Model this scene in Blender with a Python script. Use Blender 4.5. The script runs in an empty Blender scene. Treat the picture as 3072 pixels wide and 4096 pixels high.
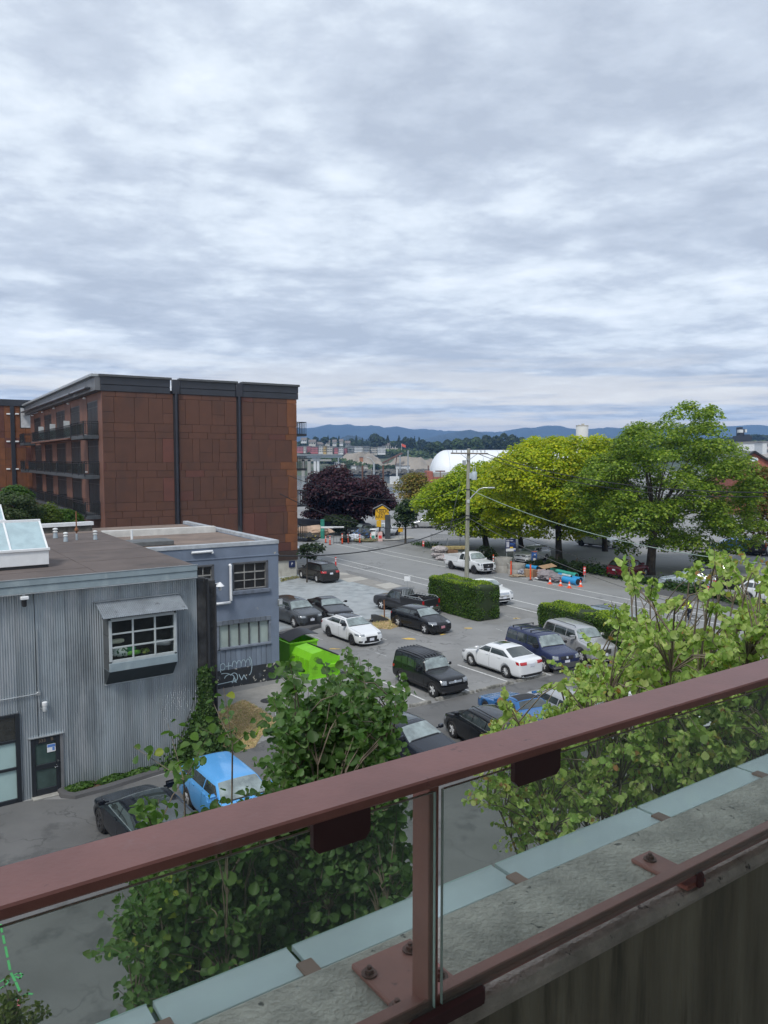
import bpy, bmesh, math, random
import numpy as np
from mathutils import Vector, Matrix
from mathutils.bvhtree import BVHTree
random.seed(7); RNG = np.random.default_rng(7)
PI = math.pi; R = math.radians
C = bpy.context.scene.collection
SC = bpy.context.scene

# ------------------------------------------------------------------ camera
F, CX, CY, EYE = 3077.0, 1536.0, 2048.0, 11.0          # focal length and centre in photo pixels, eye height in metres
PITCH = math.atan((CY - 1835.0) / F)
cam = bpy.data.cameras.new('camera'); camo = bpy.data.objects.new('camera', cam); C.objects.link(camo)
camo.location = (0, 0, EYE); camo.rotation_euler = (PI/2 - PITCH, 0, 0)
cam.sensor_fit = 'HORIZONTAL'; cam.sensor_width = 36.0; cam.lens = 36.0 * F / 3072.0
cam.clip_start = 0.05; cam.clip_end = 30000
SC.camera = camo
# ------------------------------------------------------------------ view
SC.view_settings.view_transform = 'Standard'; SC.view_settings.look = 'None'
SC.view_settings.gamma = 1.0; SC.view_settings.exposure = 0.80
SC.view_settings.use_curve_mapping = False
SC.cycles.max_bounces = 8; SC.cycles.transparent_max_bounces = 24
SC.cycles.volume_bounces = 0
# ------------------------------------------------------------------ world: nishita sky behind a broken cloud layer
SUN_EL, SUN_AZ = R(52), R(200)
w = bpy.data.worlds.new('World'); SC.world = w; w.use_nodes = True
nt = w.node_tree; nt.nodes.clear(); N = nt.nodes; L = nt.links
def nd(t, **k):
    n = N.new(t)
    for a, b in k.items(): setattr(n, a, b)
    return n
def mth(op, a, b=None, c=None):
    n = nd('ShaderNodeMath', operation=op)
    for i, v in enumerate((a, b, c)):
        if v is None: continue
        if isinstance(v, (int, float)): n.inputs[i].default_value = v
        else: L.new(v, n.inputs[i])
    return n.outputs[0]
out = nd('ShaderNodeOutputWorld')
sky = nd('ShaderNodeTexSky', sky_type='NISHITA'); sky.sun_disc = False
sky.sun_elevation = SUN_EL; sky.sun_rotation = SUN_AZ
bg1 = nd('ShaderNodeBackground'); bg1.inputs[1].default_value = 0.06
L.new(sky.outputs[0], bg1.inputs[0])
tc = nd('ShaderNodeTexCoord'); sp = nd('ShaderNodeSeparateXYZ'); L.new(tc.outputs['Generated'], sp.inputs[0])
zc = mth('MAXIMUM', sp.outputs[2], 0.0)
den = mth('ADD', zc, 0.10)
cb = nd('ShaderNodeCombineXYZ')
L.new(mth('DIVIDE', sp.outputs[0], den), cb.inputs[0]); L.new(mth('DIVIDE', sp.outputs[1], den), cb.inputs[1])
cb.inputs[2].default_value = 3.7
def noi(scale, det, rough, vec, lac=2.0, dist=0.0):
    n = nd('ShaderNodeTexNoise'); n.inputs['Scale'].default_value = scale; n.inputs['Detail'].default_value = det
    n.inputs['Roughness'].default_value = rough; n.inputs['Lacunarity'].default_value = lac
    n.inputs['Distortion'].default_value = dist; L.new(vec, n.inputs['Vector']); return n.outputs[0]
mp = nd('ShaderNodeMapping'); mp.inputs['Rotation'].default_value = (0, 0, R(-14)); mp.inputs['Scale'].default_value = (0.9, 1.0, 1.0)
L.new(cb.outputs[0], mp.inputs[0]); V = mp.outputs[0]
n1 = noi(1.9, 9, 0.60, V, 2.1, 0.12)          # rolls of the layer
n2 = noi(0.75, 3, 0.5, V, 2.0, 0.2)            # large soft areas
n3 = noi(8.0, 7, 0.6, V, 2.1, 0.15)            # fine shreds
n5 = noi(2.7, 5, 0.5, V, 2.2, 0.1)             # billows: creased undersides
bil = mth('SUBTRACT', 1.0, mth('MULTIPLY', mth('ABSOLUTE', mth('SUBTRACT', n5, 0.5)), 4.0))
nn = mth('ADD', mth('ADD', mth('ADD', mth('MULTIPLY', n1, 0.50), mth('MULTIPLY', n2, 0.42)), mth('MULTIPLY', n3, 0.12)), mth('MULTIPLY', mth('SUBTRACT', 0.62, bil), 0.11))
cr = nd('ShaderNodeValToRGB'); L.new(nn, cr.inputs[0]); e = cr.color_ramp.elements
e[0].position = 0.41; e[0].color = (0.325, 0.365, 0.43, 1)
e[1].position = 0.70; e[1].color = (0.665, 0.705, 0.75, 1)
for p, c in ((0.50, (0.405, 0.45, 0.515, 1)), (0.56, (0.50, 0.55, 0.605, 1)), (0.63, (0.585, 0.63, 0.685, 1))):
    q = e.new(p); q.color = c
# pale warm gap between the layer and the hills
lo = nd('ShaderNodeMapRange'); lo.inputs[1].default_value = 0.05; lo.inputs[2].default_value = 0.14
lo.inputs[3].default_value = 1.0; lo.inputs[4].default_value = 0.0; L.new(zc, lo.inputs[0])
st = nd('ShaderNodeMapping'); st.inputs['Scale'].default_value = (3.0, 3.0, 42.0); L.new(tc.outputs['Generated'], st.inputs[0])
n4 = noi(1.3, 5, 0.55, st.outputs[0])
gr = nd('ShaderNodeMapRange'); gr.inputs[1].default_value = 0.40; gr.inputs[2].default_value = 0.52; L.new(n4, gr.inputs[0])
mx = nd('ShaderNodeMix', data_type='RGBA'); L.new(mth('MULTIPLY', mth('MULTIPLY', lo.outputs[0], gr.outputs[0]), 0.85), mx.inputs['Factor'])
L.new(cr.outputs[0], mx.inputs['A']); mx.inputs['B'].default_value = (0.80, 0.745, 0.64, 1)
bg2 = nd('ShaderNodeBackground'); bg2.inputs[1].default_value = 1.0; L.new(mx.outputs['Result'], bg2.inputs[0])
ms = nd('ShaderNodeMixShader'); ms.inputs[0].default_value = 0.94
L.new(bg1.outputs[0], ms.inputs[1]); L.new(bg2.outputs[0], ms.inputs[2]); L.new(ms.outputs[0], out.inputs[0])
# ------------------------------------------------------------------ sun, veiled by cloud
sl = bpy.data.lights.new('sun', 'SUN'); sl.energy = 1.5; sl.angle = R(14); sl.color = (1.0, 0.96, 0.90)
so = bpy.data.objects.new('sun', sl); C.objects.link(so)
sd = Vector((math.sin(SUN_AZ)*math.cos(SUN_EL), math.cos(SUN_AZ)*math.cos(SUN_EL), math.sin(SUN_EL)))
so.rotation_euler = sd.to_track_quat('Z', 'Y').to_euler()

# ------------------------------------------------------------------ survey helpers: a sight line from the eye onto a plane of the place
def ray(x, y):
    u = (x - CX)/F; v = -(y - CY)/F; c, s = math.cos(PITCH), math.sin(PITCH)
    return Vector((u, c + v*s, -s + v*c))
def gp(x, y, z=0.0):
    d = ray(x, y); t = (z - EYE)/d.z
    return Vector((d.x*t, d.y*t, z))
def at(x, y, Y):
    d = ray(x, y); t = Y/d.y
    return Vector((d.x*t, Y, EYE + d.z*t))
class Face:
    """vertical facade plane: origin on the ground, angle of its run; local x along, y inward, z up"""
    def __init__(s, o, deg):
        s.o = Vector((o.x, o.y, 0)); s.a = R(deg); s.d = Vector((math.cos(s.a), math.sin(s.a), 0)); s.n = Vector((-math.sin(s.a), math.cos(s.a), 0))
    def uv(s, x, y, off=0.0):
        d = ray(x, y); o = s.o - s.n*off; e = Vector((0, 0, EYE))
        t = (o - e).dot(s.n)/d.dot(s.n); p = e + d*t
        return (p - s.o).dot(s.d), p.z
    def w(s, u, v, z): return s.o + s.d*u + s.n*v + Vector((0, 0, z))

# ------------------------------------------------------------------ object helpers
def tag(o, label=None, cat=None, group=None, kind=None):
    if label: o['label'] = label
    if cat: o['category'] = cat
    if group: o['group'] = group
    if kind: o['kind'] = kind
    return o
def thing(name, label, cat, loc=(0, 0, 0), rz=0.0, group=None):
    o = bpy.data.objects.new(name, None); C.objects.link(o); o.location = loc; o.rotation_euler = (0, 0, rz)
    o.empty_display_size = 0.2
    return tag(o, label, cat, group)
def mobj(name, me, parent=None, loc=None, rot=None, scale=None):
    o = bpy.data.objects.new(name, me); C.objects.link(o); o.parent = parent
    if loc is not None: o.location = loc
    if rot is not None: o.rotation_euler = rot
    if scale is not None: o.scale = scale
    return o
def clone(root, loc=None, rz=None, label=None, group=None):
    r = root.copy(); C.objects.link(r)
    if loc is not None: r.location = loc
    if rz is not None: r.rotation_euler = (0, 0, rz)
    if label: r['label'] = label
    if group: r['group'] = group
    for ch in list(root.children):
        c = ch.copy(); C.objects.link(c); c.parent = r
        for g in ch.children:
            d = g.copy(); C.objects.link(d); d.parent = c
    return r
class MB:
    def __init__(s): s.v = []; s.f = []; s.m = []; s.sm = []
    def add(s, vs, fs, m=0, smooth=False):
        b = len(s.v); s.v += [tuple(p) for p in vs]; s.f += [tuple(b+i for i in f) for f in fs]
        s.m += [m]*len(fs); s.sm += [smooth]*len(fs); return s
    def box(s, x0, x1, y0, y1, z0, z1, m=0, M=None):
        if x0 > x1: x0, x1 = x1, x0
        if y0 > y1: y0, y1 = y1, y0
        if z0 > z1: z0, z1 = z1, z0
        vs = [Vector(p) for p in ((x0,y0,z0),(x1,y0,z0),(x1,y1,z0),(x0,y1,z0),(x0,y0,z1),(x1,y0,z1),(x1,y1,z1),(x0,y1,z1))]
        if M is not None: vs = [M @ p for p in vs]
        return s.add(vs, ((0,3,2,1),(4,5,6,7),(0,1,5,4),(1,2,6,5),(2,3,7,6),(3,0,4,7)), m)
    def bbox(s, x0, x1, y0, y1, z0, z1, b=0.02, m=0, M=None):
        """box with bevelled vertical and horizontal edges"""
        bm = bmesh.new(); bmesh.ops.create_cube(bm, size=1)
        for v in bm.verts: v.co = Vector(((x0+x1)/2+v.co.x*(x1-x0), (y0+y1)/2+v.co.y*(y1-y0), (z0+z1)/2+v.co.z*(z1-z0)))
        bmesh.ops.bevel(bm, geom=bm.edges[:], offset=b, segments=1, affect='EDGES')
        if M is not None: bm.transform(M)
        bm.verts.index_update()
        s.add([v.co.copy() for v in bm.verts], [[v.index for v in f.verts] for f in bm.faces], m); bm.free(); return s
    def bar(s, a, b, w, h, m=0):
        a = Vector(a); b = Vector(b); d = b-a; l = d.length
        if l < 1e-6: return s
        q = d.to_track_quat('X', 'Z').to_matrix().to_4x4(); q.translation = a
        return s.box(0, l, -w/2, w/2, -h/2, h/2, m, q)
    def tube(s, pts, r, n=8, m=0, cap=True):
        pts = [Vector(p) for p in pts]; rs = r if isinstance(r, (list, tuple)) else [r]*len(pts)
        vs = []; fs = []
        for i, p in enumerate(pts):
            t = (pts[min(i+1, len(pts)-1)] - pts[max(i-1, 0)])
            if t.length < 1e-9: t = Vector((0, 0, 1))
            t.normalize(); a = Vector((0, 0, 1)) if abs(t.z) < .95 else Vector((1, 0, 0))
            u = t.cross(a).normalized(); w_ = t.cross(u)
            for k in range(n):
                an = 2*PI*k/n; vs.append(p + (u*math.cos(an) + w_*math.sin(an))*rs[i])
        for i in range(len(pts)-1):
            for k in range(n):
                k2 = (k+1) % n; fs.append((i*n+k, i*n+k2, (i+1)*n+k2, (i+1)*n+k))
        if cap: fs.append(tuple(range(n-1, -1, -1))); fs.append(tuple((len(pts)-1)*n+k for k in range(n)))
        return s.add(vs, fs, m, True)
    def lathe(s, prof, n=16, M=None, m=0, cap=True):
        vs = []; fs = []
        for (r, z) in prof:
            for k in range(n):
                an = 2*PI*k/n; p = Vector((r*math.cos(an), r*math.sin(an), z)); vs.append(M @ p if M is not None else p)
        for i in range(len(prof)-1):
            for k in range(n):
                k2 = (k+1) % n; fs.append((i*n+k, i*n+k2, (i+1)*n+k2, (i+1)*n+k))
        if cap: fs.append(tuple(range(n-1, -1, -1))); fs.append(tuple((len(prof)-1)*n+k for k in range(n)))
        return s.add(vs, fs, m, True)
    def prism(s, poly, h0, h1, M=None, m=0):
        """poly in xy, extruded z h0..h1"""
        n = len(poly); vs = [Vector((p[0], p[1], h0)) for p in poly] + [Vector((p[0], p[1], h1)) for p in poly]
        if M is not None: vs = [M @ p for p in vs]
        fs = [tuple(range(n-1, -1, -1)), tuple(range(n, 2*n))] + [(i, (i+1) % n, n+(i+1) % n, n+i) for i in range(n)]
        return s.add(vs, fs, m)
    def mesh(s, name, mats):
        me = bpy.data.meshes.new(name); me.from_pydata(s.v, [], s.f); me.update()
        for q in (mats if isinstance(mats, (list, tuple)) else [mats]): me.materials.append(q)
        me.polygons.foreach_set('material_index', s.m); me.polygons.foreach_set('use_smooth', s.sm)
        if any(s.sm): me.set_sharp_from_angle(angle=R(42))
        return me
    def build(s, name, mats, parent=None, **k):
        return mobj(name, s.mesh(name, mats), parent, **k)

# ------------------------------------------------------------------ materials
MATS = {}
def mat(name, col, rough=0.6, metal=0.0, var=0.12, scale=2.0, bump=0.0, bscale=30.0, col2=None, det=5, spec=0.5, coat=0.0, obj=False, stretch=None, rnd=0.0, lo=0.35, hi=0.65):
    if name in MATS: return MATS[name]
    m = bpy.data.materials.new(name); m.use_nodes = True; t = m.node_tree; p = t.nodes['Principled BSDF']
    p.inputs['Roughness'].default_value = rough; p.inputs['Metallic'].default_value = metal
    p.inputs['Specular IOR Level'].default_value = spec; p.inputs['Coat Weight'].default_value = coat; p.inputs['Coat Roughness'].default_value = 0.04
    def n(ty): return t.nodes.new(ty)
    tcn = n('ShaderNodeTexCoord') if obj else n('ShaderNodeNewGeometry')
    vec = tcn.outputs['Object'] if obj else tcn.outputs['Position']
    if stretch:
        mpn = n('ShaderNodeMapping'); mpn.inputs['Scale'].default_value = stretch; t.links.new(vec, mpn.inputs[0]); vec = mpn.outputs[0]
    c = Vector(col[:3])
    a = tuple(c*(1-var)) + (1,); b = (tuple(col2[:3]) if col2 else tuple(c*(1+var))) + (1,)
    if col2: a = tuple(c) + (1,)
    nz = n('ShaderNodeTexNoise'); nz.inputs['Scale'].default_value = scale; nz.inputs['Detail'].default_value = det; nz.inputs['Roughness'].default_value = 0.6
    t.links.new(vec, nz.inputs['Vector'])
    rp = n('ShaderNodeValToRGB'); rp.color_ramp.elements[0].position = lo; rp.color_ramp.elements[1].position = hi
    rp.color_ramp.elements[0].color = a; rp.color_ramp.elements[1].color = b
    t.links.new(nz.outputs[0], rp.inputs[0]); src = rp.outputs[0]
    if rnd:
        oi = n('ShaderNodeObjectInfo'); mr = n('ShaderNodeMapRange'); mr.inputs[3].default_value = 1-rnd; mr.inputs[4].default_value = 1+rnd
        t.links.new(oi.outputs['Random'], mr.inputs[0])
        vm = n('ShaderNodeVectorMath'); vm.operation = 'SCALE'; t.links.new(src, vm.inputs[0]); t.links.new(mr.outputs[0], vm.inputs['Scale']); src = vm.outputs[0]
    t.links.new(src, p.inputs['Base Color'])
    if bump:
        nb = n('ShaderNodeTexNoise'); nb.inputs['Scale'].default_value = bscale; nb.inputs['Detail'].default_value = 4
        t.links.new(vec, nb.inputs['Vector']); bp = n('ShaderNodeBump'); bp.inputs['Strength'].default_value = bump; bp.inputs['Distance'].default_value = 0.02
        t.links.new(nb.outputs[0], bp.inputs['Height']); t.links.new(bp.outputs[0], p.inputs['Normal'])
    MATS[name] = m; m['p'] = 1
    return m
def layer(m, col, scale, lo, hi, stretch=None, amt=1.0, seed=0.0, det=6, rough=None):
    """lay a second colour over a material where a noise passes a threshold (stains, chipped paint, wear)"""
    t = m.node_tree; p = t.nodes['Principled BSDF']; lk = p.inputs['Base Color'].links[0]; src = lk.from_socket
    g = t.nodes.new('ShaderNodeNewGeometry'); mpn = t.nodes.new('ShaderNodeMapping'); mpn.inputs['Location'].default_value = (seed, seed*1.7, seed*.6)
    if stretch: mpn.inputs['Scale'].default_value = stretch
    t.links.new(g.outputs['Position'], mpn.inputs[0])
    nz = t.nodes.new('ShaderNodeTexNoise'); nz.inputs['Scale'].default_value = scale; nz.inputs['Detail'].default_value = det; nz.inputs['Roughness'].default_value = .62
    t.links.new(mpn.outputs[0], nz.inputs['Vector'])
    mr = t.nodes.new('ShaderNodeMapRange'); mr.inputs[1].default_value = lo; mr.inputs[2].default_value = hi; mr.inputs[4].default_value = amt
    t.links.new(nz.outputs[0], mr.inputs[0])
    mxn = t.nodes.new('ShaderNodeMix'); mxn.data_type = 'RGBA'; t.links.new(mr.outputs[0], mxn.inputs['Factor']); t.links.new(src, mxn.inputs['A'])
    mxn.inputs['B'].default_value = tuple(col[:3]) + (1,); t.links.new(mxn.outputs['Result'], p.inputs['Base Color'])
    return m
def cracks(m, scale, wd, col, amt=.7):
    t = m.node_tree; p = t.nodes['Principled BSDF']; src = p.inputs['Base Color'].links[0].from_socket; g = t.nodes.new('ShaderNodeNewGeometry'); nz = t.nodes.new('ShaderNodeTexNoise'); nz.inputs['Scale'].default_value = scale*2.2; nz.inputs['Detail'].default_value = 4
    t.links.new(g.outputs['Position'], nz.inputs['Vector']); ad = t.nodes.new('ShaderNodeVectorMath'); ad.operation = 'MULTIPLY_ADD'; ad.inputs[1].default_value = (.9/scale,)*3; t.links.new(nz.outputs['Color'], ad.inputs[0]); t.links.new(g.outputs['Position'], ad.inputs[2])
    v = t.nodes.new('ShaderNodeTexVoronoi'); v.feature = 'DISTANCE_TO_EDGE'; v.inputs['Scale'].default_value = scale; t.links.new(ad.outputs[0], v.inputs['Vector']); n2_ = t.nodes.new('ShaderNodeTexNoise'); n2_.inputs['Scale'].default_value = scale*.8; t.links.new(g.outputs['Position'], n2_.inputs['Vector'])
    mr = t.nodes.new('ShaderNodeMapRange'); mr.inputs[1].default_value = 0; mr.inputs[2].default_value = wd; mr.inputs[3].default_value = amt; mr.inputs[4].default_value = 0; t.links.new(v.outputs['Distance'], mr.inputs[0]); m2 = t.nodes.new('ShaderNodeMapRange'); m2.inputs[1].default_value = .46; m2.inputs[2].default_value = .56; t.links.new(n2_.outputs[0], m2.inputs[0])
    mm = t.nodes.new('ShaderNodeMath'); mm.operation = 'MULTIPLY'; t.links.new(mr.outputs[0], mm.inputs[0]); t.links.new(m2.outputs[0], mm.inputs[1]); mx_ = t.nodes.new('ShaderNodeMix'); mx_.data_type = 'RGBA'; t.links.new(mm.outputs[0], mx_.inputs['Factor']); t.links.new(src, mx_.inputs['A']); mx_.inputs['B'].default_value = tuple(col)+(1,); t.links.new(mx_.outputs['Result'], p.inputs['Base Color']); return m
def paint(name, col, rough=0.22, flake=0.0): return mat('paint_'+name, col, rough, flake, var=0.03, scale=1.5, coat=0.45, spec=0.3, obj=True)
def glass_dark(name='car_glass', col=(0.035, 0.045, 0.045), spec=0.9): return mat(name, col, 0.04, 0, var=0.35, scale=2.2, spec=spec, coat=0.3, obj=True)
def leafmat(name, trans=0.45, rough=0.5):
    if name in MATS: return MATS[name]
    m = bpy.data.materials.new(name); m.use_nodes = True; t = m.node_tree; t.nodes.clear()
    o = t.nodes.new('ShaderNodeOutputMaterial'); a = t.nodes.new('ShaderNodeAttribute'); a.attribute_name = 'tint'
    p = t.nodes.new('ShaderNodeBsdfPrincipled'); p.inputs['Roughness'].default_value = rough; p.inputs['Specular IOR Level'].default_value = 0.35
    nz = t.nodes.new('ShaderNodeTexNoise'); nz.inputs['Scale'].default_value = 9.0; g = t.nodes.new('ShaderNodeNewGeometry'); t.links.new(g.outputs['Position'], nz.inputs['Vector'])
    mr = t.nodes.new('ShaderNodeMapRange'); mr.inputs[3].default_value = 0.82; mr.inputs[4].default_value = 1.18; t.links.new(nz.outputs[0], mr.inputs[0])
    vm = t.nodes.new('ShaderNodeVectorMath'); vm.operation = 'SCALE'; t.links.new(a.outputs['Color'], vm.inputs[0]); t.links.new(mr.outputs[0], vm.inputs['Scale'])
    t.links.new(vm.outputs[0], p.inputs['Base Color'])
    tr = t.nodes.new('ShaderNodeBsdfTranslucent'); v2 = t.nodes.new('ShaderNodeVectorMath'); v2.operation = 'MULTIPLY'; v2.inputs[1].default_value = (1.25, 1.35, 0.6)
    t.links.new(vm.outputs[0], v2.inputs[0]); t.links.new(v2.outputs[0], tr.inputs[0])
    mx_ = t.nodes.new('ShaderNodeMixShader'); mx_.inputs[0].default_value = trans
    t.links.new(p.outputs[0], mx_.inputs[1]); t.links.new(tr.outputs[0], mx_.inputs[2]); t.links.new(mx_.outputs[0], o.inputs[0])
    MATS[name] = m; return m
def pane(name, tint=(0.75, 0.84, 0.80), refl=0.06, rough=0.0, milk=None, milkamt=0.0):
    if name in MATS: return MATS[name]
    m = bpy.data.materials.new(name); m.use_nodes = True; t = m.node_tree; t.nodes.clear()
    o = t.nodes.new('ShaderNodeOutputMaterial'); tr = t.nodes.new('ShaderNodeBsdfTransparent'); tr.inputs[0].default_value = tuple(tint)+(1,)
    gl = t.nodes.new('ShaderNodeBsdfGlossy'); gl.inputs['Roughness'].default_value = rough; gl.inputs[0].default_value = (0.95, 1, 0.98, 1)
    lw = t.nodes.new('ShaderNodeLayerWeight'); pw = t.nodes.new('ShaderNodeMath'); pw.operation = 'POWER'; pw.inputs[1].default_value = 5.0; t.links.new(lw.outputs['Facing'], pw.inputs[0])
    ad = t.nodes.new('ShaderNodeMath'); ad.operation = 'MULTIPLY_ADD'; ad.inputs[1].default_value = 0.9; ad.inputs[2].default_value = refl; t.links.new(pw.outputs[0], ad.inputs[0]); ad.use_clamp = True
    src = tr.outputs[0]
    if milk:
        df = t.nodes.new('ShaderNodeBsdfDiffuse'); nz = t.nodes.new('ShaderNodeTexNoise'); nz.inputs['Scale'].default_value = 3.0; nz.inputs['Detail'].default_value = 6
        g = t.nodes.new('ShaderNodeNewGeometry'); t.links.new(g.outputs['Position'], nz.inputs['Vector'])
        rp = t.nodes.new('ShaderNodeValToRGB'); rp.color_ramp.elements[0].position = .4; rp.color_ramp.elements[1].position = .62
        rp.color_ramp.elements[0].color = tuple(milk)+(1,); rp.color_ramp.elements[1].color = tuple(x*1.18 for x in milk)+(1,)
        t.links.new(nz.outputs[0], rp.inputs[0]); t.links.new(rp.outputs[0], df.inputs[0])
        mk = t.nodes.new('ShaderNodeMixShader'); mk.inputs[0].default_value = milkamt; t.links.new(tr.outputs[0], mk.inputs[1]); t.links.new(df.outputs[0], mk.inputs[2]); src = mk.outputs[0]
    mxs = t.nodes.new('ShaderNodeMixShader'); t.links.new(ad.outputs[0], mxs.inputs[0]); t.links.new(src, mxs.inputs[1]); t.links.new(gl.outputs[0], mxs.inputs[2])
    t.links.new(mxs.outputs[0], o.inputs[0]); MATS[name] = m; return m
BLACK = mat('black_plastic', (0.015, 0.015, 0.017), 0.55)
DGREY = mat('dark_metal', (0.035, 0.037, 0.042), 0.45)
WHITE = mat('white_paint', (0.72, 0.74, 0.76), 0.45, var=0.06)
STEEL = mat('galvanised', (0.42, 0.45, 0.47), 0.4, 0.6, var=0.15)
CONC = mat('concrete', (0.32, 0.315, 0.29), 0.9, var=0.2, scale=4, bump=0.3)
WOOD = mat('weathered_wood', (0.22, 0.13, 0.08), 0.85, var=0.3, scale=5)
ORANGE = mat('orange_plastic', (0.75, 0.09, 0.02), 0.5)
REDP = mat('red_plastic', (0.62, 0.035, 0.03), 0.5)
def text_into(name, s, size, matl, parent, M, thick=0.004, align='CENTER', **k):
    cu = bpy.data.curves.new('t', 'FONT'); cu.body = s; cu.size = size; cu.align_x = align; cu.align_y = 'CENTER'; cu.extrude = thick/2
    ob = bpy.data.objects.new('t', cu); C.objects.link(ob); dg = bpy.context.evaluated_depsgraph_get()
    me = bpy.data.meshes.new_from_object(ob.evaluated_get(dg)); bpy.data.objects.remove(ob); bpy.data.curves.remove(cu)
    me.transform(M); me.materials.clear(); me.materials.append(matl); return mobj(name, me, parent)
def leaf_mesh(name, P, Nn, size, col, shape, mat_, parent=None, roll=None, up=None):
    """many leaves in one mesh: P centres, Nn normals, shape (k,3) outline fan in leaf space (x,y across/along, z cup)"""
    n = len(P); P = np.asarray(P, float); Nn = np.asarray(Nn, float); Nn /= np.linalg.norm(Nn, axis=1)[:, None] + 1e-9
    if up is None: up = RNG.normal(size=(n, 3))
    t = up - Nn*np.sum(up*Nn, axis=1)[:, None]; t /= np.linalg.norm(t, axis=1)[:, None] + 1e-9
    b = np.cross(Nn, t); sh = np.asarray(shape, float); k = len(sh); size = np.asarray(size, float)
    if size.ndim == 0: size = np.full(n, float(size))
    V = P[:, None, :] + size[:, None, None]*(b[:, None, :]*sh[None, :, 0:1] + t[:, None, :]*sh[None, :, 1:2] + Nn[:, None, :]*sh[None, :, 2:3])
    me = bpy.data.meshes.new(name); me.vertices.add(n*k); me.vertices.foreach_set('co', V.reshape(-1))
    # two half-fans folded on the midrib: vertex 0 = base, k//2 = tip
    h = k//2; fa = [list(range(0, h+1)), [0] + list(range(h, k))]
    idx = []; st_ = []; tot = []; c = 0
    base = (np.arange(n)*k)[:, None]
    A = base + np.array(fa[0])[None]; B = base + np.array(fa[1])[None]
    la, lb = len(fa[0]), len(fa[1])
    loops = np.concatenate([np.concatenate([A, B], axis=1).reshape(-1)])
    me.loops.add(len(loops)); me.loops.foreach_set('vertex_index', loops.astype(np.int32))
    me.polygons.add(2*n); ls = np.empty(2*n, np.int32); lt = np.empty(2*n, np.int32)
    ls[0::2] = np.arange(n)*(la+lb); ls[1::2] = np.arange(n)*(la+lb)+la; lt[0::2] = la; lt[1::2] = lb
    me.polygons.foreach_set('loop_start', ls); me.polygons.foreach_set('loop_total', lt)
    me.update(calc_edges=True)
    at_ = me.attributes.new('tint', 'FLOAT_COLOR', 'POINT'); cc = np.ones((n, k, 4), np.float32); cc[:, :, :3] = np.asarray(col)[:, None, :]
    at_.data.foreach_set('color', cc.reshape(-1)); me.materials.append(mat_)
    return mobj(name, me, parent)
LEAF6 = [(0, -.5, 0), (-.42, -.18, .14), (-.34, .25, .16), (0, .55, -.10), (.34, .25, .16), (.42, -.18, .14)]
LEAF4 = [(0, -.5, 0), (-.42, .02, .10), (0, .5, 0), (.42, .02, .10)]
LEAF8 = [(0, -.5, 0), (-.34, -.38, .12), (-.50, -.04, .20), (-.33, .30, .12), (0, .60, -.14), (.33, .30, .12), (.50, -.04, .20), (.34, -.38, .12)]
def pal(cols, n, jit=0.18):
    cols = np.asarray(cols, float); i = RNG.integers(0, len(cols), n); c = cols[i]*(1 + RNG.normal(size=(n, 1))*jit*.6)
    return np.clip(c*(1 + RNG.normal(size=(n, 3))*jit*.15), 0.004, 0.9)
# ================================================================== vehicles (builder; they are set out further down)
def lerp_tab(tab, x):
    if x <= tab[0][0]: return tab[0][1]
    for (a, p), (b, q) in zip(tab, tab[1:]):
        if x <= b: return p + (q-p)*((x-a)/(b-a) if b > a else 0)
    return tab[-1][1]
TYRE = mat('tyre_rubber', (0.022, 0.022, 0.023), 0.85)
CHROME = mat('bright_trim', (0.6, 0.61, 0.62), 0.18, 0.9, var=0.03)
ALLOY = mat('alloy_rim', (0.62, 0.63, 0.64), 0.35, 0.4, var=0.1)
BLKRIM = mat('black_rim', (0.03, 0.03, 0.033), 0.3, 0.3)
GLASS = glass_dark()
SHIELD = glass_dark('windshield_glass', (0.20, 0.245, 0.245), 1.0)  # paler base than the other car glass: sky reflection put into the colour
LAMPW = mat('lamp_clear', (0.30, 0.32, 0.34), 0.08, 0.4, var=0.25, scale=14, coat=1.0, obj=True)
LAMPR = mat('lamp_red', (0.42, 0.012, 0.015), 0.12, 0.0, coat=1.0)
AMBER = mat('lamp_amber', (0.65, 0.22, 0.03), 0.15, 0.0, coat=1.0)
PLATE = mat('plate_white', (0.68, 0.70, 0.76), 0.4, var=0.2, scale=30, col2=(0.35, 0.42, 0.62), obj=True, lo=.5, hi=.7)
WHEELS = {}
def wheel_meshes(wr, style):
    k = (wr, style)
    if k in WHEELS: return WHEELS[k]
    rot = Matrix.Rotation(PI/2, 4, 'X')
    t = MB(); w_ = .11
    t.lathe([(wr*.60, -w_), (wr*.90, -w_*1.05), (wr*.985, -w_*.8), (wr, -w_*.3), (wr, w_*.3), (wr*.985, w_*.8), (wr*.90, w_*1.05), (wr*.66, w_)], 22, rot, cap=False)
    r = MB()
    r.lathe([(wr*.66, w_*.2), (wr*.67, w_*1.02), (wr*.62, w_*.98), (wr*.58, w_*.45), (.02, w_*.40)], 22, rot)
    sp = MB(); n = {'five': 5, 'ten': 10, 'steel': 7, 'six': 6, 'black': 6, 'mesh': 12}[style]
    for i in range(n):
        a = 2*PI*i/n
        M = rot @ Matrix.Rotation(a, 4, 'Z')
        wd = {5: .085, 10: .035, 7: .07, 6: .08, 12: .028}[n]*wr/.33
        sp.bbox(wr*.08, wr*.63, -wd/2, wd/2, w_*.55, w_*.92, .008, 0, M)
    sp.lathe([(wr*.15, w_*.5), (wr*.16, w_*.98), (wr*.10, w_*1.02)], 12, rot)
    rm = BLKRIM if style in ('black',) else ALLOY
    WHEELS[k] = (t.mesh('wheel', TYRE), r.mesh('rim', BLKRIM), sp.mesh('spokes', rm)); return WHEELS[k]
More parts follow.
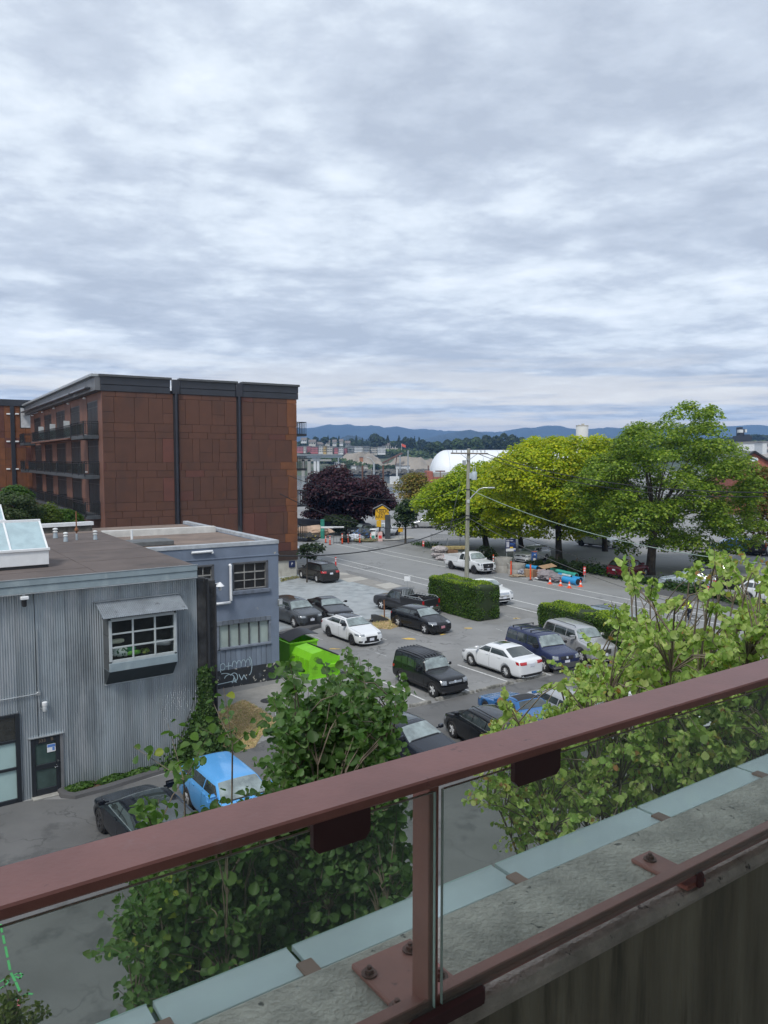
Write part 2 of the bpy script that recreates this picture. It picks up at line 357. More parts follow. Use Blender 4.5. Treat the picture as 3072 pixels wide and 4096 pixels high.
def make_car(name, label, cat, sp, body, group=None):
    L_, W_, H_ = sp['L'], sp['W'], sp['H']; wb = sp['wb']; fo = sp.get('fo', (L_-wb)*.47); gc = sp.get('gc', .20); wr = sp.get('wr', .33)
    hw0 = W_/2; xf = wb/2 + fo; X = lambda t: xf - t*L_
    ct, cz = sp['cowl']; rf = sp['rf']; rr = sp['rr']; dt, dz = sp['deck']; tz = sp['tail']; nz = sp['nose']; rw = sp.get('roofw', .76)
    zb = lambda t: lerp_tab([(0, nz*.72), (.012, nz*.93), (.03, nz), (ct, cz), (dt, dz), (.975, tz), (.99, tz*.93), (1, tz*.8)], t)
    def zr(t):
        return lerp_tab([(ct, zb(ct)+.01), (rf, H_-.035), ((rf+rr)/2, H_), (rr, H_-.03), (dt, dz+.015)], t)
    hw = lambda t: hw0*lerp_tab([(0, .74), (.012, .86), (.04, .94), (.10, .985), (.2, 1), (.85, 1), (.95, .965), (.985, .90), (1, .78)], t)
    if sp.get('boxy'): hw = lambda t: hw0*lerp_tab([(0, .90), (.012, .955), (.04, .985), (.10, 1), (.9, 1), (.97, .985), (.99, .95), (1, .90)], t)
    fa, ra = wb/2, -wb/2; Ra = wr + .055
    xs = {X(t) for t in (0, .012, .045, .10, (ct*.5+.05), ct-.012, ct+.012, ct*.5+rf*.5, rf-.012, rf+.02, (rf+rr)/2, rr-.02, rr+.012, dt-.012, min(dt+.012, .985), .955, .985, 1)}
    for c in (fa, ra): xs |= {c+s*Ra*k for s in (-1, 1) for k in (.35, .72, .93, 1.03)} | {c}
    xs = sorted(xs, reverse=True); q = [xs[0]]
    for x in xs[1:]:
        if q[-1]-x > .022: q.append(x)
    xs = q; rings = []
    for x in xs:
        t = (xf-x)/L_; h = hw(t); b = zb(t); cabin = ct < t < dt; zl = gc + (.05 if t < .03 or t > .97 else 0); arch = False
        for c in (fa, ra):
            dx = abs(x-c)
            if dx <= Ra: zl = max(gc, wr + math.sqrt(max(Ra*Ra-dx*dx, 0))); arch = True
        r_ = zr(t) if cabin else b
        k = max(0, min(1, (r_-b)/(H_-max(cz, .8)))) if cabin else 0
        j3z = max(zl+.03, gc+.2); j4z = max(j3z+.03, gc+.55*(b-gc)); j5z = max(j4z+.02, b-.07); bz = max(b, j5z+.015)
        ring = [(0, gc), (h*.66, gc), (h*(.955 if arch else .93), zl), (h*.99, j3z), (h, j4z), (h*.975, j5z), (h*.93, bz)]
        if cabin and r_ - bz > .02:
            w7 = h*(.90*(1-k) + rw*k); ring += [(w7, max(bz+.012, r_-.085*k-.004)), (w7*.86, max(bz+.016, r_-.012)), (0, r_+.015*k+.012)]
        else: ring += [(h*.82, bz+.012), (h*.5, bz+.028), (0, bz+.035)]
        rings.append((x, ring))
    n = len(rings[0][1]); vs = []; fs = []
    for x, ring in rings:
        for (y, z) in ring: vs.append((x, y, z))
        for (y, z) in ring[1:-1]: vs.append((x, -y, z))
    st = n + n - 2
    def idx(i, j, side): return i*st + (j if side > 0 or j in (0, n-1) else n + j - 1)
    for i in range(len(rings)-1):
        for j in range(n-1):
            fs.append((idx(i, j, 1), idx(i, j+1, 1), idx(i+1, j+1, 1), idx(i+1, j, 1)))
            fs.append((idx(i, j, -1), idx(i+1, j, -1), idx(i+1, j+1, -1), idx(i, j+1, -1)))
    for i, flip in ((0, False), (len(rings)-1, True)):
        for j in range(n-1):
            if j == 0: f = [idx(i, 0, 1), idx(i, 1, -1), idx(i, 1, 1)]
            elif j == n-2: f = [idx(i, j, 1), idx(i, j, -1), idx(i, n-1, 1)]
            else: f = [idx(i, j, 1), idx(i, j, -1), idx(i, j+1, -1), idx(i, j+1, 1)]
            fs.append(tuple(f[::-1]) if flip else tuple(f))
    me = bpy.data.meshes.new('c'); me.from_pydata(vs, [], fs); me.update()
    bm = bmesh.new(); bm.from_mesh(me); bmesh.ops.recalc_face_normals(bm, faces=bm.faces[:]); bm.to_mesh(me); bm.free()
    tmp = bpy.data.objects.new('t', me); C.objects.link(tmp); md = tmp.modifiers.new('s', 'SUBSURF'); md.levels = 2; md.render_levels = 2
    dg = bpy.context.evaluated_depsgraph_get(); bm_me = bpy.data.meshes.new_from_object(tmp.evaluated_get(dg)); bpy.data.objects.remove(tmp)
    bm_me.materials.clear(); bm_me.materials.append(body); bm_me.polygons.foreach_set('use_smooth', [True]*len(bm_me.polygons))
    root = thing(name, label, cat, group=group)
    mobj('body', bm_me, root)
    vv = [v.co.copy() for v in bm_me.vertices]; bvh = BVHTree.FromPolygons(vv, [tuple(p.vertices) for p in bm_me.polygons])
    def patch(pname, c4, d, m, nu=6, nv=4, off=.008, parent=root, bulge=0.0, rim=True):
        d = Vector(d).normalized(); c4 = [Vector(c) for c in c4]; vs_ = []
        for j in range(nv+1):
            for i in range(nu+1):
                u, v = i/nu, j/nv; p = c4[0].lerp(c4[1], u).lerp(c4[3].lerp(c4[2], u), v)
                p += (c4[0]-c4[3]).normalized()*bulge*4*u*(1-u)*(1-v)
                o_ = p - d*2.5; h = bvh.ray_cast(o_, d, 5.0)
                loc = h[0] if h[0] is not None else p
                vs_.append(loc - d*off)
        b = MB(); b.add(vs_, [(j*(nu+1)+i, j*(nu+1)+i+1, (j+1)*(nu+1)+i+1, (j+1)*(nu+1)+i) for j in range(nv) for i in range(nu)], 0, True)
        if rim:   # returns the pane's edge into the body
            o2 = [p + d*.03 for p in vs_]; k = len(vs_); ed = [i for i in range(nu+1)] + [(j*(nu+1)+nu) for j in range(1, nv+1)] + [nv*(nu+1)+i for i in range(nu-1, -1, -1)] + [j*(nu+1) for j in range(nv-1, 0, -1)]
            b2 = [vs_[i] for i in ed] + [o2[i] for i in ed]; m_ = len(ed)
            b.add(b2, [(i, (i+1) % m_, m_+(i+1) % m_, m_+i) for i in range(m_)])
        return b.build(pname, m, parent)
    # ---- glass
    zc, zroof = zb(ct), H_-.035
    yb, yt = hw(ct)*.86, hw(rf)*rw*.90
    def wsp(t, f):  # a point on the windscreen line
        return Vector((X(ct+(rf-ct)*t), 0, zc+(zroof-zc)*t))
    lo, hi = wsp(.10, 0), wsp(.93, 0); dd = Vector((-(H_-zc), 0, -(X(ct)-X(rf)))).normalized()
    patch('windshield', ((hi.x, yt, hi.z), (hi.x, -yt, hi.z), (lo.x, -yb, lo.z), (lo.x, yb, lo.z)), dd, SHIELD, 10, 5)
    patch('wiper', ((lo.x-.03, yb*.8, lo.z+.03), (lo.x-.03, -yb*.85, lo.z+.03), (lo.x, -yb*.9, lo.z), (lo.x, yb*.85, lo.z)), dd, BLACK, 8, 1, .016)
    z2 = zb(dt); lor = Vector((X(dt+(rr-dt)*.10), 0, z2+(zroof-z2)*.10)); hir = Vector((X(dt+(rr-dt)*.90), 0, z2+(zroof-z2)*.90))
    ddr = Vector(((H_-z2), 0, -(X(rr)-X(dt)))).normalized() if dt-rr > .04 else Vector((1, 0, -.1)).normalized()
    ybr, ytr = hw(dt)*(.80 if dt-rr > .06 else .74), hw(rr)*rw*.86
    patch('rear_window', ((hir.x, -ytr, hir.z), (hir.x, ytr, hir.z), (lor.x, ybr, lor.z), (lor.x, -ybr, lor.z)), ddr, GLASS, 8, 4)
    # side windows between the pillars
    def xa(z): k = (z-zc)/(zroof-zc); return X(ct+(rf-ct)*k) - sp.get('apil', .13)
    def xc(z): k = (z-z2)/(zroof-z2); return X(dt+(rr-dt)*k) + sp.get('cpil', .20)
    spl = [X(t) for t in sp['pillars']]
    for s in (1, -1):
        zlo = max(cz, dz)*.5+min(cz, dz)*.5 + .055; zhi = H_ - sp.get('rail', .145); d = Vector((0, -s, -.12))
        edges = [None]+spl+[None]
        for i in range(len(edges)-1):
            a0, a1 = (xa(zlo), xa(zhi)) if i == 0 else (edges[i]-.03, edges[i]-.03)
            b0, b1 = (xc(zlo), xc(zhi)) if i == len(edges)-2 else (edges[i+1]+.03, edges[i+1]+.03)
            if a0-b0 < .12: continue
            if a1-b1 < .02: b1 = a1-.02
            y = s*hw0
            patch('side_window', ((a1, y, zhi), (b1, y, zhi), (b0, y, zlo), (a0, y, zlo)) if s > 0 else ((b1, y, zhi), (a1, y, zhi), (a0, y, zlo), (b0, y, zlo)), d, GLASS, 6, 4, .007)
        # shut lines and handles
        tt = [ct+.035] + list(sp['pillars'])
        zz0 = gc+.13; zz1 = zlo-.05
        for t in sp.get('seams', tt):
            x = X(t); patch('door_seam', ((x, s*hw0, zz1), (x-.014, s*hw0, zz1), (x-.014, s*hw0, zz0), (x, s*hw0, zz0)), (0, -s, 0), BLACK, 1, 6, .004, rim=False)
        for t in sp.get('handles', [p_-.035 for p_ in sp['pillars'][:1]] + ([sp['pillars'][0]+.16] if len(sp['pillars']) > 0 and not sp.get('two') else [])):
            x = X(t); patch('door_handle', ((x+.09, s*hw0, zlo-.10), (x-.09, s*hw0, zlo-.10), (x-.09, s*hw0, zlo-.135), (x+.09, s*hw0, zlo-.135)), (0, -s, 0), sp.get('hmat', body), 2, 1, .03)
        x0, x1 = fa-Ra-.03, ra+Ra+.03
        patch('sill', ((x0, s*hw0, gc+sp.get('sill', .10)), (x1, s*hw0, gc+sp.get('sill', .10)), (x1, s*hw0, gc+.02), (x0, s*hw0, gc+.02)), (0, -s, 0), sp.get('clad', BLACK), 8, 1, .012)
        if sp.get('beltline'):
            patch('belt_trim', ((xa(zlo), s*hw0, zlo-.008), (xc(zlo), s*hw0, zlo-.008), (xc(zlo), s*hw0, zlo-.03), (xa(zlo), s*hw0, zlo-.03)), (0, -s, 0), CHROME, 10, 1, .010)
        if sp.get('fender'):
            for c_ in (fa, ra):
                for k in range(8):
                    a0_, a1_ = PI*k/8, PI*(k+1)/8; ri, ro = Ra+.01, Ra+.10
                    P_ = lambda r__, a_: (c_+r__*math.cos(a_), s*hw0, wr+r__*math.sin(a_))
                    patch('arch_trim', (P_(ro, a0_), P_(ro, a1_), P_(ri, a1_), P_(ri, a0_)), (0, -s, 0), sp['fender'], 2, 1, .018)
        # mirror on its stalk
        m = MB(); xm = X(ct)-.32; zm = zlo+.08
        m.bbox(xm-.06, xm+.07, s*(hw0*.98), s*(hw0*.98+.20), zm-.06, zm+.08, .025); m.bar((xm, s*hw0*.86, zm-.02), (xm, s*hw0*1.0, zm), .05, .04)
        m.build('door_mirror', sp.get('mirmat', body), root)
        # lamps wrap the corners
        hz0, hz1, hy = sp.get('hl', (nz*.74, nz*.90, .55)); dcor = Vector((-.80, -s*.60, 0))
        ho = hw0*.97
        c4 = ((xf-.10, s*hw0*hy, hz1), (xf-sp.get('hlw', .42), s*ho, hz1+.03), (xf-sp.get('hlw', .42)+.06, s*ho, hz0+.02), (xf-.04, s*hw0*hy, hz0))
        if s < 0: c4 = (c4[1], c4[0], c4[3], c4[2])
        patch('headlight', c4, dcor, LAMPW, 5, 3, .010)
        tz0, tz1, ty = sp.get('tl', (tz*.74, tz*.90, .62)); dr = Vector((.80, -s*.60, 0)); xr = X(1)
        c4 = ((xr+.30, s*ho, tz1), (xr+.05, s*hw0*ty, tz1-.01), (xr+.03, s*hw0*ty, tz0), (xr+.22, s*ho, tz0+.02))
        if s < 0: c4 = (c4[1], c4[0], c4[3], c4[2])
        patch('tail_light', c4, dr, LAMPR, 5, 3, .010)
        fz = gc+.12
        c4 = ((xf-.1, s*hw0*.62, fz+.09), (xf-.2, s*hw0*.86, fz+.09), (xf-.2, s*hw0*.86, fz), (xf-.1, s*hw0*.62, fz))
        if s < 0: c4 = (c4[1], c4[0], c4[3], c4[2])
        patch('fog_light_recess', c4, dcor, BLACK, 3, 2, .008)
    gy, g0, g1 = sp.get('grille', (.42, nz*.62, nz*.86))
    gz = hw0*gy
    gr_ = patch('grille', ((xf, gz, g1), (xf, -gz, g1), (xf, -gz*.9, g0), (xf, gz*.9, g0)), (-1, 0, 0), sp.get('gmat', BLACK), 8, 4, .012)
    if sp.get('gbars', 2):
        nb = sp.get('gbars', 2)
        for k in range(nb):
            z_ = g0+(g1-g0)*(k+1)/(nb+1)
            patch('grille_bar', ((xf, gz*.93, z_+.012), (xf, -gz*.93, z_+.012), (xf, -gz*.93, z_-.012), (xf, gz*.93, z_-.012)), (-1, 0, 0), sp.get('gbar', CHROME), 6, 1, .022, gr_)
    z_ = (g0+g1)/2+.02; patch('badge', ((xf, .06, z_+.05), (xf, -.06, z_+.05), (xf, -.06, z_-.05), (xf, .06, z_-.05)), (-1, 0, 0), CHROME, 2, 2, .028, gr_)
    b0, b1 = gc+.07, gc+.07+sp.get('intake', .15)
    patch('lower_grille', ((xf, hw0*.52, b1), (xf, -hw0*.52, b1), (xf, -hw0*.58, b0), (xf, hw0*.58, b0)), (-1, 0, 0), BLACK, 6, 2, .010)
    pz = sp.get('fplate', g0-.02)
    patch('license_plate', ((xf, .15, pz+.075), (xf, -.15, pz+.075), (xf, -.15, pz-.075), (xf, .15, pz-.075)), (-1, 0, 0), sp.get('pmat', PLATE), 2, 2, .03)
    pz = sp.get('rplate', tz*.74); xr = X(1)
    patch('license_plate', ((xr, -.15, pz+.075), (xr, .15, pz+.075), (xr, .15, pz-.075), (xr, -.15, pz-.075)), (1, 0, 0), sp.get('pmat', PLATE), 2, 2, .02)
    patch('rear_bumper', ((xr, -hw0*.8, gc+.17), (xr, hw0*.8, gc+.17), (xr, hw0*.76, gc+.05), (xr, -hw0*.76, gc+.05)), (1, 0, 0), sp.get('clad', BLACK), 6, 2, .015)
    if sp.get('fbump'):
        patch('front_bumper', ((xf, hw0*.96, gc+.34), (xf, -hw0*.96, gc+.34), (xf, -hw0*.94, gc+.08), (xf, hw0*.94, gc+.08)), (-1, 0, 0), sp['fbump'], 10, 3, .05)
    # hood shut line
    zt = zb(ct*.5)
    for s in (1, -1):
        patch('hood_seam', ((X(ct+.0), s*hw0*.86, zt), (X(ct+.0), s*hw0*.845, zt), (X(.045), s*hw0*.68, zt), (X(.045), s*hw0*.695, zt)), (0, 0, -1), BLACK, 1, 8, .003, rim=False)
    # ---- roof furniture
    if sp.get('roofmat'):
        patch('roof', ((X(rr)+.02, hw0*rw*.97, H_), (X(rr)+.02, -hw0*rw*.97, H_), (X(rf)-.02, -hw0*rw*.97, H_), (X(rf)-.02, hw0*rw*.97, H_)), (0, 0, -1), sp['roofmat'], 8, 8, .006)
    if sp.get('sunroof'):
        a = sp['sunroof']; patch('sunroof', ((X(a[1]), hw0*rw*.6, H_), (X(a[1]), -hw0*rw*.6, H_), (X(a[0]), -hw0*rw*.6, H_), (X(a[0]), hw0*rw*.6, H_)), (0, 0, -1), GLASS, 6, 4, .008)
    if sp.get('rails'):
        for s in (1, -1):
            r_ = MB(); y = s*hw0*rw*.80; r_.tube([(X(rf)-.10, y, H_-.03), (X(rf)-.2, y, H_+.045), (X(rr)+.2, y, H_+.04), (X(rr)+.08, y, H_-.03)], .018, 6); r_.build('roof_rail', sp['rails'], root)
    if sp.get('ribs'):
        for k in range(7):
            y = (k-3)*hw0*rw*.26; r_ = MB(); r_.bbox(X(rr)+.05, X(rf)-.12, y-.03, y+.03, H_-.02, H_+.022-.004*abs(k-3), .008); r_.build('roof_rib', sp['ribs'], root)
    if sp.get('crossbars'):
        for t in sp['crossbars']:
            r_ = MB(); r_.bar((X(t), -hw0*rw*.92, H_+.07), (X(t), hw0*rw*.92, H_+.07), .06, .03); r_.bar((X(t), -hw0*rw*.88, H_-.03), (X(t), -hw0*rw*.88, H_+.07), .05, .05); r_.bar((X(t), hw0*rw*.88, H_-.03), (X(t), hw0*rw*.88, H_+.07), .05, .05)
            r_.build('roof_bar', BLACK, root)
    # ---- cargo bed
    if sp.get('bed'):
        bt = sp['bed']; x0, x1 = X(dt)-.01, X(1)+.02; o_ = hw0*.995; f0 = min(dz, tz)-.10; b = MB()
        for s in (1, -1): b.bbox(x1, x0, s*(o_-.09), s*o_, f0, bt, .02)
        b.bbox(x1, x1+.09, -o_, o_, f0-.16, bt, .02); b.bbox(x0-.07, x0, -o_+.02, o_-.02, f0, bt, .015); b.build('cargo_bed', body, root)
        l_ = MB(); l_.box(x1+.09, x0-.07, -o_+.09, o_-.09, dz+.03, dz+.06)
        for s in (1, -1): l_.box(ra-.38, ra+.38, s*(o_-.30), s*(o_-.095), dz+.06, dz+.22)
        l_.build('bed_liner', BLACK, root)
        for s in (1, -1):
            q_ = MB(); q_.bbox(x1-.012, x1+.06, s*(o_-.14), s*(o_+.006), bt-.33, bt-.06, .01); q_.build('tail_light', LAMPR, root)
        q_ = MB(); q_.bbox(x1-.12, x1+.02, -o_*.9, o_*.9, gc+.16, gc+.33, .03); q_.build('rear_bumper', CHROME if sp.get('chromeb') else BLACK, root)
    if sp.get('rack'):
        x0, x1 = X(dt)-.03, X(1)+.1; o_ = hw0*.93; zt_ = sp['bed']+.13; q_ = MB()
        for s in (1, -1):
            q_.tube([(x0, s*o_, sp['bed']), (x0-.05, s*o_, zt_), (x1+.25, s*o_, zt_), (x1, s*o_, sp['bed'])], .022, 6, 0)
            for k in range(6): xx = x0-.2-(x0-x1-.6)*k/5; q_.bar((xx, s*o_, sp['bed']), (xx-.12, s*o_, zt_), .03, .03)
        q_.build('bed_rail', STEEL, root); q_ = MB()
        for k in range(9): yy = -o_*.82+o_*1.64*k/8; q_.bar((x0-.04, yy, sp['bed']), (x0+.06, yy*.85, H_-.02), .03, .03)
        q_.bar((x0-.04, -o_*.9, sp['bed']+.02), (x0-.04, o_*.9, sp['bed']+.02), .04, .04); q_.bar((x0+.06, -o_*.72, H_-.01), (x0+.06, o_*.72, H_-.01), .04, .04)
        q_.build('headache_rack', STEEL, root)
    q_ = MB(); q_.bbox(X(.97), X(.03), -hw0*.80, hw0*.80, gc-.06, gc+.10, .03); q_.build('underbody', BLACK, root)
    # ---- wheels
    tm, rm, sm = wheel_meshes(wr, sp.get('rim', 'ten'))
    for x in (fa, ra):
        for s in (1, -1):
            y = s*(hw0-.135); rot = (0, 0, 0 if s < 0 else PI)
            w_ = mobj('wheel', tm, root, loc=(x, y, wr), rot=rot); mobj('rim', rm, w_); mobj('spokes', sm, w_)
            k = MB(); k.lathe([(Ra-.012, -.10), (Ra-.012, .06)], 18, Matrix.Translation((x, s*(hw0-.17), wr)) @ Matrix.Rotation(PI/2*s, 4, 'X') ); k.build('wheel_well', BLACK, root)
    return root
def put(car, fpx, rpx, side, sp=None, rz=None, wb=None):
    """stand a car so that its two near wheels touch the ground at two surveyed points"""
    a, b = gp(*fpx), gp(*rpx); d = (a-b); d.z = 0; d.normalize()
    if rz is not None: d = Vector((math.cos(R(rz)), math.sin(R(rz)), 0))
    left = Vector((-d.y, d.x, 0)); m = (a+b)/2
    if rz is not None: m = a - d*(wb/2)
    hw = sp['W']/2-.02
    m = m - left*(hw if side == 'L' else -hw)
    car.location = (m.x, m.y, 0.004); car.rotation_euler = (0, 0, math.atan2(d.y, d.x)); return car
S_SEDAN = dict(L=4.65, W=1.78, H=1.46, wb=2.7, nose=.74, cowl=(.265, .97), rf=.42, rr=.70, deck=(.875, 1.04), tail=1.03, pillars=[.515], rim='ten', roofw=.74, gc=.17)
S_SUV = dict(L=4.65, W=1.89, H=1.66, wb=2.8, nose=.90, cowl=(.255, 1.09), rf=.375, rr=.86, deck=(.965, 1.12), tail=1.10, pillars=[.50, .72], rim='ten', roofw=.76, gc=.22, wr=.36, rails=CHROME, beltline=1)
S_PICK = dict(L=5.85, W=2.03, H=1.95, wb=3.75, nose=1.14, cowl=(.245, 1.27), rf=.335, rr=.575, deck=(.60, 1.02), tail=1.02, pillars=[.455], rim='black', roofw=.76, gc=.36, wr=.42, bed=1.42, boxy=1, cpil=.10, grille=(.52, .66, 1.06), hl=(.88, 1.06, .62), apil=.14, rail=.20)
# ================================================================== ground, street, water, hills
def sheet(name, pts, m, z, kind='structure', **k):
    b = MB(); b.add([(p[0], p[1], z) for p in pts], [tuple(range(len(pts)))]); o = b.build(name, m)
    if o.data.polygons[0].normal.z < 0: o.data.flip_normals()
    return tag(o, kind=kind, **k)
ASPH = mat('asphalt', (0.232, 0.234, 0.232), 0.9, var=0.10, scale=0.35, det=8, bump=0.25, bscale=60)
layer(ASPH, (0.085, 0.088, 0.092), 0.16, .50, .68, amt=.55, seed=3); layer(ASPH, (0.21, 0.21, 0.205), 22, .66, .74, amt=.5, seed=9); layer(ASPH, (0.06, 0.062, 0.066), 0.9, .64, .72, amt=.5, seed=5)
cracks(ASPH, .22, .012, (.07, .072, .075)); layer(ASPH, (.085, .082, .08), 1.1, .655, .70, amt=.7, seed=31)
ROAD = mat('road_asphalt', (0.24, 0.246, 0.248), 0.9, var=0.08, scale=0.25, det=8, bump=0.2, bscale=50)
layer(ROAD, (0.20, 0.205, 0.21), 0.5, .50, .75, (.2, 1, 1), .35, 4); layer(ROAD, (0.085, 0.09, 0.095), 0.35, .60, .66, (1, .35, 1), .45, 14)
cracks(ROAD, .12, .007, (.09, .092, .095), .6)
WALKA = mat('dark_walk_asphalt', (0.085, 0.085, 0.088), 0.92, var=0.12, scale=.8, bump=0.2)
LOTF = mat('far_lot_asphalt', (0.25, 0.253, 0.255), 0.9, var=0.10, scale=0.15, det=8)
GRAV = mat('crushed_stone', (0.29, 0.32, 0.335), 0.95, var=0.25, scale=1.2, det=9, bump=0.6, bscale=25); layer(GRAV, (0.36, 0.385, 0.40), .45, .47, .62, (1, .4, 1), .6, 2)
SLAB = mat('sidewalk_concrete', (0.26, 0.252, 0.235), 0.9, var=0.12, scale=2, det=7, bump=.2); layer(SLAB, (0.17, 0.165, 0.155), .8, .52, .7, amt=.5, seed=1)
LINE = mat('road_paint', (0.62, 0.63, 0.62), 0.8, var=0.15, scale=6); layer(LINE, (0.17, 0.175, 0.18), 7, .54, .66, amt=.8, seed=6)
LINEF = mat('worn_paint', (0.40, 0.41, 0.41), 0.85, var=0.15, scale=6); layer(LINEF, (0.15, 0.155, 0.16), 6, .48, .60, amt=.9, seed=8)
YEL = mat('yellow_marking', (0.62, 0.42, 0.10), 0.8, var=.2, scale=8)
DRY = mat('dry_soil', (0.46, 0.34, 0.20), 0.95, var=.35, scale=3, det=9, bump=.6)
sheet('ground', [(-500, -80), (1500, -80), (1500, 900), (260, 900), (90, 430), (36, 262), (-24, 232), (-90, 222), (-500, 215)], ASPH, 0)
b = MB(); e_ = [(1500, 900), (260, 900), (90, 430), (36, 262), (-24, 232), (-90, 222), (-500, 215)]
for p, q in zip(e_, e_[1:]): b.add([(p[0], p[1], 0), (q[0], q[1], 0), (q[0]-1, q[1]+5, -5), (p[0]-1, p[1]+5, -5)], [(0, 1, 2, 3)])
ROCK = mat('rip_rap', (0.14, 0.135, 0.12), 0.95, var=.4, scale=1.2, bump=.8); tag(b.build('quay_bank', ROCK), kind='structure')
g = lambda x, y, z=0: tuple(gp(x, y, z))
# street between the two lots: edges follow the lane lines towards the left vanishing point
def linept(a, b_, x): # a point of the surveyed line a-b at photo column x
    k = (x-a[0])/(b_[0]-a[0]); return gp(x, a[1]+(b_[1]-a[1])*k)
LA = ((1261, 2231), (2142, 2450)); LBn = ((1280, 2218), (2145, 2421)); LC = ((1337, 2175), (2400, 2397)); LD = ((1406, 2175), (2570, 2409))
def ground_line(name, a, b_, w_, m, z=.012, ext=0.0, **k):
    p, q = gp(*a), gp(*b_); d = (q-p); d.z = 0; l = d.length; d.normalize(); n_ = Vector((-d.y, d.x, 0)); q = q + d*ext
    return sheet(name, [p-n_*w_/2, q-n_*w_/2, q+n_*w_/2, p+n_*w_/2], m, z, **k)
ra, rb = gp(1261, 2231), gp(2142, 2450); SD = (rb-ra).normalized(); SN = Vector((-SD.y, SD.x, 0))   # street run, and towards the far side
if SN.y < 0: SN = -SN
def sp_(u, v): p = ra + SD*u + SN*v; return (p.x, p.y)
far_v = (gp(1764, 2224)-ra).dot(SN)
sheet('road', [sp_(-60, -1.6), sp_(140, -1.6), sp_(140, far_v), sp_(-60, far_v)], ROAD, .004)
for nm, (a, b_), w_ in (('lane_line', LA, .14), ('lane_line', LBn, .14), ('lane_line', LC, .15), ('lane_line', LD, .12)):
    p, q = gp(*a), gp(*b_); u0, v0 = (p-ra).dot(SD), (p-ra).dot(SN); u1, v1 = (q-ra).dot(SD), (q-ra).dot(SN)
    uu = u1 + 60; vv_ = v0 + (v1-v0)*(uu-u0)/(u1-u0); n_ = 26; b = MB()
    for k in range(n_):
        ua, ub = u0+(uu-u0)*k/n_, u0+(uu-u0)*(k+1)/n_; va, vb = v0+(vv_-v0)*k/n_, v0+(vv_-v0)*(k+1)/n_
        if k % 9 == 7: continue
        b.add([(*sp_(ua, va-w_/2), .010), (*sp_(ub, vb-w_/2), .010), (*sp_(ub, vb+w_/2), .010), (*sp_(ua, va+w_/2), .010)], [(0, 1, 2, 3)])
    tag(b.build(nm, LINE), kind='structure')
# bicycle stencil in the near bike lane
b = MB()
def stroke(b, pts, w_, M, z=.010):
    for p, q in zip(pts, pts[1:]):
        p, q = Vector((*p, 0)), Vector((*q, 0)); d = (q-p); 
        if d.length < 1e-5: continue
        d.normalize(); n_ = Vector((-d.y, d.x, 0))*w_/2; p = p - d*w_*.3; q = q + d*w_*.3
        b.add([M @ (Vector((v.x, v.y, z))) for v in (p-n_, q-n_, q+n_, p+n_)], [(0, 1, 2, 3)])
ang = math.atan2(SD.y, SD.x); Mb = Matrix.Translation(gp(1516, 2281)) @ Matrix.Rotation(ang, 4, 'Z')
circ = lambda cx, cy, r_, n_=12: [(cx+r_*math.cos(2*PI*k/n_), cy+r_*math.sin(2*PI*k/n_)) for k in range(n_+1)]
for pts in (circ(-.75, 0, .42), circ(.75, 0, .42), [(-.75, 0), (-.15, .55), (.6, .5), (.75, 0)], [(-.75, 0), (.05, .02), (.6, .5)], [(.05, .02), (-.2, .7)]): stroke(b, pts, .09, Mb)
Mb2 = Matrix.Translation(gp(1450, 2267)) @ Matrix.Rotation(ang, 4, 'Z')
for pts in ([(-1.0, 0), (1.0, 0)], [(.4, .4), (1.0, 0), (.4, -.4)]): stroke(b, pts, .11, Mb2)
tag(b.build('bike_lane_marking', LINEF), kind='structure')
# far pavement of dark asphalt with its kerb, and the far lot
b = MB(); K0, K1 = sp_(33, far_v), sp_(140, far_v)
v2 = far_v + 5.2
pv = [sp_(33, far_v), sp_(140, far_v), sp_(140, v2), sp_(33, v2)]
b.prism(pv, 0, .11); tag(b.build('far_pavement', WALKA), kind='structure')
b = MB(); b.prism([sp_(33, far_v-.15), sp_(140, far_v-.15), sp_(140, far_v-.003), sp_(33, far_v-.003)], 0, .13); tag(b.build('far_kerb', CONC), kind='structure')
sheet('parking_lot', [sp_(-60, v2+.2), sp_(160, v2+.2), sp_(160, v2+70), sp_(-60, v2+70)], LOTF, .005)
for (a, c) in (((2297, 2262), (2408, 2242)), ((2330, 2285), (2455, 2268)), ((2385, 2275), (2500, 2312)), ((2205, 2165), (2420, 2200)), ((2620, 2262), (2800, 2290)), ((2660, 2340), (2760, 2322)), ((2820, 2240), (3060, 2290)), ((1980, 2165), (2200, 2178)), ((2700, 2292), (2960, 2345)), ((2560, 2212), (2780, 2242)), ((2990, 2215), (3072, 2222))):
    ground_line('bay_line', a, c, .13, LINEF, .012)
# parking lot in front: painted bays, faded marks
for (a, c) in (((1514, 2721), (1717, 2810)), ((1846, 2753), (1894, 2771)), ((1831, 2660), (2049, 2733)), ((2150, 2684), (2204, 2702)), ((1390, 2480), (1300, 2420))):
    ground_line('bay_line', a, c, .11, LINE, .012)
for (a, c) in (((1240, 2540), (1290, 2560)), ((1525, 2552), (1545, 2560)), ((1600, 2512), (1690, 2545)), ((2015, 2462), (2080, 2478)), ((1985, 2515), (2010, 2525)), ((1103, 2862), (1108, 2780)), ((1500, 2610), (1545, 2625))):
    ground_line('bay_line', a, c, .10, LINEF, .012)
for (x, y, sx, sy) in ((1634, 2556, .45, .22), (1340, 2596, .4, .2), (1768, 2538, .3, .2), (1873, 2514, .35, .2), (2065, 2474, .3, .15), (2860, 3120, .4, .2)):
    p = gp(x, y); n_ = 9; sheet('paint_mark', [(p.x+sx*math.cos(2*PI*k/n_)*RNG.uniform(.25, 1.3), p.y+sy*math.sin(2*PI*k/n_)*RNG.uniform(.2, 1.5)) for k in range(n_)], YEL, .012)
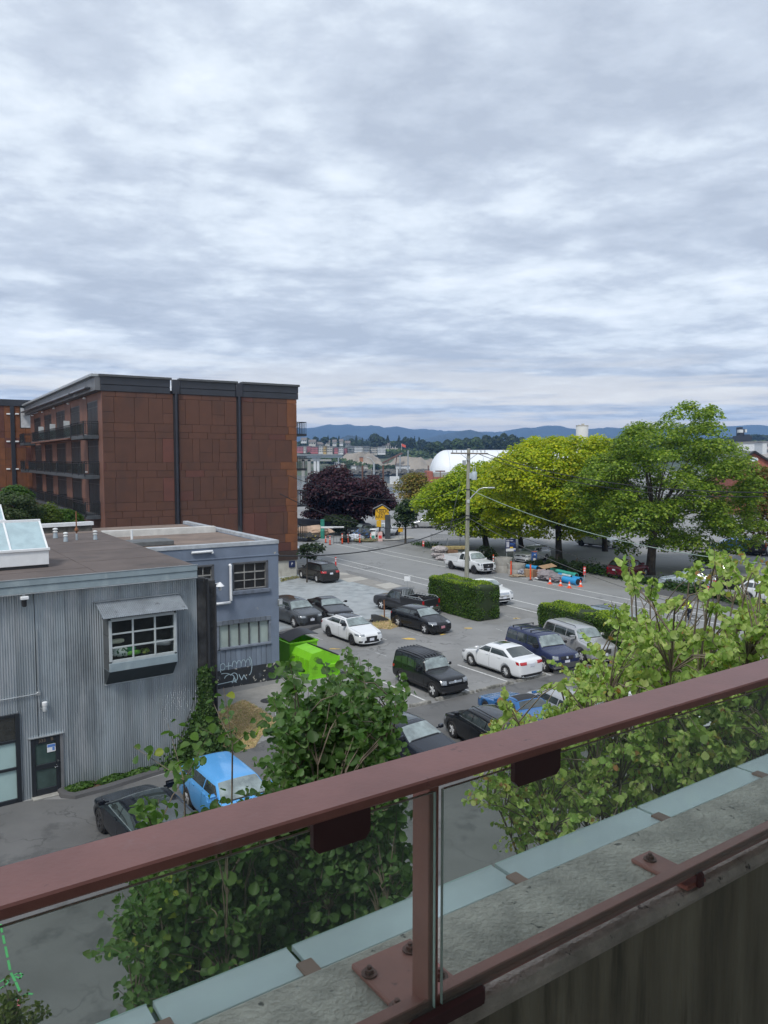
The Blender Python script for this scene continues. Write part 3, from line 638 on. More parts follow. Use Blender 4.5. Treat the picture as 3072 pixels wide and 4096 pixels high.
p = gp(1870, 3075); sheet('paint_mark', [(p.x-.25, p.y-.15), (p.x+.1, p.y-.15), (p.x+.12, p.y-.02), (p.x-.12, p.y-.02), (p.x-.12, p.y+.2), (p.x-.25, p.y+.2)], YEL, .013)
# crushed-stone corner by the brown building
sheet('gravel_lot', [g(1100, 2560)[:2], g(1120, 2520)[:2], g(1250, 2495)[:2], g(1440, 2472)[:2], g(1570, 2492)[:2], g(1712, 2440)[:2], g(1640, 2388)[:2], g(1500, 2350)[:2], g(1415, 2325)[:2], g(1345, 2310)[:2], g(1270, 2300)[:2], g(1180, 2296)[:2], g(1000, 2320)[:2], g(980, 2560)[:2]], GRAV, .006)
sheet('pavement', [g(1350, 2312)[:2], g(1480, 2345)[:2], g(1640, 2388)[:2], g(1760, 2425)[:2], g(1800, 2415)[:2], g(1600, 2350)[:2], g(1450, 2309)[:2], g(1345, 2283)[:2], g(1190, 2245)[:2], g(1150, 2262)[:2], g(1190, 2285)[:2]], SLAB, .008)
for q in ([(1362, 2316), (1440, 2306), (1475, 2316), (1395, 2330)], [(1352, 2291), (1362, 2300), (1400, 2299), (1385, 2292)], [(1500, 2340), (1560, 2330), (1610, 2345), (1545, 2356)]):
    sheet('pavement_slab', [g(*p)[:2] for p in q], mat('pale_concrete', (0.40, .39, .36), .9, var=.08), .012)
sheet('pavement_slab', [g(840, 2790)[:2], g(1118, 2730)[:2], g(1190, 2760)[:2], g(1110, 2880)[:2], g(980, 2800)[:2], g(860, 2870)[:2]], SLAB, .006)
sheet('driveway', [g(1650, 2420)[:2], g(1990, 2500)[:2], g(2120, 2470)[:2], g(2280, 2500)[:2], g(2145, 2440)[:2], g(2000, 2415)[:2]], mat('worn_asphalt', (0.20, .20, .195), .9, var=.12, scale=1), .005)
# drain covers, rusty plate
for (x, y, r_) in ((1382, 2694, .3), (1075, 2803, .3)):
    b = MB(); M_ = Matrix.Translation(gp(x, y)); b.lathe([(r_+.08, .004), (r_+.08, .016), (r_+.01, .017), (r_, .012)], 18, M_); q = tag(b.build('manhole_cover', mat('cast_iron', (.03, .03, .032), .7)), kind='structure')
# kerb stops at the bay ends
KERB = mat('kerb_concrete', (0.24, .235, .215), .95, var=.3, scale=5, bump=.8, bscale=18); layer(KERB, (0.08, .08, .07), 3, .52, .62, amt=.8)
def kerb(a, c, h=.14, w_=.18, name='parking_kerb', label=None, cat='kerb', grp='kerb stops along the bay ends', m=KERB):
    p, q = gp(*a), gp(*c); d = q-p; l = d.length; n_ = max(3, int(l/.35)); b = MB(); vs = []
    for k in range(n_+1):
        j = RNG.normal(size=6)*.012
        for (y, z) in ((-w_/2, 0), (-w_/2+.02, h*.75), (-w_/2+.06, h), (w_/2-.06, h), (w_/2-.02, h*.75), (w_/2, 0)): vs.append((l*k/n_, y+j[0], z+(j[1] if z > 0 else 0)))
    fs = [(k*6+i, (k+1)*6+i, (k+1)*6+i+1, k*6+i+1) for k in range(n_) for i in range(5)] + [tuple(range(6)), tuple(n_*6+i for i in range(5, -1, -1))]
    b.add(vs, fs); o = b.build(name, m, loc=(p.x, p.y, .004), rot=(0, 0, math.atan2(d.y, d.x)))
    return tag(o, label, cat, grp)
kerb((1743, 2803), (1893, 2772), label='crumbling concrete kerb stop in front of the black boxy off-roader')
kerb((1640, 2829), (1722, 2812), label='broken kerb stop left of the black boxy off-roader, beside the tree')
kerb((1908, 2769), (2050, 2734), label='low worn kerb stop between the off-roader and the white sedan')
kerb((2067, 2729), (2180, 2702), label='pale kerb stop behind the tail of the white sedan')
kerb((2218, 2695), (2330, 2668), label='kerb stop in front of the dark blue boxy car')
kerb((1120, 2552), (1262, 2508), h=.22, w_=.9, name='asphalt_kerb', label='low black asphalt hump beside the gravel behind the lime skips', grp=None, m=WALKA)
ALY = mat('alley_asphalt', (0.122, 0.123, 0.123), 0.92, var=.12, scale=.5, det=8, bump=.3, bscale=60); layer(ALY, (.24, .24, .23), 26, .67, .73, amt=.7, seed=2); layer(ALY, (.06, .062, .064), .8, .56, .64, amt=.6, seed=7)
cracks(ALY, .35, .014, (.05, .052, .054)); al_ = [g(-600, 3330)[:2], g(134, 3200)[:2], g(300, 3196)[:2], g(790, 3060)[:2], g(860, 3020)[:2], g(955, 3012)[:2], g(1060, 2962)[:2], g(1350, 2890)[:2], g(1640, 2835)[:2], g(2330, 2672)[:2], g(2900, 2545)[:2], (60, 30), (60, -20), (-40, -20)]
sheet('alley', al_, ALY, .006)
# water and the far shore
WAT = mat('sea_water', (0.05, 0.075, 0.085), 0.12, var=.2, scale=.02, bump=.4, bscale=.35, spec=.8, stretch=(1, .25, 1))
sheet('water', [(-3000, 150), (3000, 150), (3000, 1100), (-3000, 1100)], WAT, -3.4)
def fbm(x, y, s=1.0):
    return (math.sin(x*.013*s+1.3)*math.cos(y*.017*s+.4)+.5*math.sin(x*.031*s+y*.022*s)+.25*math.sin(x*.071*s-y*.053*s+2))/1.75
LAND = mat('far_land', (0.055, 0.075, 0.035), 0.95, var=.4, scale=.02, det=8); layer(LAND, (.17, .15, .11), .03, .55, .62, amt=.6)
def far_h(x, y):
    sh = 655 + 22*math.sin(x*.011) + (40 if x < -60 else 0)
    if y < sh: return -8
    k = min(1, (y-sh)/90); t = min(1, max(0, (y-sh-60)/330))
    return -3.0 + 4.2*k + 18*(t*t*(3-2*t)) + 2.5*fbm(x, y)*t + max(0, (y-1400)/200)
b = MB(); xs_ = np.linspace(-1500, 2200, 110); ys_ = np.concatenate([np.linspace(600, 1300, 50), np.linspace(1350, 7000, 26)])
vs = [(x, y, far_h(x, y)) for y in ys_ for x in xs_]; nx = len(xs_)
b.add(vs, [(j*nx+i, j*nx+i+1, (j+1)*nx+i+1, (j+1)*nx+i) for j in range(len(ys_)-1) for i in range(nx-1)], 0, True)
tag(b.build('terrain', LAND), kind='structure')
# mountains: ridges of forest 6 km off and a lower hill before them
RID = [(-300, 1712), (1190, 1709), (1273, 1714), (1319, 1702), (1362, 1710), (1402, 1703), (1448, 1707), (1467, 1705), (1507, 1709), (1547, 1714), (1575, 1711), (1614, 1717), (1651, 1719), (1690, 1714), (1740, 1717), (1830, 1724), (1866, 1720), (1925, 1730), (2002, 1725), (2076, 1716), (2130, 1717), (2183, 1715), (2212, 1706), (2249, 1717), (2300, 1719), (2420, 1712), (2560, 1712), (2760, 1708), (2900, 1708), (2950, 1711), (3000, 1720), (3072, 1721), (3600, 1716)]
FOR_ = mat('forest_hill', (0.020, 0.036, 0.028), 0.95, var=.35, scale=.006, det=9, bump=1.0, bscale=.01)
def ridge(name, tab, Y, depth, zb_, seed, jag=1.0):
    b = MB(); n_ = 240; x0, x1 = tab[0][0], tab[-1][0]; rows = 16; vs = []
    for j in range(rows+1):
        k = j/rows
        for i in range(n_+1):
            px = x0+(x1-x0)*i/n_; top = at(px, lerp_tab(tab, px) , Y); X_ = top.x; zt = top.z
            f = math.sin(min(1, k*1.35)*PI/2)**1.1 if k < .74 else 1-(k-.74)*1.2
            gul = (math.sin(X_*.0041+seed+k*2.2)+.6*math.sin(X_*.011+seed*2-k*3.1)+.35*math.sin(X_*.027+seed+k*5))*(.085)*math.sin(PI*min(1, k*1.3) if k < .77 else 0)*1.0
            z = zb_ + (zt-zb_)*(f+gul) + jag*(RNG.normal()*2.2 if k > .1 else 0)*Y/6000
            vs.append((X_, Y-depth*(.74-k), z))
    b.add(vs, [(j*(n_+1)+i, j*(n_+1)+i+1, (j+1)*(n_+1)+i+1, (j+1)*(n_+1)+i) for j in range(rows) for i in range(n_)], 0, True)
    return tag(b.build(name, FOR_), kind='structure')
ridge('mountain', RID, 6400, 1900, 0, 1.0)
ridge('mountain', [(1500, 1800), (1640, 1765), (1760, 1742), (1830, 1728), (1866, 1721), (1905, 1728), (1960, 1748), (2050, 1765), (2200, 1790)], 4600, 1100, 0, 3.1)
ridge('hill', [(1330, 1790), (1365, 1752), (1395, 1741), (1430, 1746), (1470, 1762), (1520, 1780), (1600, 1800)], 3200, 700, 0, 5.2)
ridge('hill', [(2900, 1790), (2960, 1752), (3020, 1746), (3072, 1752), (3300, 1760)], 3400, 500, 0, 2.2)

# the air between here and the hills
b = MB(); b.box(-4200, 5200, -200, 8200, -9.5, 292); hz = b.build('haze', [None]); hz['kind'] = 'stuff'; hm = bpy.data.materials.new('haze'); hm.use_nodes = True; t = hm.node_tree; t.nodes.clear()
vo_ = t.nodes.new('ShaderNodeVolumePrincipled'); vo_.inputs['Color'].default_value = (.30, .54, 1, 1); vo_.inputs['Density'].default_value = 1.6e-4; vo_.inputs['Anisotropy'].default_value = .1; oo_ = t.nodes.new('ShaderNodeOutputMaterial'); t.links.new(vo_.outputs[0], oo_.inputs['Volume']); hz.data.materials.clear(); hz.data.materials.append(hm)
# ================================================================== corrugated workshop
W1 = Face(gp(134, 3192), 36.5)
zr1 = W1.uv(0, 2327, .30)[1]; u_end = W1.uv(792, 2345, 0)[0]; u_beg = -8.0
zf0 = W1.uv(0, 2383, .30)[1]
CORR = mat('corrugated_zinc', (0.33, 0.375, 0.41), 0.42, 0.55, var=.18, scale=1.1, stretch=(2.5, 2.5, .25), rnd=.12, det=8)
layer(CORR, (0.46, 0.49, 0.52), 1.6, .48, .66, (1.5, 1.5, .28), .75, 3); layer(CORR, (0.10, 0.11, 0.12), .55, .54, .74, (1, 1, .7), .5, 8); layer(CORR, (0.6, .62, .63), 9, .70, .74, (1, 1, .3), .6, 5)
FASC = mat('painted_fascia', (0.24, 0.30, 0.33), 0.5, var=.1, scale=1.5); layer(FASC, (.36, .42, .44), 2, .55, .7, (1, 1, .4), .6, 2)
ROOFB = mat('roof_felt', (0.105, 0.085, 0.078), 0.95, var=.18, scale=.6, det=9, bump=.5); layer(ROOFB, (.055, .05, .048), .5, .55, .68, amt=.7, seed=3); layer(ROOFB, (.2, .17, .15), 8, .68, .74, amt=.5, seed=1)
w1 = thing('workshop_building', 'grey workshop clad in corrugated zinc sheets with flat brown felt roof', 'building', W1.o, W1.a)
def P1(x, y, off=0.0): return W1.uv(x, y, off)
# inner wall that carries the sheets, roof slab, side wall
A0 = W1.w(u_beg, 0, 0); Bc = gp(813, 2267, zr1); Cc = gp(405, 2126, zr1); Dc = gp(0, 2150, zr1)
inv = (Matrix.Translation(W1.o) @ Matrix.Rotation(W1.a, 4, 'Z')).inverted()
def l1(v): return inv @ Vector(v)
b_, c_, d_ = l1(Bc), l1(Cc), l1(Dc)
b = MB(); b.prism([(u_beg, .06), (u_end-.02, .06), (c_.x-.05, c_.y), (d_.x-6, d_.y)], 0, zr1-.22); b.build('wall', mat('dark_backing', (.05, .055, .06), .8), w1)
b = MB(); b.prism([(u_beg, -.32), (b_.x, -.32), (c_.x, c_.y), (d_.x-6, d_.y+.2)], zr1-.2, zr1-.02); b.build('roof', ROOFB, w1)
# felt strips laid on the roof
for k in range(9):
    t0, t1 = k/9, (k+1)/9; y0 = -.26+(c_.y+.1)*t0; y1 = -.26+(c_.y+.1)*t1-.02
    xr = lambda y: b_.x + (c_.x-b_.x)*max(0, (y+.32)/(c_.y+.32)) - .06
    x0 = u_beg+.1; n_ = 4
    for i in range(n_):
        f0, f1 = i/n_, (i+1)/n_; o = MB(); z_ = zr1-.02+.004*((k+i) % 2)
        o.prism([(x0+(xr(y0)-x0)*f0+.01, y0), (x0+(xr(y0)-x0)*f1-.01, y0), (x0+(xr(y1)-x0)*f1-.01, y1), (x0+(xr(y1)-x0)*f0+.01, y1)], z_, z_+.010); o.build('roof_felt_strip', ROOFB, w1)
# stepped fascia
for (z0, z1, y0) in ((zr1-.20, zr1+.015, -.36), (zf0, zr1-.205, -.33)):
    b = MB(); b.bbox(u_beg, b_.x+.02, y0, y0+.10, z0, z1, .012); b.build('fascia_board', FASC, w1)
b = MB(); b.bbox(u_beg, b_.x+.03, -.375, -.355, zr1+.005, zr1+.03, .004); b.build('drip_edge', STEEL, w1)
b = MB(); b.bbox(u_beg, b_.x, -.375, -.30, zf0-.03, zf0, .005); b.build('gutter_lip', STEEL, w1)
b = MB(); b.box(u_beg, b_.x-.1, -.30, .05, zf0-.02, zf0+.02); b.build('soffit', DGREY, w1)
# corrugated sheets, each 0.912 m wide
def corr_mesh(name, wd, h, per=.076, amp=.011):
    n_ = int(round(wd/per)); b = MB(); vs = []; seg = 6
    for i in range(n_*seg+1):
        x = i*per/seg; y = -amp*math.cos(2*PI*i/seg) - amp; vs += [(x, y, 0), (x, y, h)]
    b.add(vs, [(2*i, 2*i+2, 2*i+3, 2*i+1) for i in range(n_*seg)], 0, True); me = b.mesh(name, CORR); return me
wdt = .076*12; me_c = corr_mesh('corrugated_sheet', wdt+.001, zf0+.02)
du0, dz0 = P1(121, 2958); du1, dz1 = P1(236, 2935); wu1, wz1 = P1(76, 2850)
_, wz0 = P1(60, 3218, 0)
u = u_beg; k = 0
segs_skip = [(du0, du1+.12, -.1, dz0+.03), (-20, wu1, .30, wz1)]
SH = {}
def sheet_mesh(x0, wd, z0, z1):
    return corr_mesh('corrugated_sheet', wd, z1-z0)
while u < u_end-.05:
    wd = min(wdt, u_end-u); wd = max(.076, round(wd/.076)*.076)
    spans = [(0.0, zf0+.02)]
    # where an opening crosses the sheet, cut it into narrower strips
    cuts = sorted({u, u+wd} | {min(max(c, u), u+wd) for s_ in segs_skip for c in s_[:2]})
    for ca, cb_ in zip(cuts, cuts[1:]):
        if cb_-ca < .03: continue
        sp2 = [(0.0, zf0+.02)]
        for (sa, sb, za, zb_) in segs_skip:
            if ca >= sa-.01 and cb_ <= sb+.01:
                sp2 = ([(0.0, za)] if za > .05 else []) + [(zb_, zf0+.02)]
        for (za, zb_) in sp2:
            full = abs(cb_-ca-wdt) < .01 and za == 0 and zb_ > zf0
            mobj('corrugated_sheet', me_c if full else corr_mesh('corrugated_sheet', max(.076, round((cb_-ca)/.076)*.076), zb_-za), w1, loc=(ca, RNG.uniform(-.003, 0), za))
    u += wdt
# glazed shopfront at the left
FRM = mat('black_frame', (0.018, 0.022, 0.028), 0.4); MILK = mat('frosted_pane', (0.36, 0.50, 0.50), 0.25, var=.06, scale=1.0, coat=.5)
fr = MB(); yz = -.05
zs = [wz0, P1(70, 3075)[1], P1(70, 2965)[1], wz1]
fr.bbox(wu1-.14, wu1, -.09, .05, wz0, wz1, .01); fr.bbox(-4.5, wu1-.14, -.085, .05, wz1-.10, wz1-.001, .01)
for z_ in zs[:3]: fr.bbox(-4.5, wu1-.14, -.085, .05, z_, z_+.09 + (.12 if z_ == wz0 else 0), .01)
o = fr.build('window_frame', FRM, w1)
for i in range(3):
    b = MB(); b.box(-4.5, wu1-.14, -.03, -.02, zs[i]+.09, zs[i+1]); b.build('pane', MILK if i < 2 else glass_dark('house_glass', (.03, .032, .03)), o)
# door 333 B
dr = MB(); dw = du1-du0
dr.bbox(du0, du0+.13, -.07, .02, .04, dz0, .01); dr.bbox(du1-.13, du1, -.07, .02, .04, dz0, .01)
for (z0, z1) in ((.04, .26), (dz0*.46, dz0*.46+.17), (dz0-.20, dz0)): dr.bbox(du0+.13, du1-.13, -.07, .02, z0, z1, .01)
door = dr.build('door', FRM, w1)
b = MB(); b.box(du0+.13, du1-.13, -.03, -.02, .26, dz0-.2); b.build('pane', mat('smoked_glass', (.045, .075, .07), .08, var=.2, scale=2, coat=.6), door)
b = MB(); b.tube([(du1-.09, -.07, dz0*.47), (du1-.09, -.13, dz0*.47), (du1-.20, -.13, dz0*.47)], .012, 8); b.build('handle', CHROME, door)
b = MB(); b.tube([(du1-.07, -.07, dz0*.56), (du1-.07, -.11, dz0*.56)], .028, 10); b.build('lock', CHROME, door)
b = MB(); b.bbox(du1+.01, du1+.12, -.06, .03, .04, dz0+.02, .008); b.build('door_jamb', mat('grey_jamb', (.16, .165, .175), .5), w1)
b = MB(); b.bbox(du0-.06, du1+.14, -.10, .02, dz0+.01, dz0+.05, .006); b.build('door_head', STEEL, w1)
b = MB(); b.bbox(du0-.02, du1+.2, -.30, .02, .0, .05, .01); b.build('doorstep', CONC, w1)
for s_, dx in (('333', -.10), ('B', .20)): text_into('house_number', s_, .15, mat('brass_dull', (.16, .13, .10), .5), w1, Matrix.Translation(((du0+du1)/2+dx, -.075, dz0-.10)) @ Matrix.Rotation(PI/2, 4, 'X'))
nt_ = thing('notice', 'small white and blue notice stuck inside the dark door of the workshop', 'sign', W1.w(du1-.26, -.045, dz0-.40), W1.a)
b = MB(); b.box(-.13, .13, -.004, .004, -.13, .13); b.build('sheet', WHITE, nt_)
b = MB(); b.box(-.12, .12, -.008, -.0045, .03, .12); b.box(.03, .10, -.008, -.0045, -.09, .02); b.build('print', mat('notice_blue', (.10, .22, .55), .5), nt_)
# conduit and lamps on the wall
uA, zA = P1(152, 2772); uB, zB = P1(0, 2802)
b = MB(); b.tube([(uB-2, -.07, zB), (uA, -.07, zA)], .022, 8); b.tube([(uA, -.07, zA+2.1), (uA, -.07, zA), (uA, -.07, zA-.45), (uA+.12, -.10, zA-.55), (uA+.22, -.12, zA-.50)], .016, 6)
b.bbox(uA-.06, uA+.06, -.11, -.03, zA-.06, zA+.06, .01); b.build('conduit', STEEL, w1)
uL, zL = P1(178, 2820, .1)
lm = thing('wall_lamp', 'white jar shaped outdoor lamp on the corrugated wall above the black door', 'lamp', W1.w(uL, -.14, zL), W1.a)
b = MB(); b.lathe([(.05, .12), (.085, .10), (.085, 0), (.075, -.02)], 14); b.build('housing', WHITE, lm)
b = MB(); b.lathe([(.072, -.02), (.078, -.16), (.06, -.20), (.02, -.21)], 14); b.build('glass_jar', mat('lamp_glass', (.55, .58, .6), .15, coat=.8), lm)
uL, zL = P1(93, 2388, .2)
lm = thing('wall_lamp', 'small dark floodlight tucked under the fascia of the corrugated workshop', 'lamp', W1.w(uL, -.30, zL), W1.a)
b = MB(); b.bbox(-.12, .12, -.16, .05, -.06, .05, .02); b.bbox(-.04, .04, .0, .25, .03, .09, .01); b.build('housing', WHITE, lm)
b = MB(); b.bbox(-.07, .07, -.06, .08, -.30, -.06, .03); b.build('lamp_head', BLACK, lm)
# corner column with downpipe
DKWD = mat('blackened_timber', (0.035, 0.036, 0.038), 0.85, var=.4, scale=3, bump=.8, bscale=12); layer(DKWD, (.16, .17, .18), 5, .64, .7, (1, 1, .2), .7, 3)
u0, _ = P1(776, 2700); u1, _ = P1(822, 2700, 0)
b = MB(); b.bbox(u_end-.05, u_end+.30, -.10, .32, 0, zf0-.1, .03); b.bbox(u_end+.34, u_end+.66, -.05, .36, 0, zf0-.2, .04); b.build('corner_post', DKWD, w1)
b = MB(); b.tube([(u_end+.31, -.16, .1), (u_end+.31, -.16, zf0-.35), (u_end+.22, -.25, zf0-.1)], .05, 8); b.tube([(u_end+.62, -.12, .1), (u_end+.62, -.12, zf0-.35)], .035, 8); b.build('downpipe', DGREY, w1)
# lean-to back wall at the left rear of the roof: parapet with white coping
p0, p1_ = gp(160, 2138, zr1), gp(366, 2122, zr1); q0, q1 = l1(p0), l1(p1_)
hgt = at(366, 2085, p1_.y).z - zr1
b = MB(); b.bar((q0.x-3, q0.y+.25, zr1+hgt*.30), (q1.x, q1.y, zr1+hgt*.30), .25, hgt*.62); b.build('parapet', mat('mossy_render', (.10, .095, .085), .95, var=.4, scale=3), w1)
b = MB(); b.bar((q0.x-3, q0.y+.25, zr1+hgt*.80), (q1.x+.05, q1.y, zr1+hgt*.80), .40, hgt*.36); b.build('parapet_coping', WHITE, w1)
# ---- bay window with awning
bay = thing('bay_window', 'projecting bay window of twelve panes with pale frames on the corrugated wall', 'window', W1.o, W1.a)
off = .62
ul, zt_ = W1.uv(434, 2484, off); ur, zt2 = W1.uv(705, 2450, off); _, zb2 = W1.uv(438, 2650, off); zt = (zt_+zt2)/2; _, zbox = W1.uv(438, 2680, off); zb_ = (zb2+W1.uv(708, 2608, off)[1])/2
zbx = zb_-.34; ubl, zlow = W1.uv(424, 2738, .04); ubr, _ = W1.uv(692, 2690, .04)
BFR = mat('pale_window_frame', (0.42, 0.46, 0.47), 0.5, var=.08, scale=3)
f = MB(); y0 = -off
cols = [ul, ul+(ur-ul)*.345, ul+(ur-ul)*.672, ur]; rows = [zb_, zb_+(zt-zb_)*.33, zb_+(zt-zb_)*.66, zt]
for c in (cols[0]+.05, cols[3]-.05): f.bbox(c-.05, c+.05, y0-.02, y0+.10, zb_, zt, .008)
for c in cols[1:3]: f.bbox(c-.028, c+.028, y0-.012, y0+.06, zb_, zt, .006)
for i, z_ in enumerate(rows): f.bbox(ul+.08, ur-.08, y0-.006, y0+.055, z_-(.05 if i in (0, 3) else .026), z_+(.05 if i in (0, 3) else .026), .006)
fo = f.build('window_frame', BFR, bay)
PG = pane('clear_pane', (.90, .93, .93), .03)
for i in range(3):
    for j in range(3):
        b = MB(); b.box(cols[i]+.03, cols[i+1]-.03, y0+.02, y0+.028, rows[j]+.026, rows[j+1]-.026); b.build('pane', PG, fo)
b = MB(); b.bbox(ul-.01, ur+.01, y0-.03, 0, zbx, zb_-.051, .012); b.build('apron_board', FASC, bay)
LP = mat('lead_grey_panel', (.085, .095, .10), .6, var=.15)
for s, uu in ((-1, ul), (1, ur)):   # panelled cheeks
    for (z0, z1) in ((zbx+.02, zb_+.2), (zb_+.22, zb_+(zt-zb_)*.6), (zb_+(zt-zb_)*.6+.02, zt+.03)):
        b = MB(); b.bbox(uu-.012, uu+.012, y0+.02, -.02, z0, z1, .006); b.build('cheek_panel', LP, bay)
b = MB()
vs = [(ul, y0, zbx), (ur, y0, zbx), (ur, 0, zbx), (ul, 0, zbx), (ubl, -.05, zlow), (ubr, -.05, zlow), (ubr, 0, zlow), (ubl, 0, zlow)]
b.add(vs, [(0, 3, 2, 1), (4, 5, 6, 7), (0, 1, 5, 4), (1, 2, 6, 5), (2, 3, 7, 6), (3, 0, 4, 7)]); b.build('underside', mat('slate_grey_paint', (.04, .05, .055), .6, var=.1), bay)
b = MB(); b.bbox(ubl-.04, ubr+.04, -.07, 0, zlow-.04, zlow, .006); b.build('drip_edge', STEEL, bay)
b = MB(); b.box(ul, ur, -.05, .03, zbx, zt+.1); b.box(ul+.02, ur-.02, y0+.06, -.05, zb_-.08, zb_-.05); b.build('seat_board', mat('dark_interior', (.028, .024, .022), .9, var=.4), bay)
# things inside the bay
pl_ = mat('ivory_cotton', (.62, .60, .46), .9, bump=.3); gy_ = mat('grey_cotton', (.42, .41, .42), .9, bump=.3)
def cushion(name, label, u_, z_, w_, h_, d_2, m, tilt=0):
    t_ = thing(name, label, 'cushion', W1.w(u_, -off+.28, z_), W1.a); bm = bmesh.new(); bmesh.ops.create_uvsphere(bm, u_segments=16, v_segments=10, radius=1)
    for v in bm.verts:
        x, y, z = v.co; k = 1+.35*(abs(x)*abs(z)); v.co = Vector((x*k*w_/2, y*d_2/2, z*k*h_/2))
    bm.transform(Matrix.Rotation(tilt, 4, 'Y')); me = bpy.data.meshes.new('cover'); bm.to_mesh(me); bm.free(); me.materials.append(m); me.polygons.foreach_set('use_smooth', [True]*len(me.polygons)); mobj('cover', me, t_)
ww = ur-ul; hh = zt-zb_
cushion('cushion', 'ivory cushion at the left end of the bay window seat', ul+ww*.13, zb_+hh*.44, ww*.24, .16, .16, pl_)
LEAFP = mat('leaf_print_cotton', (.62, .66, .60), .9, var=.02, scale=9, col2=(.02, .10, .035), lo=.52, hi=.56, det=2)
cushion('cushion', 'white cushion with dark green leaf print low in the left of the bay window', ul+ww*.19, zb_+hh*.17, ww*.27, .34, .2, LEAFP, .2)
cushion('cushion', 'bright green folded cushion beside the leaf print one in the bay', ul+ww*.38, zb_+hh*.10, ww*.22, .16, .22, mat('lime_cotton', (.16, .42, .05), .9))
cushion('cushion', 'dark green cushion behind the lime one in the bay window', ul+ww*.34, zb_+hh*.20, ww*.16, .16, .12, mat('bottle_green_cotton', (.02, .20, .07), .9))
cushion('cushion', 'long grey bolster curled at the right end of the bay window seat', ul+ww*.82, zb_+hh*.25, ww*.28, .20, .18, gy_, .15)
t_ = thing('potted_plant', 'small yellow-green succulent in a dark bowl in the middle of the bay window', 'plant', W1.w(ul+ww*.55, -off+.22, zb_-.04), W1.a)
b = MB(); b.lathe([(.06, 0), (.14, .08), (.15, .10), (.12, .09)], 12); b.build('bowl', BLACK, t_)
n_ = 26; a_ = RNG.uniform(0, 2*PI, n_); r_ = RNG.uniform(.02, .14, n_)
leaf_mesh('leaf_rosette', np.stack([r_*np.cos(a_), r_*np.sin(a_), .13+RNG.uniform(0, .12, n_)], 1), np.stack([np.cos(a_)*.6, np.sin(a_)*.6, np.full(n_, .7)], 1), .13, pal([(.35, .38, .10), (.2, .3, .06)], n_), LEAF6, leafmat('leaf'), t_)
# awning: corrugated sheet on the slope
aw = thing('awning', 'little corrugated zinc awning sloping over the bay window', 'awning', W1.o, W1.a)
al, azt = W1.uv(378, 2415, .03); ar, _ = W1.uv(714, 2373, .03); azt = (azt+W1.uv(714, 2373, .03)[1])/2
ao = .85; all_, azb = W1.uv(412, 2480, ao); arr, azb2 = W1.uv(752, 2432, ao); azb = (azb+azb2)/2
b = MB(); n_ = 46; seg = 5; vs = []
for i in range(n_*seg+1):
    t = i/(n_*seg); h = .014*math.cos(2*PI*i/seg); ua = al+(ar-al)*t; ub = all_+(arr-all_)*t; vs += [(ua, -.03, azt+h), (ub, -ao, azb+h), (ub, -ao, azb+h-.006), (ua, -.03, azt+h-.006)]
m_ = n_*seg; b.add(vs, [(4*i, 4*i+1, 4*i+5, 4*i+4) for i in range(m_)] + [(4*i+3, 4*i+7, 4*i+6, 4*i+2) for i in range(m_)] + [(4*i+1, 4*i+2, 4*i+6, 4*i+5) for i in range(m_)], 0, True)
AWN = mat('awning_zinc', (0.34, 0.38, 0.42), .4, .55, var=.15, scale=2); layer(AWN, (.12, .13, .13), 3, .62, .7, amt=.8, seed=4)
b.build('corrugated_sheet', AWN, aw); b = MB(); b.bbox(al-.03, ar+.03, -.06, .02, azt+.005, azt+.05, .008); b.build('flashing', STEEL, aw)
for uu in (al+.25, ar-.1):
    b = MB(); b.bar((uu, -.03, azb-.15), (uu+.05, -ao+.06, azb-.02), .04, .04); b.build('bracket', DGREY, aw)
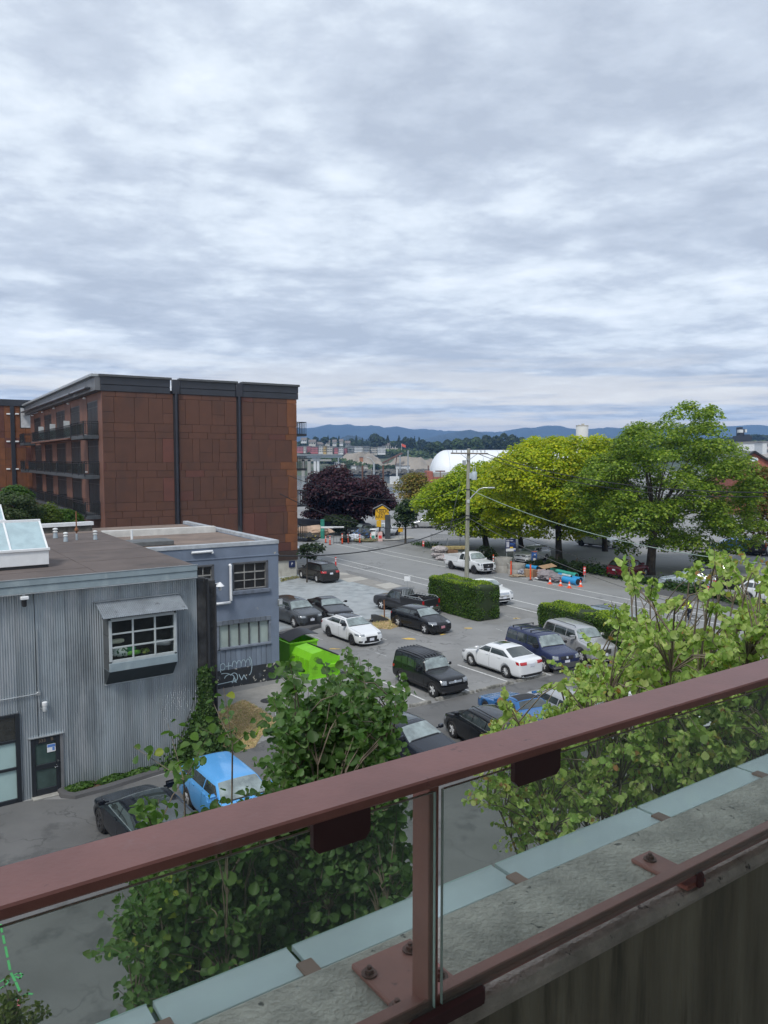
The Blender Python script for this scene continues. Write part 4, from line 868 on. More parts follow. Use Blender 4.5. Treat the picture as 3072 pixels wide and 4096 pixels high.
# ---- roof furniture
def skylight(name, label, px0, pyb, px1, pyb1, ptop, pridge, wl, dback):
    o0 = gp(px1, pyb1, zr1); t_ = thing(name, label, 'skylight', (o0.x, o0.y, zr1), W1.a); Fq = Face(o0, 36.5)
    zc_ = Fq.uv(px1, ptop)[1]-zr1; zrd = Fq.uv(pridge[0], pridge[1], -dback)[1]-zr1
    b = MB(); b.bbox(-wl, 0, 0, dback*2, 0.10, zc_, .01); b.build('kerb_box', WHITE, t_)
    b = MB(); b.box(-wl+.02, -.02, .02, dback*2-.02, 0, .10); b.build('base', BLACK, t_)
    b = MB(); b.bbox(-wl, .04, -.05, .05, zc_-.03, zc_+.06, .01); b.bbox(-wl, -.30+.3, dback-.05, dback+.05, zrd-.06, zrd+.06, .01)
    nb = 7
    for k in range(nb):
        x = -k*wl/(nb-1)*1.0; xr_ = x if k else -.02
        b.bar((xr_-.02, 0, zc_+.03), (xr_-.02, dback, zrd), .06, .06); b.bar((xr_-.02, dback*2, zc_+.03), (xr_-.02, dback, zrd), .05, .05)
    b.bar((-.02, .05, zc_+.02), (-.02, dback*2, zc_+.02), .06, .06); b.build('glazing_bars', WHITE, t_)
    GP = pane('skylight_pane', (.80, .90, .92), .10, .02, (.50, .62, .66), .55)
    for k in range(nb-1):
        x0, x1 = -(k+1)*wl/(nb-1)+.01, -k*wl/(nb-1)-.05
        for s in (0, 1):
            ya, yb_ = (0.03, dback-.02) if s == 0 else (dback*2-.03, dback+.02); b = MB()
            b.add([(x0, ya, zc_+.05), (x1, ya, zc_+.05), (x1, yb_, zrd), (x0, yb_, zrd), (x0, ya, zc_+.04), (x1, ya, zc_+.04), (x1, yb_, zrd-.01), (x0, yb_, zrd-.01)], [(0, 1, 2, 3), (7, 6, 5, 4), (0, 4, 5, 1), (2, 6, 7, 3)]); b.build('pane', GP, t_)
    b = MB(); b.add([(-.02, .05, zc_+.05), (-.02, dback*2-.05, zc_+.05), (-.02, dback, zrd), (-.03, .05, zc_+.05), (-.03, dback*2-.05, zc_+.05), (-.03, dback, zrd)], [(0, 1, 2), (5, 4, 3)]); b.build('pane', GP, t_)
    return t_
skylight('roof_skylight', 'white framed greenhouse skylight on the brown roof of the workshop', 0, 2275, 197, 2268, 2197, (174, 2082), 7.2, 1.15)
skylight('roof_skylight', 'second white skylight at the left edge, rising behind the larger one', 0, 2150, 22, 2128, 2083, (4, 2022), 4.0, .9)
VENT = mat('vent_metal', (.36, .42, .46), .45, .4, var=.15)
def vent(x, y, ytop, label):
    p = gp(x, y, zr1); h = at(x, ytop, p.y).z - zr1; t_ = thing('roof_vent', label, 'roof vent', p, 0, 'zinc vents on the workshop roof')
    b = MB(); b.lathe([(h*.24, 0), (h*.20, h*.35), (h*.15, h*.62)], 14); b.build('flue', VENT, t_)
    b = MB(); b.lathe([(h*.20, h*.56), (h*.25, h*.60), (h*.20, h*.68)], 14); b.lathe([(h*.14, h*.66), (h*.14, h*.8), (h*.25, h*.84), (h*.25, h*.92), (h*.12, h), (.01, h*1.02)], 14); b.build('cowl', mat('vent_white', (.6, .62, .62), .5), t_)
vent(222, 2152, 2112, 'zinc roof vent nearest the big skylight, leftmost of the three')
vent(263, 2166, 2129, 'zinc roof vent nearest the camera, between the skylight and the rusty mast')
vent(381, 2158, 2122, 'zinc roof vent at the right, near the white coping of the next roof')
p = gp(307, 2160, zr1); t_ = thing('roof_mast', 'thin rusty mast standing on the brown roof among the vents', 'mast', p)
hm = at(305, 2045, p.y).z-zr1
b = MB(); b.tube([(0, 0, 0), (0, 0, .3)], .05, 8); b.build('foot', VENT, t_); b = MB(); b.tube([(0, 0, .25), (0, 0, hm)], .03, 8); b.lathe([(.03, .36), (.09, .42), (.09, .52), (.03, .60)], 8); b.build('pole', mat('rusty_pole', (.20, .09, .045), .9, var=.3, scale=4), t_)
# ================================================================== blue-grey building behind
W2 = Face(gp(1118, 2715), 32.5); w2 = thing('rendered_building', 'two storey building in flaking blue-grey paint with black plinth', 'building', W2.o, W2.a)
BLU = mat('blue_grey_paint', (0.165, 0.205, 0.275), 0.75, var=.10, scale=.9, det=9, bump=.25, bscale=18); layer(BLU, (.10, .13, .18), .7, .52, .7, (1, 1, .45), .6, 2); layer(BLU, (.30, .36, .43), 2.6, .64, .72, (1, 1, .5), .5, 6); layer(BLU, (.42, .40, .33), 2.2, .70, .715, amt=1, seed=11)
BLKP = mat('chipped_black_plinth', (0.022, 0.026, 0.032), 0.7, var=.2, bump=.5, bscale=9); layer(BLKP, (.44, .43, .38), 1.9, .575, .59, (1, 1, 1.2), 1, 21, 8); layer(BLKP, (.10, .12, .14), 3, .60, .66, amt=.6, seed=2)
U2 = lambda x, y, off=0.0: W2.uv(x, y, off)
zt2 = U2(1110, 2163)[1]; ul2 = -9.5; zpl = U2(1090, 2652)[1]
win = [(U2(930, 2252), U2(1072, 2240), U2(1072, 2350)), (U2(790, 2262), U2(856, 2256), U2(856, 2370))]
wz_t = (win[0][0][1]+win[0][1][1])/2; wz_b = win[0][2][1]; wx = [(win[0][0][0], win[0][1][0]), (win[1][0][0]-.6, win[1][1][0])]
lo_t = U2(1080, 2462)[1]; lo_l = U2(828, 2500)[0]-1.2; lo_r = U2(1084, 2500)[0]; lo_b = U2(1080, 2572)[1]
wall_pieces = []
b = MB()
def wp(x0, x1, z0, z1, y=0): b.box(x0, x1, y, .3, z0, z1)
wp(ul2, 0, wz_t, zt2-.12); wp(ul2, wx[1][0], lo_t, wz_t); wp(wx[1][1], wx[0][0], wz_b, wz_t); wp(wx[0][1], 0, wz_b, wz_t); wp(wx[1][0], 0, lo_t, wz_b); wp(lo_r, 0, zpl, lo_t)
b.build('wall', BLU, w2)
DEP = 14.0
b = MB(); b.box(-.3, 0, .3, DEP, 0, zt2-.12); b.box(ul2, -.3, .5, DEP, 0, zt2-1.2); b.build('side_wall', BLU, w2)
b = MB(); b.bbox(ul2, .03, -.04, .30, zt2-.14, zt2+.04, .012); b.bbox(-.28, .04, .3, DEP, zt2-.14, zt2+.04, .012); b.build('parapet_coping', mat('coping_metal', (.40, .43, .46), .5, .2, var=.2), w2)
ROOF2 = mat('roof_gravel_felt', (.19, .145, .12), .95, var=.2, scale=.8, det=8); layer(ROOF2, (.10, .08, .07), .6, .5, .7, amt=.7, seed=7)
b = MB(); b.box(ul2-2, -.3, .3, DEP, zt2-.34, zt2-.16); b.build('roof', ROOF2, w2)
b = MB(); b.bbox(ul2, .03, -.03, 0, U2(1100, 2218)[1]-.03, U2(1100, 2218)[1]+.03, .01); b.build('string_course', BLU, w2)
b = MB(); b.box(ul2, .03, -.04, .3, 0, zpl); b.box(-.3, .03, .3, DEP, 0, zpl); b.build('plinth', BLKP, w2)
WFR = mat('dark_window_frame', (.085, .09, .10), .6, var=.2, scale=3); WBAR = mat('worn_glazing_bar', (.26, .26, .25), .7, var=.25, scale=6)
DKG = glass_dark('old_window_glass', (.012, .013, .014), .6)
for (x0, x1) in wx:
    f = MB(); f.bbox(x0, x0+.07, -.02, .22, wz_b, wz_t, .01); f.bbox(x1-.12, x1, -.02, .22, wz_b, wz_t, .01); f.bbox(x0, x1, -.02, .22, wz_t-.09, wz_t, .01); f.bbox(x0, x1, -.02, .22, wz_b, wz_b+.05, .01)
    fo = f.build('window', WFR, w2); ia, ib, ja, jb = x0+.07, x1-.12, wz_b+.05, wz_t-.09; g_ = MB()
    for k in range(4): c = ia+(ib-ia)*k/3; g_.bbox(c-.022, c+.022, .06, .12, ja, jb, .005)
    hs = [0, .33, .66, 1]
    for k in hs: z_ = ja+(jb-ja)*k; g_.bbox(ia, ib, .055, .115, z_-.022-(.02 if k in (0, .66) else 0), z_+.022, .005)
    g_.build('glazing_bars', WBAR, fo)
    for i in range(3):
        for j in range(3):
            q = MB(); q.box(ia+(ib-ia)*i/3+.02, ia+(ib-ia)*(i+1)/3-.02, .09, .097, ja+(jb-ja)*hs[j]+.02, ja+(jb-ja)*hs[j+1]-.02); q.build('pane', DKG, fo)
    s_ = MB(); s_.bbox(x0-.06, x1+.08, -.12, .04, wz_b-.20, wz_b-.001, .02); s_.build('window_sill', mat('sill_paint', (.13, .155, .20), .8, var=.25, scale=4), w2)
# lower shopfront: shingle lintel, milky panes, boards beneath
for k in range(16):
    x0 = lo_l+(lo_r-lo_l)*k/16; b = MB(); b.bbox(x0+.005, lo_l+(lo_r-lo_l)*(k+1)/16-.005, -.03+RNG.uniform(-.006, .006), .1, lo_t-.20+RNG.uniform(-.02, .02), lo_t+.005, .006); b.build('shingle', mat('shingle_paint', (.12, .14, .17), .8, var=.2, rnd=.2), w2)
lf = MB(); xm_ = U2(868, 2540)[0]
for c in (lo_l, xm_, lo_r-.10): lf.bbox(c, c+.11, .0, .2, lo_b, lo_t-.2, .01)
lf.bbox(lo_l, xm_+.04, -.06, .2, lo_b-.05, lo_b+.05, .012); lf.bbox(xm_+.14, lo_r, -.06, .2, lo_b-.03, lo_b+.07, .012)
lw = lf.build('shopfront_frame', mat('shopfront_paint', (.17, .20, .25), .7, var=.2, scale=3), w2)
MP = mat('milky_pane', (.33, .40, .38), .35, var=.10, scale=1.5)
edges = [lo_l+.11, (lo_l+xm_)/2+.03, xm_]; e2 = [xm_+.11+(lo_r-.10-xm_-.11)*k/5 for k in range(6)]
for es in (edges, e2):
    for a_, c_2 in zip(es, es[1:]):
        q = MB(); q.box(a_+.05, c_2-.02, .12, .13, lo_b+.06, lo_t-.2); q.build('pane', MP, lw)
        q = MB(); q.bbox(a_, a_+.05, .06, .18, lo_b+.06, lo_t-.2, .008); q.build('mullion', WFR, lw)
n_ = 13
for k in range(n_+4):
    x0 = lo_l+(lo_r-lo_l)*k/(n_+4); x1 = lo_l+(lo_r-lo_l)*(k+1)/(n_+4); q = MB(); q.bbox(x0+.008, x1-.008, .015+RNG.uniform(-.008, .006), .10, zpl, lo_b-.05, .008); q.build('board', mat('board_paint', (.165, .205, .265), .75, var=.14, scale=2, rnd=.10, stretch=(1, 1, .4)), w2)
b = MB(); b.box(lo_l, lo_r, .16, .3, zpl, lo_t); b.build('inner_wall', BLACK, w2)
# white plastic pipe
ux, uz = U2(922, 2262, .1); u3, z3 = U2(915, 2410, .1); u4, z4 = U2(826, 2424, .1)
b = MB(); b.tube([(ux, -.02, uz+.02), (ux, -.10, uz), (ux, -.11, z3+.08), (ux-.03, -.11, z3+.02), (ux-.10, -.11, z3), (u4-1.2, -.11, z3-.03)], .065, 10); b.build('drain_pipe', mat('white_pipe', (.74, .76, .78), .4), w2)
uh, zh = U2(842, 2205, .1); b = MB(); b.tube([(uh+.1, -.1, zh-.10), (uh+.1, -.1, zh), (uh-.9, -.1, zh-.02)], .06, 10); b.build('drain_pipe', mat('white_pipe', (1, 1, 1)), w2)
# barn lamp on its arm
u5, z5 = U2(880, 2342, .7); u6, z6 = U2(825, 2352, .1)
t_ = thing('yard_lamp', 'white bell shaped yard lamp on a bracket over the sill of the blue-grey building', 'lamp', W2.w(u5, -.7, z5), W2.a)
b = MB(); b.lathe([(.02, .16), (.05, .14), (.19, -.02), (.20, -.03), (.17, -.02)], 16); b.build('shade', WHITE, t_); b = MB(); b.lathe([(.05, -.02), (.075, -.10), (.07, -.20), (.03, -.25)], 12); b.build('bulb_jar', mat('lamp_glass', (.5, .5, .5)), t_)
b = MB(); b.bar((0, 0, .13), (-.75, .6, -.10), .035, .035); b.bar((-.05, .05, -.02), (-.75, .6, -.25), .03, .03); b.bar((0, 0, .15), (-.30, .25, -.05), .03, .03); b.bar((-.3, .25, .03), (-.35, .28, -.12), .03, .03); b.bbox(-.85, -.70, .52, .72, -.35, 0, .02); b.build('arm', WHITE, t_)
# warning sign
u7, z7 = U2(846, 2428, .03); u8, z8 = U2(855, 2478, .03)
t_ = thing('warning_sign', 'white and red no parking notice on the blue-grey wall beside the black column', 'sign', W2.w(u8-.36, -.03, z8), W2.a)
sh_ = z7-z8; b = MB(); b.bbox(-.38, .36, -.01, .01, 0, sh_, .004); b.build('board', WHITE, t_)
RT = mat('sign_red', (.62, .05, .06), .5)
for i, (s_, k) in enumerate((('PRIVATE PROPERTY', .09), ('NO', .17), ('PARKING', .15), ('AT ANY TIME', .08), ('TOW AWAY', .08))): text_into('lettering', s_, k, RT, t_, Matrix.Translation((0, -.016, sh_*(.90-.19*i))) @ Matrix.Rotation(PI/2, 4, 'X'))
# graffiti strokes sprayed over boards and plinth
gm = mat('pale_spray_paint', (.42, .55, .62), .6); b = MB(); ug = U2(878, 2655)[0]; wg = (U2(1000, 2650)[0]-ug)
def spray(pts, w_=.035):
    P_ = [(ug+wg*x, zpl+z) for x, z in pts]
    for (x0, z0), (x1, z1) in zip(P_, P_[1:]):
        d = Vector((x1-x0, z1-z0)); 
        if d.length < 1e-4: continue
        n_ = Vector((-d.y, d.x)).normalized()*w_/2; e = d.normalized()*w_*.3
        b.add([(x0-n_.x-e.x, -.046, z0-n_.y-e.y), (x1-n_.x+e.x, -.046, z1-n_.y+e.y), (x1+n_.x+e.x, -.046, z1+n_.y+e.y), (x0+n_.x-e.x, -.046, z0+n_.y-e.y)], [(0, 1, 2, 3)])
arc = lambda cx, cz_, rx, rz_, a0, a1, n_=12: [(cx+rx*math.cos(a0+(a1-a0)*k/n_), cz_+rz_*math.sin(a0+(a1-a0)*k/n_)) for k in range(n_+1)]
spray([(.02, -.05), (.02, .32)]); spray(arc(.09, .20, .08, .16, 2.6, -3.4)); spray([(.20, .20), (.36, .20)]); spray([(.28, .02), (.28, .36)])
for k in range(4): spray(arc(.47+.15*k, .14, .075, .26, PI, -.2))
spray(arc(.95, .05, .10, .45, 1.4, -1.5)); spray(arc(.30, -.42, .16, .20, 2.9, -1.2)); spray(arc(.45, -.40, .12, .22, 2.6, -1.6)); spray([(-.1, -.62), (.2, -.60), (.55, -.55)]); spray([(.62, -.30), (.70, -.58), (.78, -.35), (.86, -.58)]); spray(arc(.10, -.25, .22, .12, 1.8, .1)); spray([(.40, -.65), (.46, -.38), (.52, -.66)], .045)
b.build('graffiti', gm, w2)
# lamp box and cable fixing on the corner
for (x, y, lab) in ((1113, 2408, 'small grey lamp box fixed to the right corner of the blue-grey building'),):
    u_, z_ = U2(x, y); t_ = thing('wall_lamp', lab, 'lamp', W2.w(0.02, -.02, z_), W2.a); b = MB(); b.bbox(-.10, .14, -.12, .0, -.16, .16, .02); b.build('housing', mat('galvanised', (1, 1, 1)), t_); b = MB(); b.box(-.06, .10, -.125, -.115, -.10, .10); b.build('lens', mat('lamp_glass', (.5, .5, .5)), t_)
# roof of the blue-grey building: long white coping wall behind, hatch, pipe
pA, pB = gp(407, 2150, zt2-.16), gp(858, 2128, zt2-.16); hA = at(858, 2104, pB.y).z-(zt2-.16)
M2i = (Matrix.Translation(W2.o) @ Matrix.Rotation(W2.a, 4, 'Z')).inverted(); a2, b2 = M2i @ pA, M2i @ pB
cw = MB(); cw.bar((a2.x, a2.y, zt2-.16+hA*.5), (b2.x, b2.y, zt2-.16+hA*.5), .45, hA); cw.build('upstand_wall', mat('whitewashed_upstand', (.55, .55, .53), .8, var=.12, scale=2), w2)
p = gp(590, 2180, zt2-.16); q = M2i @ p; b = MB(); b.bbox(q.x-1.1, q.x+1.1, q.y-.7, q.y+.7, zt2-.16, zt2+.08, .03); b.build('roof_hatch', mat('hatch_grey', (.13, .14, .145), .5, .2, var=.2), w2)
p = gp(528, 2176, zt2-.16); t_ = M2i @ p; b = MB(); b.tube([(t_.x, t_.y, zt2-.16), (t_.x, t_.y, zt2+.55)], .06, 8); b.build('vent_pipe', WHITE, w2)
# ================================================================== brown weathering-steel block
W3 = Face(gp(1192, 2302), 32.0); w3 = thing('apartment_block', 'four storey apartment block clad in rust brown steel panels with black parapet', 'building', W3.o, W3.a)
U3 = lambda x, y, off=0.0: W3.uv(x, y, off)
uL3 = U3(410, 1700)[0]; zT3 = U3(1190, 1540)[1]; zP3 = U3(1187, 1598)[1]; zB3 = U3(1193, 2200)[1]
D3 = 34.0
b = MB(); b.box(uL3+.1, -.1, .12, D3, zB3, zP3); b.build('wall', mat('dark_backing', (1, 1, 1)), w3)
RUST = mat('weathering_steel', (0.088, 0.037, 0.023), 0.7, var=.10, scale=.9, det=8, rnd=.09, bump=.1); layer(RUST, (.045, .025, .02), .5, .5, .7, (1, 1, .35), .55, 3); layer(RUST, (.13, .045, .018), 1.6, .60, .72, (1, 1, .5), .6, 9)
RUSTO = mat('orange_rust_steel', (0.17, 0.062, 0.024), 0.7, var=.15, scale=1.2, rnd=.2); layer(RUSTO, (.08, .035, .02), .8, .5, .68, (1, 1, .3), .6, 2)
RUSTR = mat('red_rust_steel', (0.10, 0.036, 0.026), 0.7, var=.12, scale=1.2, rnd=.15)
kx = lambda x: 380+x*.31655; ky = lambda y: 1480+y*.31655
dp1 = U3(kx(1030), ky(1100))[0]; dp2 = U3(780+560*.31655, ky(1100))[0]
bays3 = [(uL3+.02, dp1-.22), (dp1+.22, dp2-.22), (dp2+.22, -.02)]
ys3 = [292, 352, 676, 781, 862, 1168, 1272, 1362, 1670, 1778, 1862, 2170, 2290, 2390]
zz3 = [U3(kx(620), ky(y))[1] for y in ys3]
zz3 = [zP3]+zz3[1:]; zz3 = [z for z in zz3 if z > zB3+.4]+[zB3]
def panel(x0, x1, z0, z1, m=None, proud=None):
    if x1-x0 < .08 or z1-z0 < .08: return
    o = MB(); g_ = .011; y = -.03-(proud if proud is not None else RNG.uniform(0, .018)); o.bbox(x0+g_, x1-g_, y, .10, z0+g_, z1-g_, .006)
    if m is None: m = RUSTR if RNG.random() < .12 else RUST
    o.build('steel_panel', m, w3)
for bi, (x0, x1) in enumerate(bays3):
    for r_ in range(len(zz3)-1):
        z1, z0 = zz3[r_], zz3[r_+1]; tall = (z1-z0) > 2.0
        if not tall:
            x = x0 - RNG.uniform(.2, 1.5); wd = 1.66
            while x < x1:
                xe = x+wd; last = bi == 2 and xe > x1-.05
                panel(max(x, x0), min(xe, x1), z0, z1, RUSTO if (last and bi == 2) else None); x = xe
        else:
            x = x0
            while x < x1-.05:
                wd = RNG.choice([1.2, 1.65, .62, 1.15, 1.65]); xe = min(x+wd, x1)
                if x1-xe < .4: xe = x1
                edge = (bi == 0 and x == x0) or (bi == 2 and xe == x1)
                if edge: xe = min(x+.9, x1) if bi == 0 else xe
                if bi == 2 and xe == x1 and xe-x > 1.2:
                    panel(x, x1-1.0, z0, z1); panel(x1-1.0, x1, z0, z1, RUSTO); break
                if RNG.random() < .30 and wd > 1.1:
                    zm = z0+(z1-z0)*.42; panel(x, xe, z0, zm); panel(x, xe, zm, z1)
                else: panel(x, xe, z0, z1, RUSTO if edge and bi == 2 else None)
                x = xe
for u_ in (dp1, dp2):
    b = MB(); b.bbox(u_-.20, u_+.20, -.01, .1, zB3, zP3, .01); b.build('joint_channel', DGREY, w3)
    b = MB(); b.tube([(u_, -.16, 5.0), (u_, -.16, zP3+.1)], .13, 10); b.bbox(u_-.32, u_+.32, -.25, .05, zP3-.02, zP3+1.2, .03); b.build('downpipe', mat('navy_black_metal', (.018, .020, .030), .4), w3)
SLT = mat('slate_metal', (.030, .034, .044), .42, .2, var=.12, scale=.5)
gap = .38; cuts = [(uL3-.15, dp1-gap-.08), (dp1+gap, dp2-gap*.6), (dp2+gap*.9, .12)]
for (x0, x1) in cuts:
    zm = zP3+(zT3-zP3)*.40
    b = MB(); b.bbox(x0, x1, -.10, .25, zP3, zm-.02, .015); b.build('parapet_panel', SLT, w3)
    n_ = 2 if x1-x0 > 8 else 1
    for k in range(n_): 
        b = MB(); b.bbox(x0+(x1-x0)*k/n_+.01, x0+(x1-x0)*(k+1)/n_-.01, -.14, .25, zm, zT3-.20, .015); b.build('parapet_panel', SLT, w3)
    b = MB(); b.bbox(x0-.10, x1+.10, -.30, .40, zT3-.20, zT3, .03); b.build('parapet_coping', mat('coping_dark', (.075, .08, .085), .45, .2), w3)
b = MB(); b.box(uL3+.3, -.3, .3, D3-.3, zP3-.1, zP3+.3); b.build('roof', ROOFB, w3)
b = MB(); b.box(uL3, 0, -.02, D3, zB3-.9, zB3-.005); b.build('base_band', mat('dark_band', (.045, .028, .022), .6), w3)
WHC = mat('whitewashed_concrete', (.46, .45, .40), .85, var=.1, scale=1.2); layer(WHC, (.55, .38, .12), .8, .62, .70, amt=.5, seed=3); layer(WHC, (.22, .20, .17), 1.6, .55, .7, (1, 1, .3), .5, 1)
b = MB(); b.box(-8, -.08, .10, 6, 0, zB3-.9); b.build('base_wall', WHC, w3)
u_, z_ = U3(1182, 2256); t_ = thing('parking_sign', 'tiny navy plate on the whitewashed base of the brown apartment block', 'sign', W3.w(-.6, .05, z_), W3.a); b = MB(); b.bbox(-.32, .32, -.03, .0, -.30, .32, .01); b.build('plate', mat('navy_sign', (.02, .03, .09), .4), t_); text_into('letter', 'P', .36, WHITE, t_, Matrix.Translation((0, -.034, .02)) @ Matrix.Rotation(PI/2, 4, 'X'))
# right return of the block seen as balcony edges
for (y0, y1) in ((1690, 1745), (1827, 1882), (1962, 2025), (2100, 2160)):
    zt_, zb2_ = at(1200, y0, W3.o.y+2).z, at(1200, y1, W3.o.y+2).z; q = MB(); q.box(.02, 1.5, 1.0, 4.5, zb2_, zb2_+.22); q.build('balcony_slab', SLT, w3)
    q = MB(); q.bar((1.45, 1.0, zt_), (1.45, 4.5, zt_), .06, .06); q.bar((.1, 1.0, zt_), (1.45, 1.0, zt_), .06, .06)
    for k in range(15): q.bar((1.45, 1.0+3.5*k/14, zb2_), (1.45, 1.0+3.5*k/14, zt_), .03, .03)
    for k in range(6): q.bar((.1+1.35*k/6, 1.0, zb2_), (.1+1.35*k/6, 1.0, zt_), .03, .03)
    q.build('balcony_railing', BLACK, w3)
# ---- left facade with windows and balconies: runs inward from the corner
cor = W3.w(uL3, 0, 0)
class LF:   # facade plane through the corner, perpendicular to W3
    def uv(s, x, y, off=0.0):
        d = ray(x, y); o = cor - W3.d*off; e = Vector((0, 0, EYE)); t = (o-e).dot(W3.d)/d.dot(W3.d); p = e+d*t; return (p-cor).dot(W3.n), p.z
lf_ = LF(); kA = lambda x, y, off=0.0: lf_.uv(x*.31655, 1460+y*.31655, off)
lw_ = kA(385, 700)[0]
fl = []
for (yt_, yb_) in ((455, 895), (945, 1385), (1420, 1870)):   # window head and floor levels read near the corner
    fl.append((kA(1180, yt_)[1], kA(1180, yb_)[1]))
cols3 = [kA(x, 700)[0] for x in (1240, 1105, 1012, 895, 822, 712, 652, 562, 515, 432)]
wins = [(cols3[i], cols3[i+1]) for i in range(0, 10, 2)]
BRN = mat('brown_cladding', (.15, .070, .05), .7, var=.15, scale=.6, rnd=.1)
b = MB(); zs_ = []
for (u0_, u1_) in [(0, wins[0][0])]+[(wins[i][1], wins[i+1][0]) for i in range(4)]+[(wins[4][1], lw_)]:
    q = MB(); q.box(uL3-.02, uL3+.2, u0_+.01, u1_-.01, 0, zP3); q.build('cladding_pier', BRN, w3)
prev = zP3
for (zh_, zf_) in fl:
    q = MB(); q.box(uL3+.0, uL3+.2, 0, lw_, zh_, prev-.01); q.build('spandrel', BRN, w3); prev = zf_
q = MB(); q.box(uL3, uL3+.2, 0, lw_, 0, prev-.01); q.build('spandrel', BRN, w3)
CURT = mat('curtain_glass', (.16, .21, .22), .12, var=.7, scale=1.4, coat=.6, stretch=(3, 3, .15), col2=(.40, .45, .44), lo=.52, hi=.62)
for (zh_, zf_) in fl:
    for (u0_, u1_) in wins:
        q = MB(); x = uL3+.06; zt_ = zh_-.55
        for k in range(4): c = u0_+(u1_-u0_)*k/3; q.box(x-.05, x+.06, c-.04, c+.04, zf_, zh_)
        for z_ in (zf_+.05, zt_, zh_-.04): q.box(x-.055, x+.065, u0_, u1_, z_-.04, z_+.04)
        fr_ = q.build('window', mat('window_black', (.02, .025, .028), .4), w3)
        for k in range(3):
            q = MB(); a_, c_2 = u0_+(u1_-u0_)*k/3+.04, u0_+(u1_-u0_)*(k+1)/3-.04; q.box(x, x+.02, a_, c_2, zf_+.09, zt_-.04); q.box(x, x+.02, a_, c_2, zt_+.04, zh_-.08); q.build('pane', CURT, fr_)
b = MB(); b.box(uL3+.02, uL3+.25, 0, lw_, prev-.0, zP3); b.build('inner_wall', BLACK, w3)
def balcony(u0_, u1_, zf_, out=1.5, hgt=1.12, glass=True, slab=.32):
    x1 = uL3-out; q = MB(); q.bbox(x1, uL3-.03, u0_, u1_, zf_-slab, zf_, .02); s_ = q.build('balcony_slab', mat('balcony_slab_metal', (.06, .07, .08), .5, var=.2), w3)
    q = MB(); n_ = max(4, int((u1_-u0_)/.35))
    for z_ in (zf_+hgt, zf_+hgt-.16, zf_+.08): q.bar((x1+.03, u0_, z_), (x1+.03, u1_, z_), .045, .045); q.bar((x1+.03, u0_+.03, z_), (uL3-.05, u0_+.03, z_), .045, .045); q.bar((x1+.03, u1_-.03, z_), (uL3-.05, u1_-.03, z_), .045, .045)
    for k in range(n_+1): c = u0_+.02+(u1_-u0_-.04)*k/n_; q.bar((x1+.03, c, zf_), (x1+.03, c, zf_+hgt), .03, .03)
    for k in range(8): c = x1+(out-.1)*k/7+.03; q.bar((c, u0_+.03, zf_), (c, u0_+.03, zf_+hgt), .028, .028)
    for k in (0, n_//2, n_): c = u0_+.03+(u1_-u0_-.06)*k/n_; q.bbox(x1-.02, x1+.08, c-.05, c+.05, zf_-.1, zf_+hgt, .01)
    q.build('balcony_railing', mat('railing_black', (.014, .016, .02), .45), s_)
    if glass:
        for k in range(0, n_, 3): a_, c_2 = u0_+(u1_-u0_)*k/n_+.03, u0_+(u1_-u0_)*min(n_, k+3)/n_-.03; g_ = MB(); g_.box(x1+.05, x1+.06, a_, c_2, zf_+.12, zf_+hgt-.2); g_.build('glass_panel', pane('balcony_glass', (.55, .68, .66), .10), s_)
for i, (zh_, zf_) in enumerate(fl):
    balcony(wins[0][0]-.3, wins[0][1]+.8, zf_, 1.25)
    if i > 0: 
        balcony(wins[1][0]-.5, wins[2][0]-.05, zf_, .9); balcony(wins[2][0]+.05, wins[3][0]-.05, zf_, .9); balcony(wins[3][0]+.05, wins[4][1]-1.0, zf_, .9)
    balcony(wins[4][1]-.6, wins[4][1]+3.2, zf_, 1.3)
zh_, zf_ = fl[0]; q = MB(); q.box(uL3-1.1, uL3, wins[1][0], wins[4][0]+.4, fl[1][0]+.15, zf_-.05); q.build('terrace_front', BRN, w3)
balcony(wins[1][0]-.2, wins[4][0]+.4, zf_, .9, 1.1, True, .12)
for i in range(3):
    c = wins[i+1][1]+.4; q = MB(); q.box(uL3-.6, uL3-.05, c-.03, c+.03, zf_, zf_+1.7); q.build('privacy_screen', mat('screen_white', (.5, .55, .58), .3), w3)
# soffit canopies and parapet on the left side
zm = zP3+(zT3-zP3)*.42
for (u0_, u1_) in ((-.1, cols3[2]-.6), (cols3[2]-.5, cols3[8]+.6), (cols3[8]+.8, lw_+1)):
    q = MB(); q.bbox(uL3-.55, uL3-.02, u0_, u1_, zP3+.02, zT3-.22, .02); q.build('parapet_panel', mat('parapet_grey', (.13, .135, .145), .5, var=.2, scale=.8), w3)
    q = MB(); q.bbox(uL3-.85, uL3+.4, u0_-.05, u1_+.05, zT3-.22, zT3, .02); q.build('parapet_coping', mat('coping_pale', (.32, .34, .35), .4, .3), w3)
for (u0_, u1_) in ((1.6, cols3[2]-.9), (cols3[2]-.3, cols3[8]+.4), (cols3[8]+.7, lw_+.8)):
    q = MB(); q.bbox(uL3-1.0, uL3-.02, u0_, u1_, zP3+.25, zm-.15, .04); q.build('canopy', mat('canopy_metal', (.11, .12, .135), .3, .5, var=.3, scale=.6), w3)
for i, (zh_, zf_) in enumerate(fl):   # small pale lamps under each floor
    for (u0_, u1_) in wins:
        q = MB(); q.bbox(uL3-.25, uL3-.02, u1_+.40, u1_+.52, zh_+.35, zh_+.50, .02); q.build('facade_lamp', WHITE, w3)
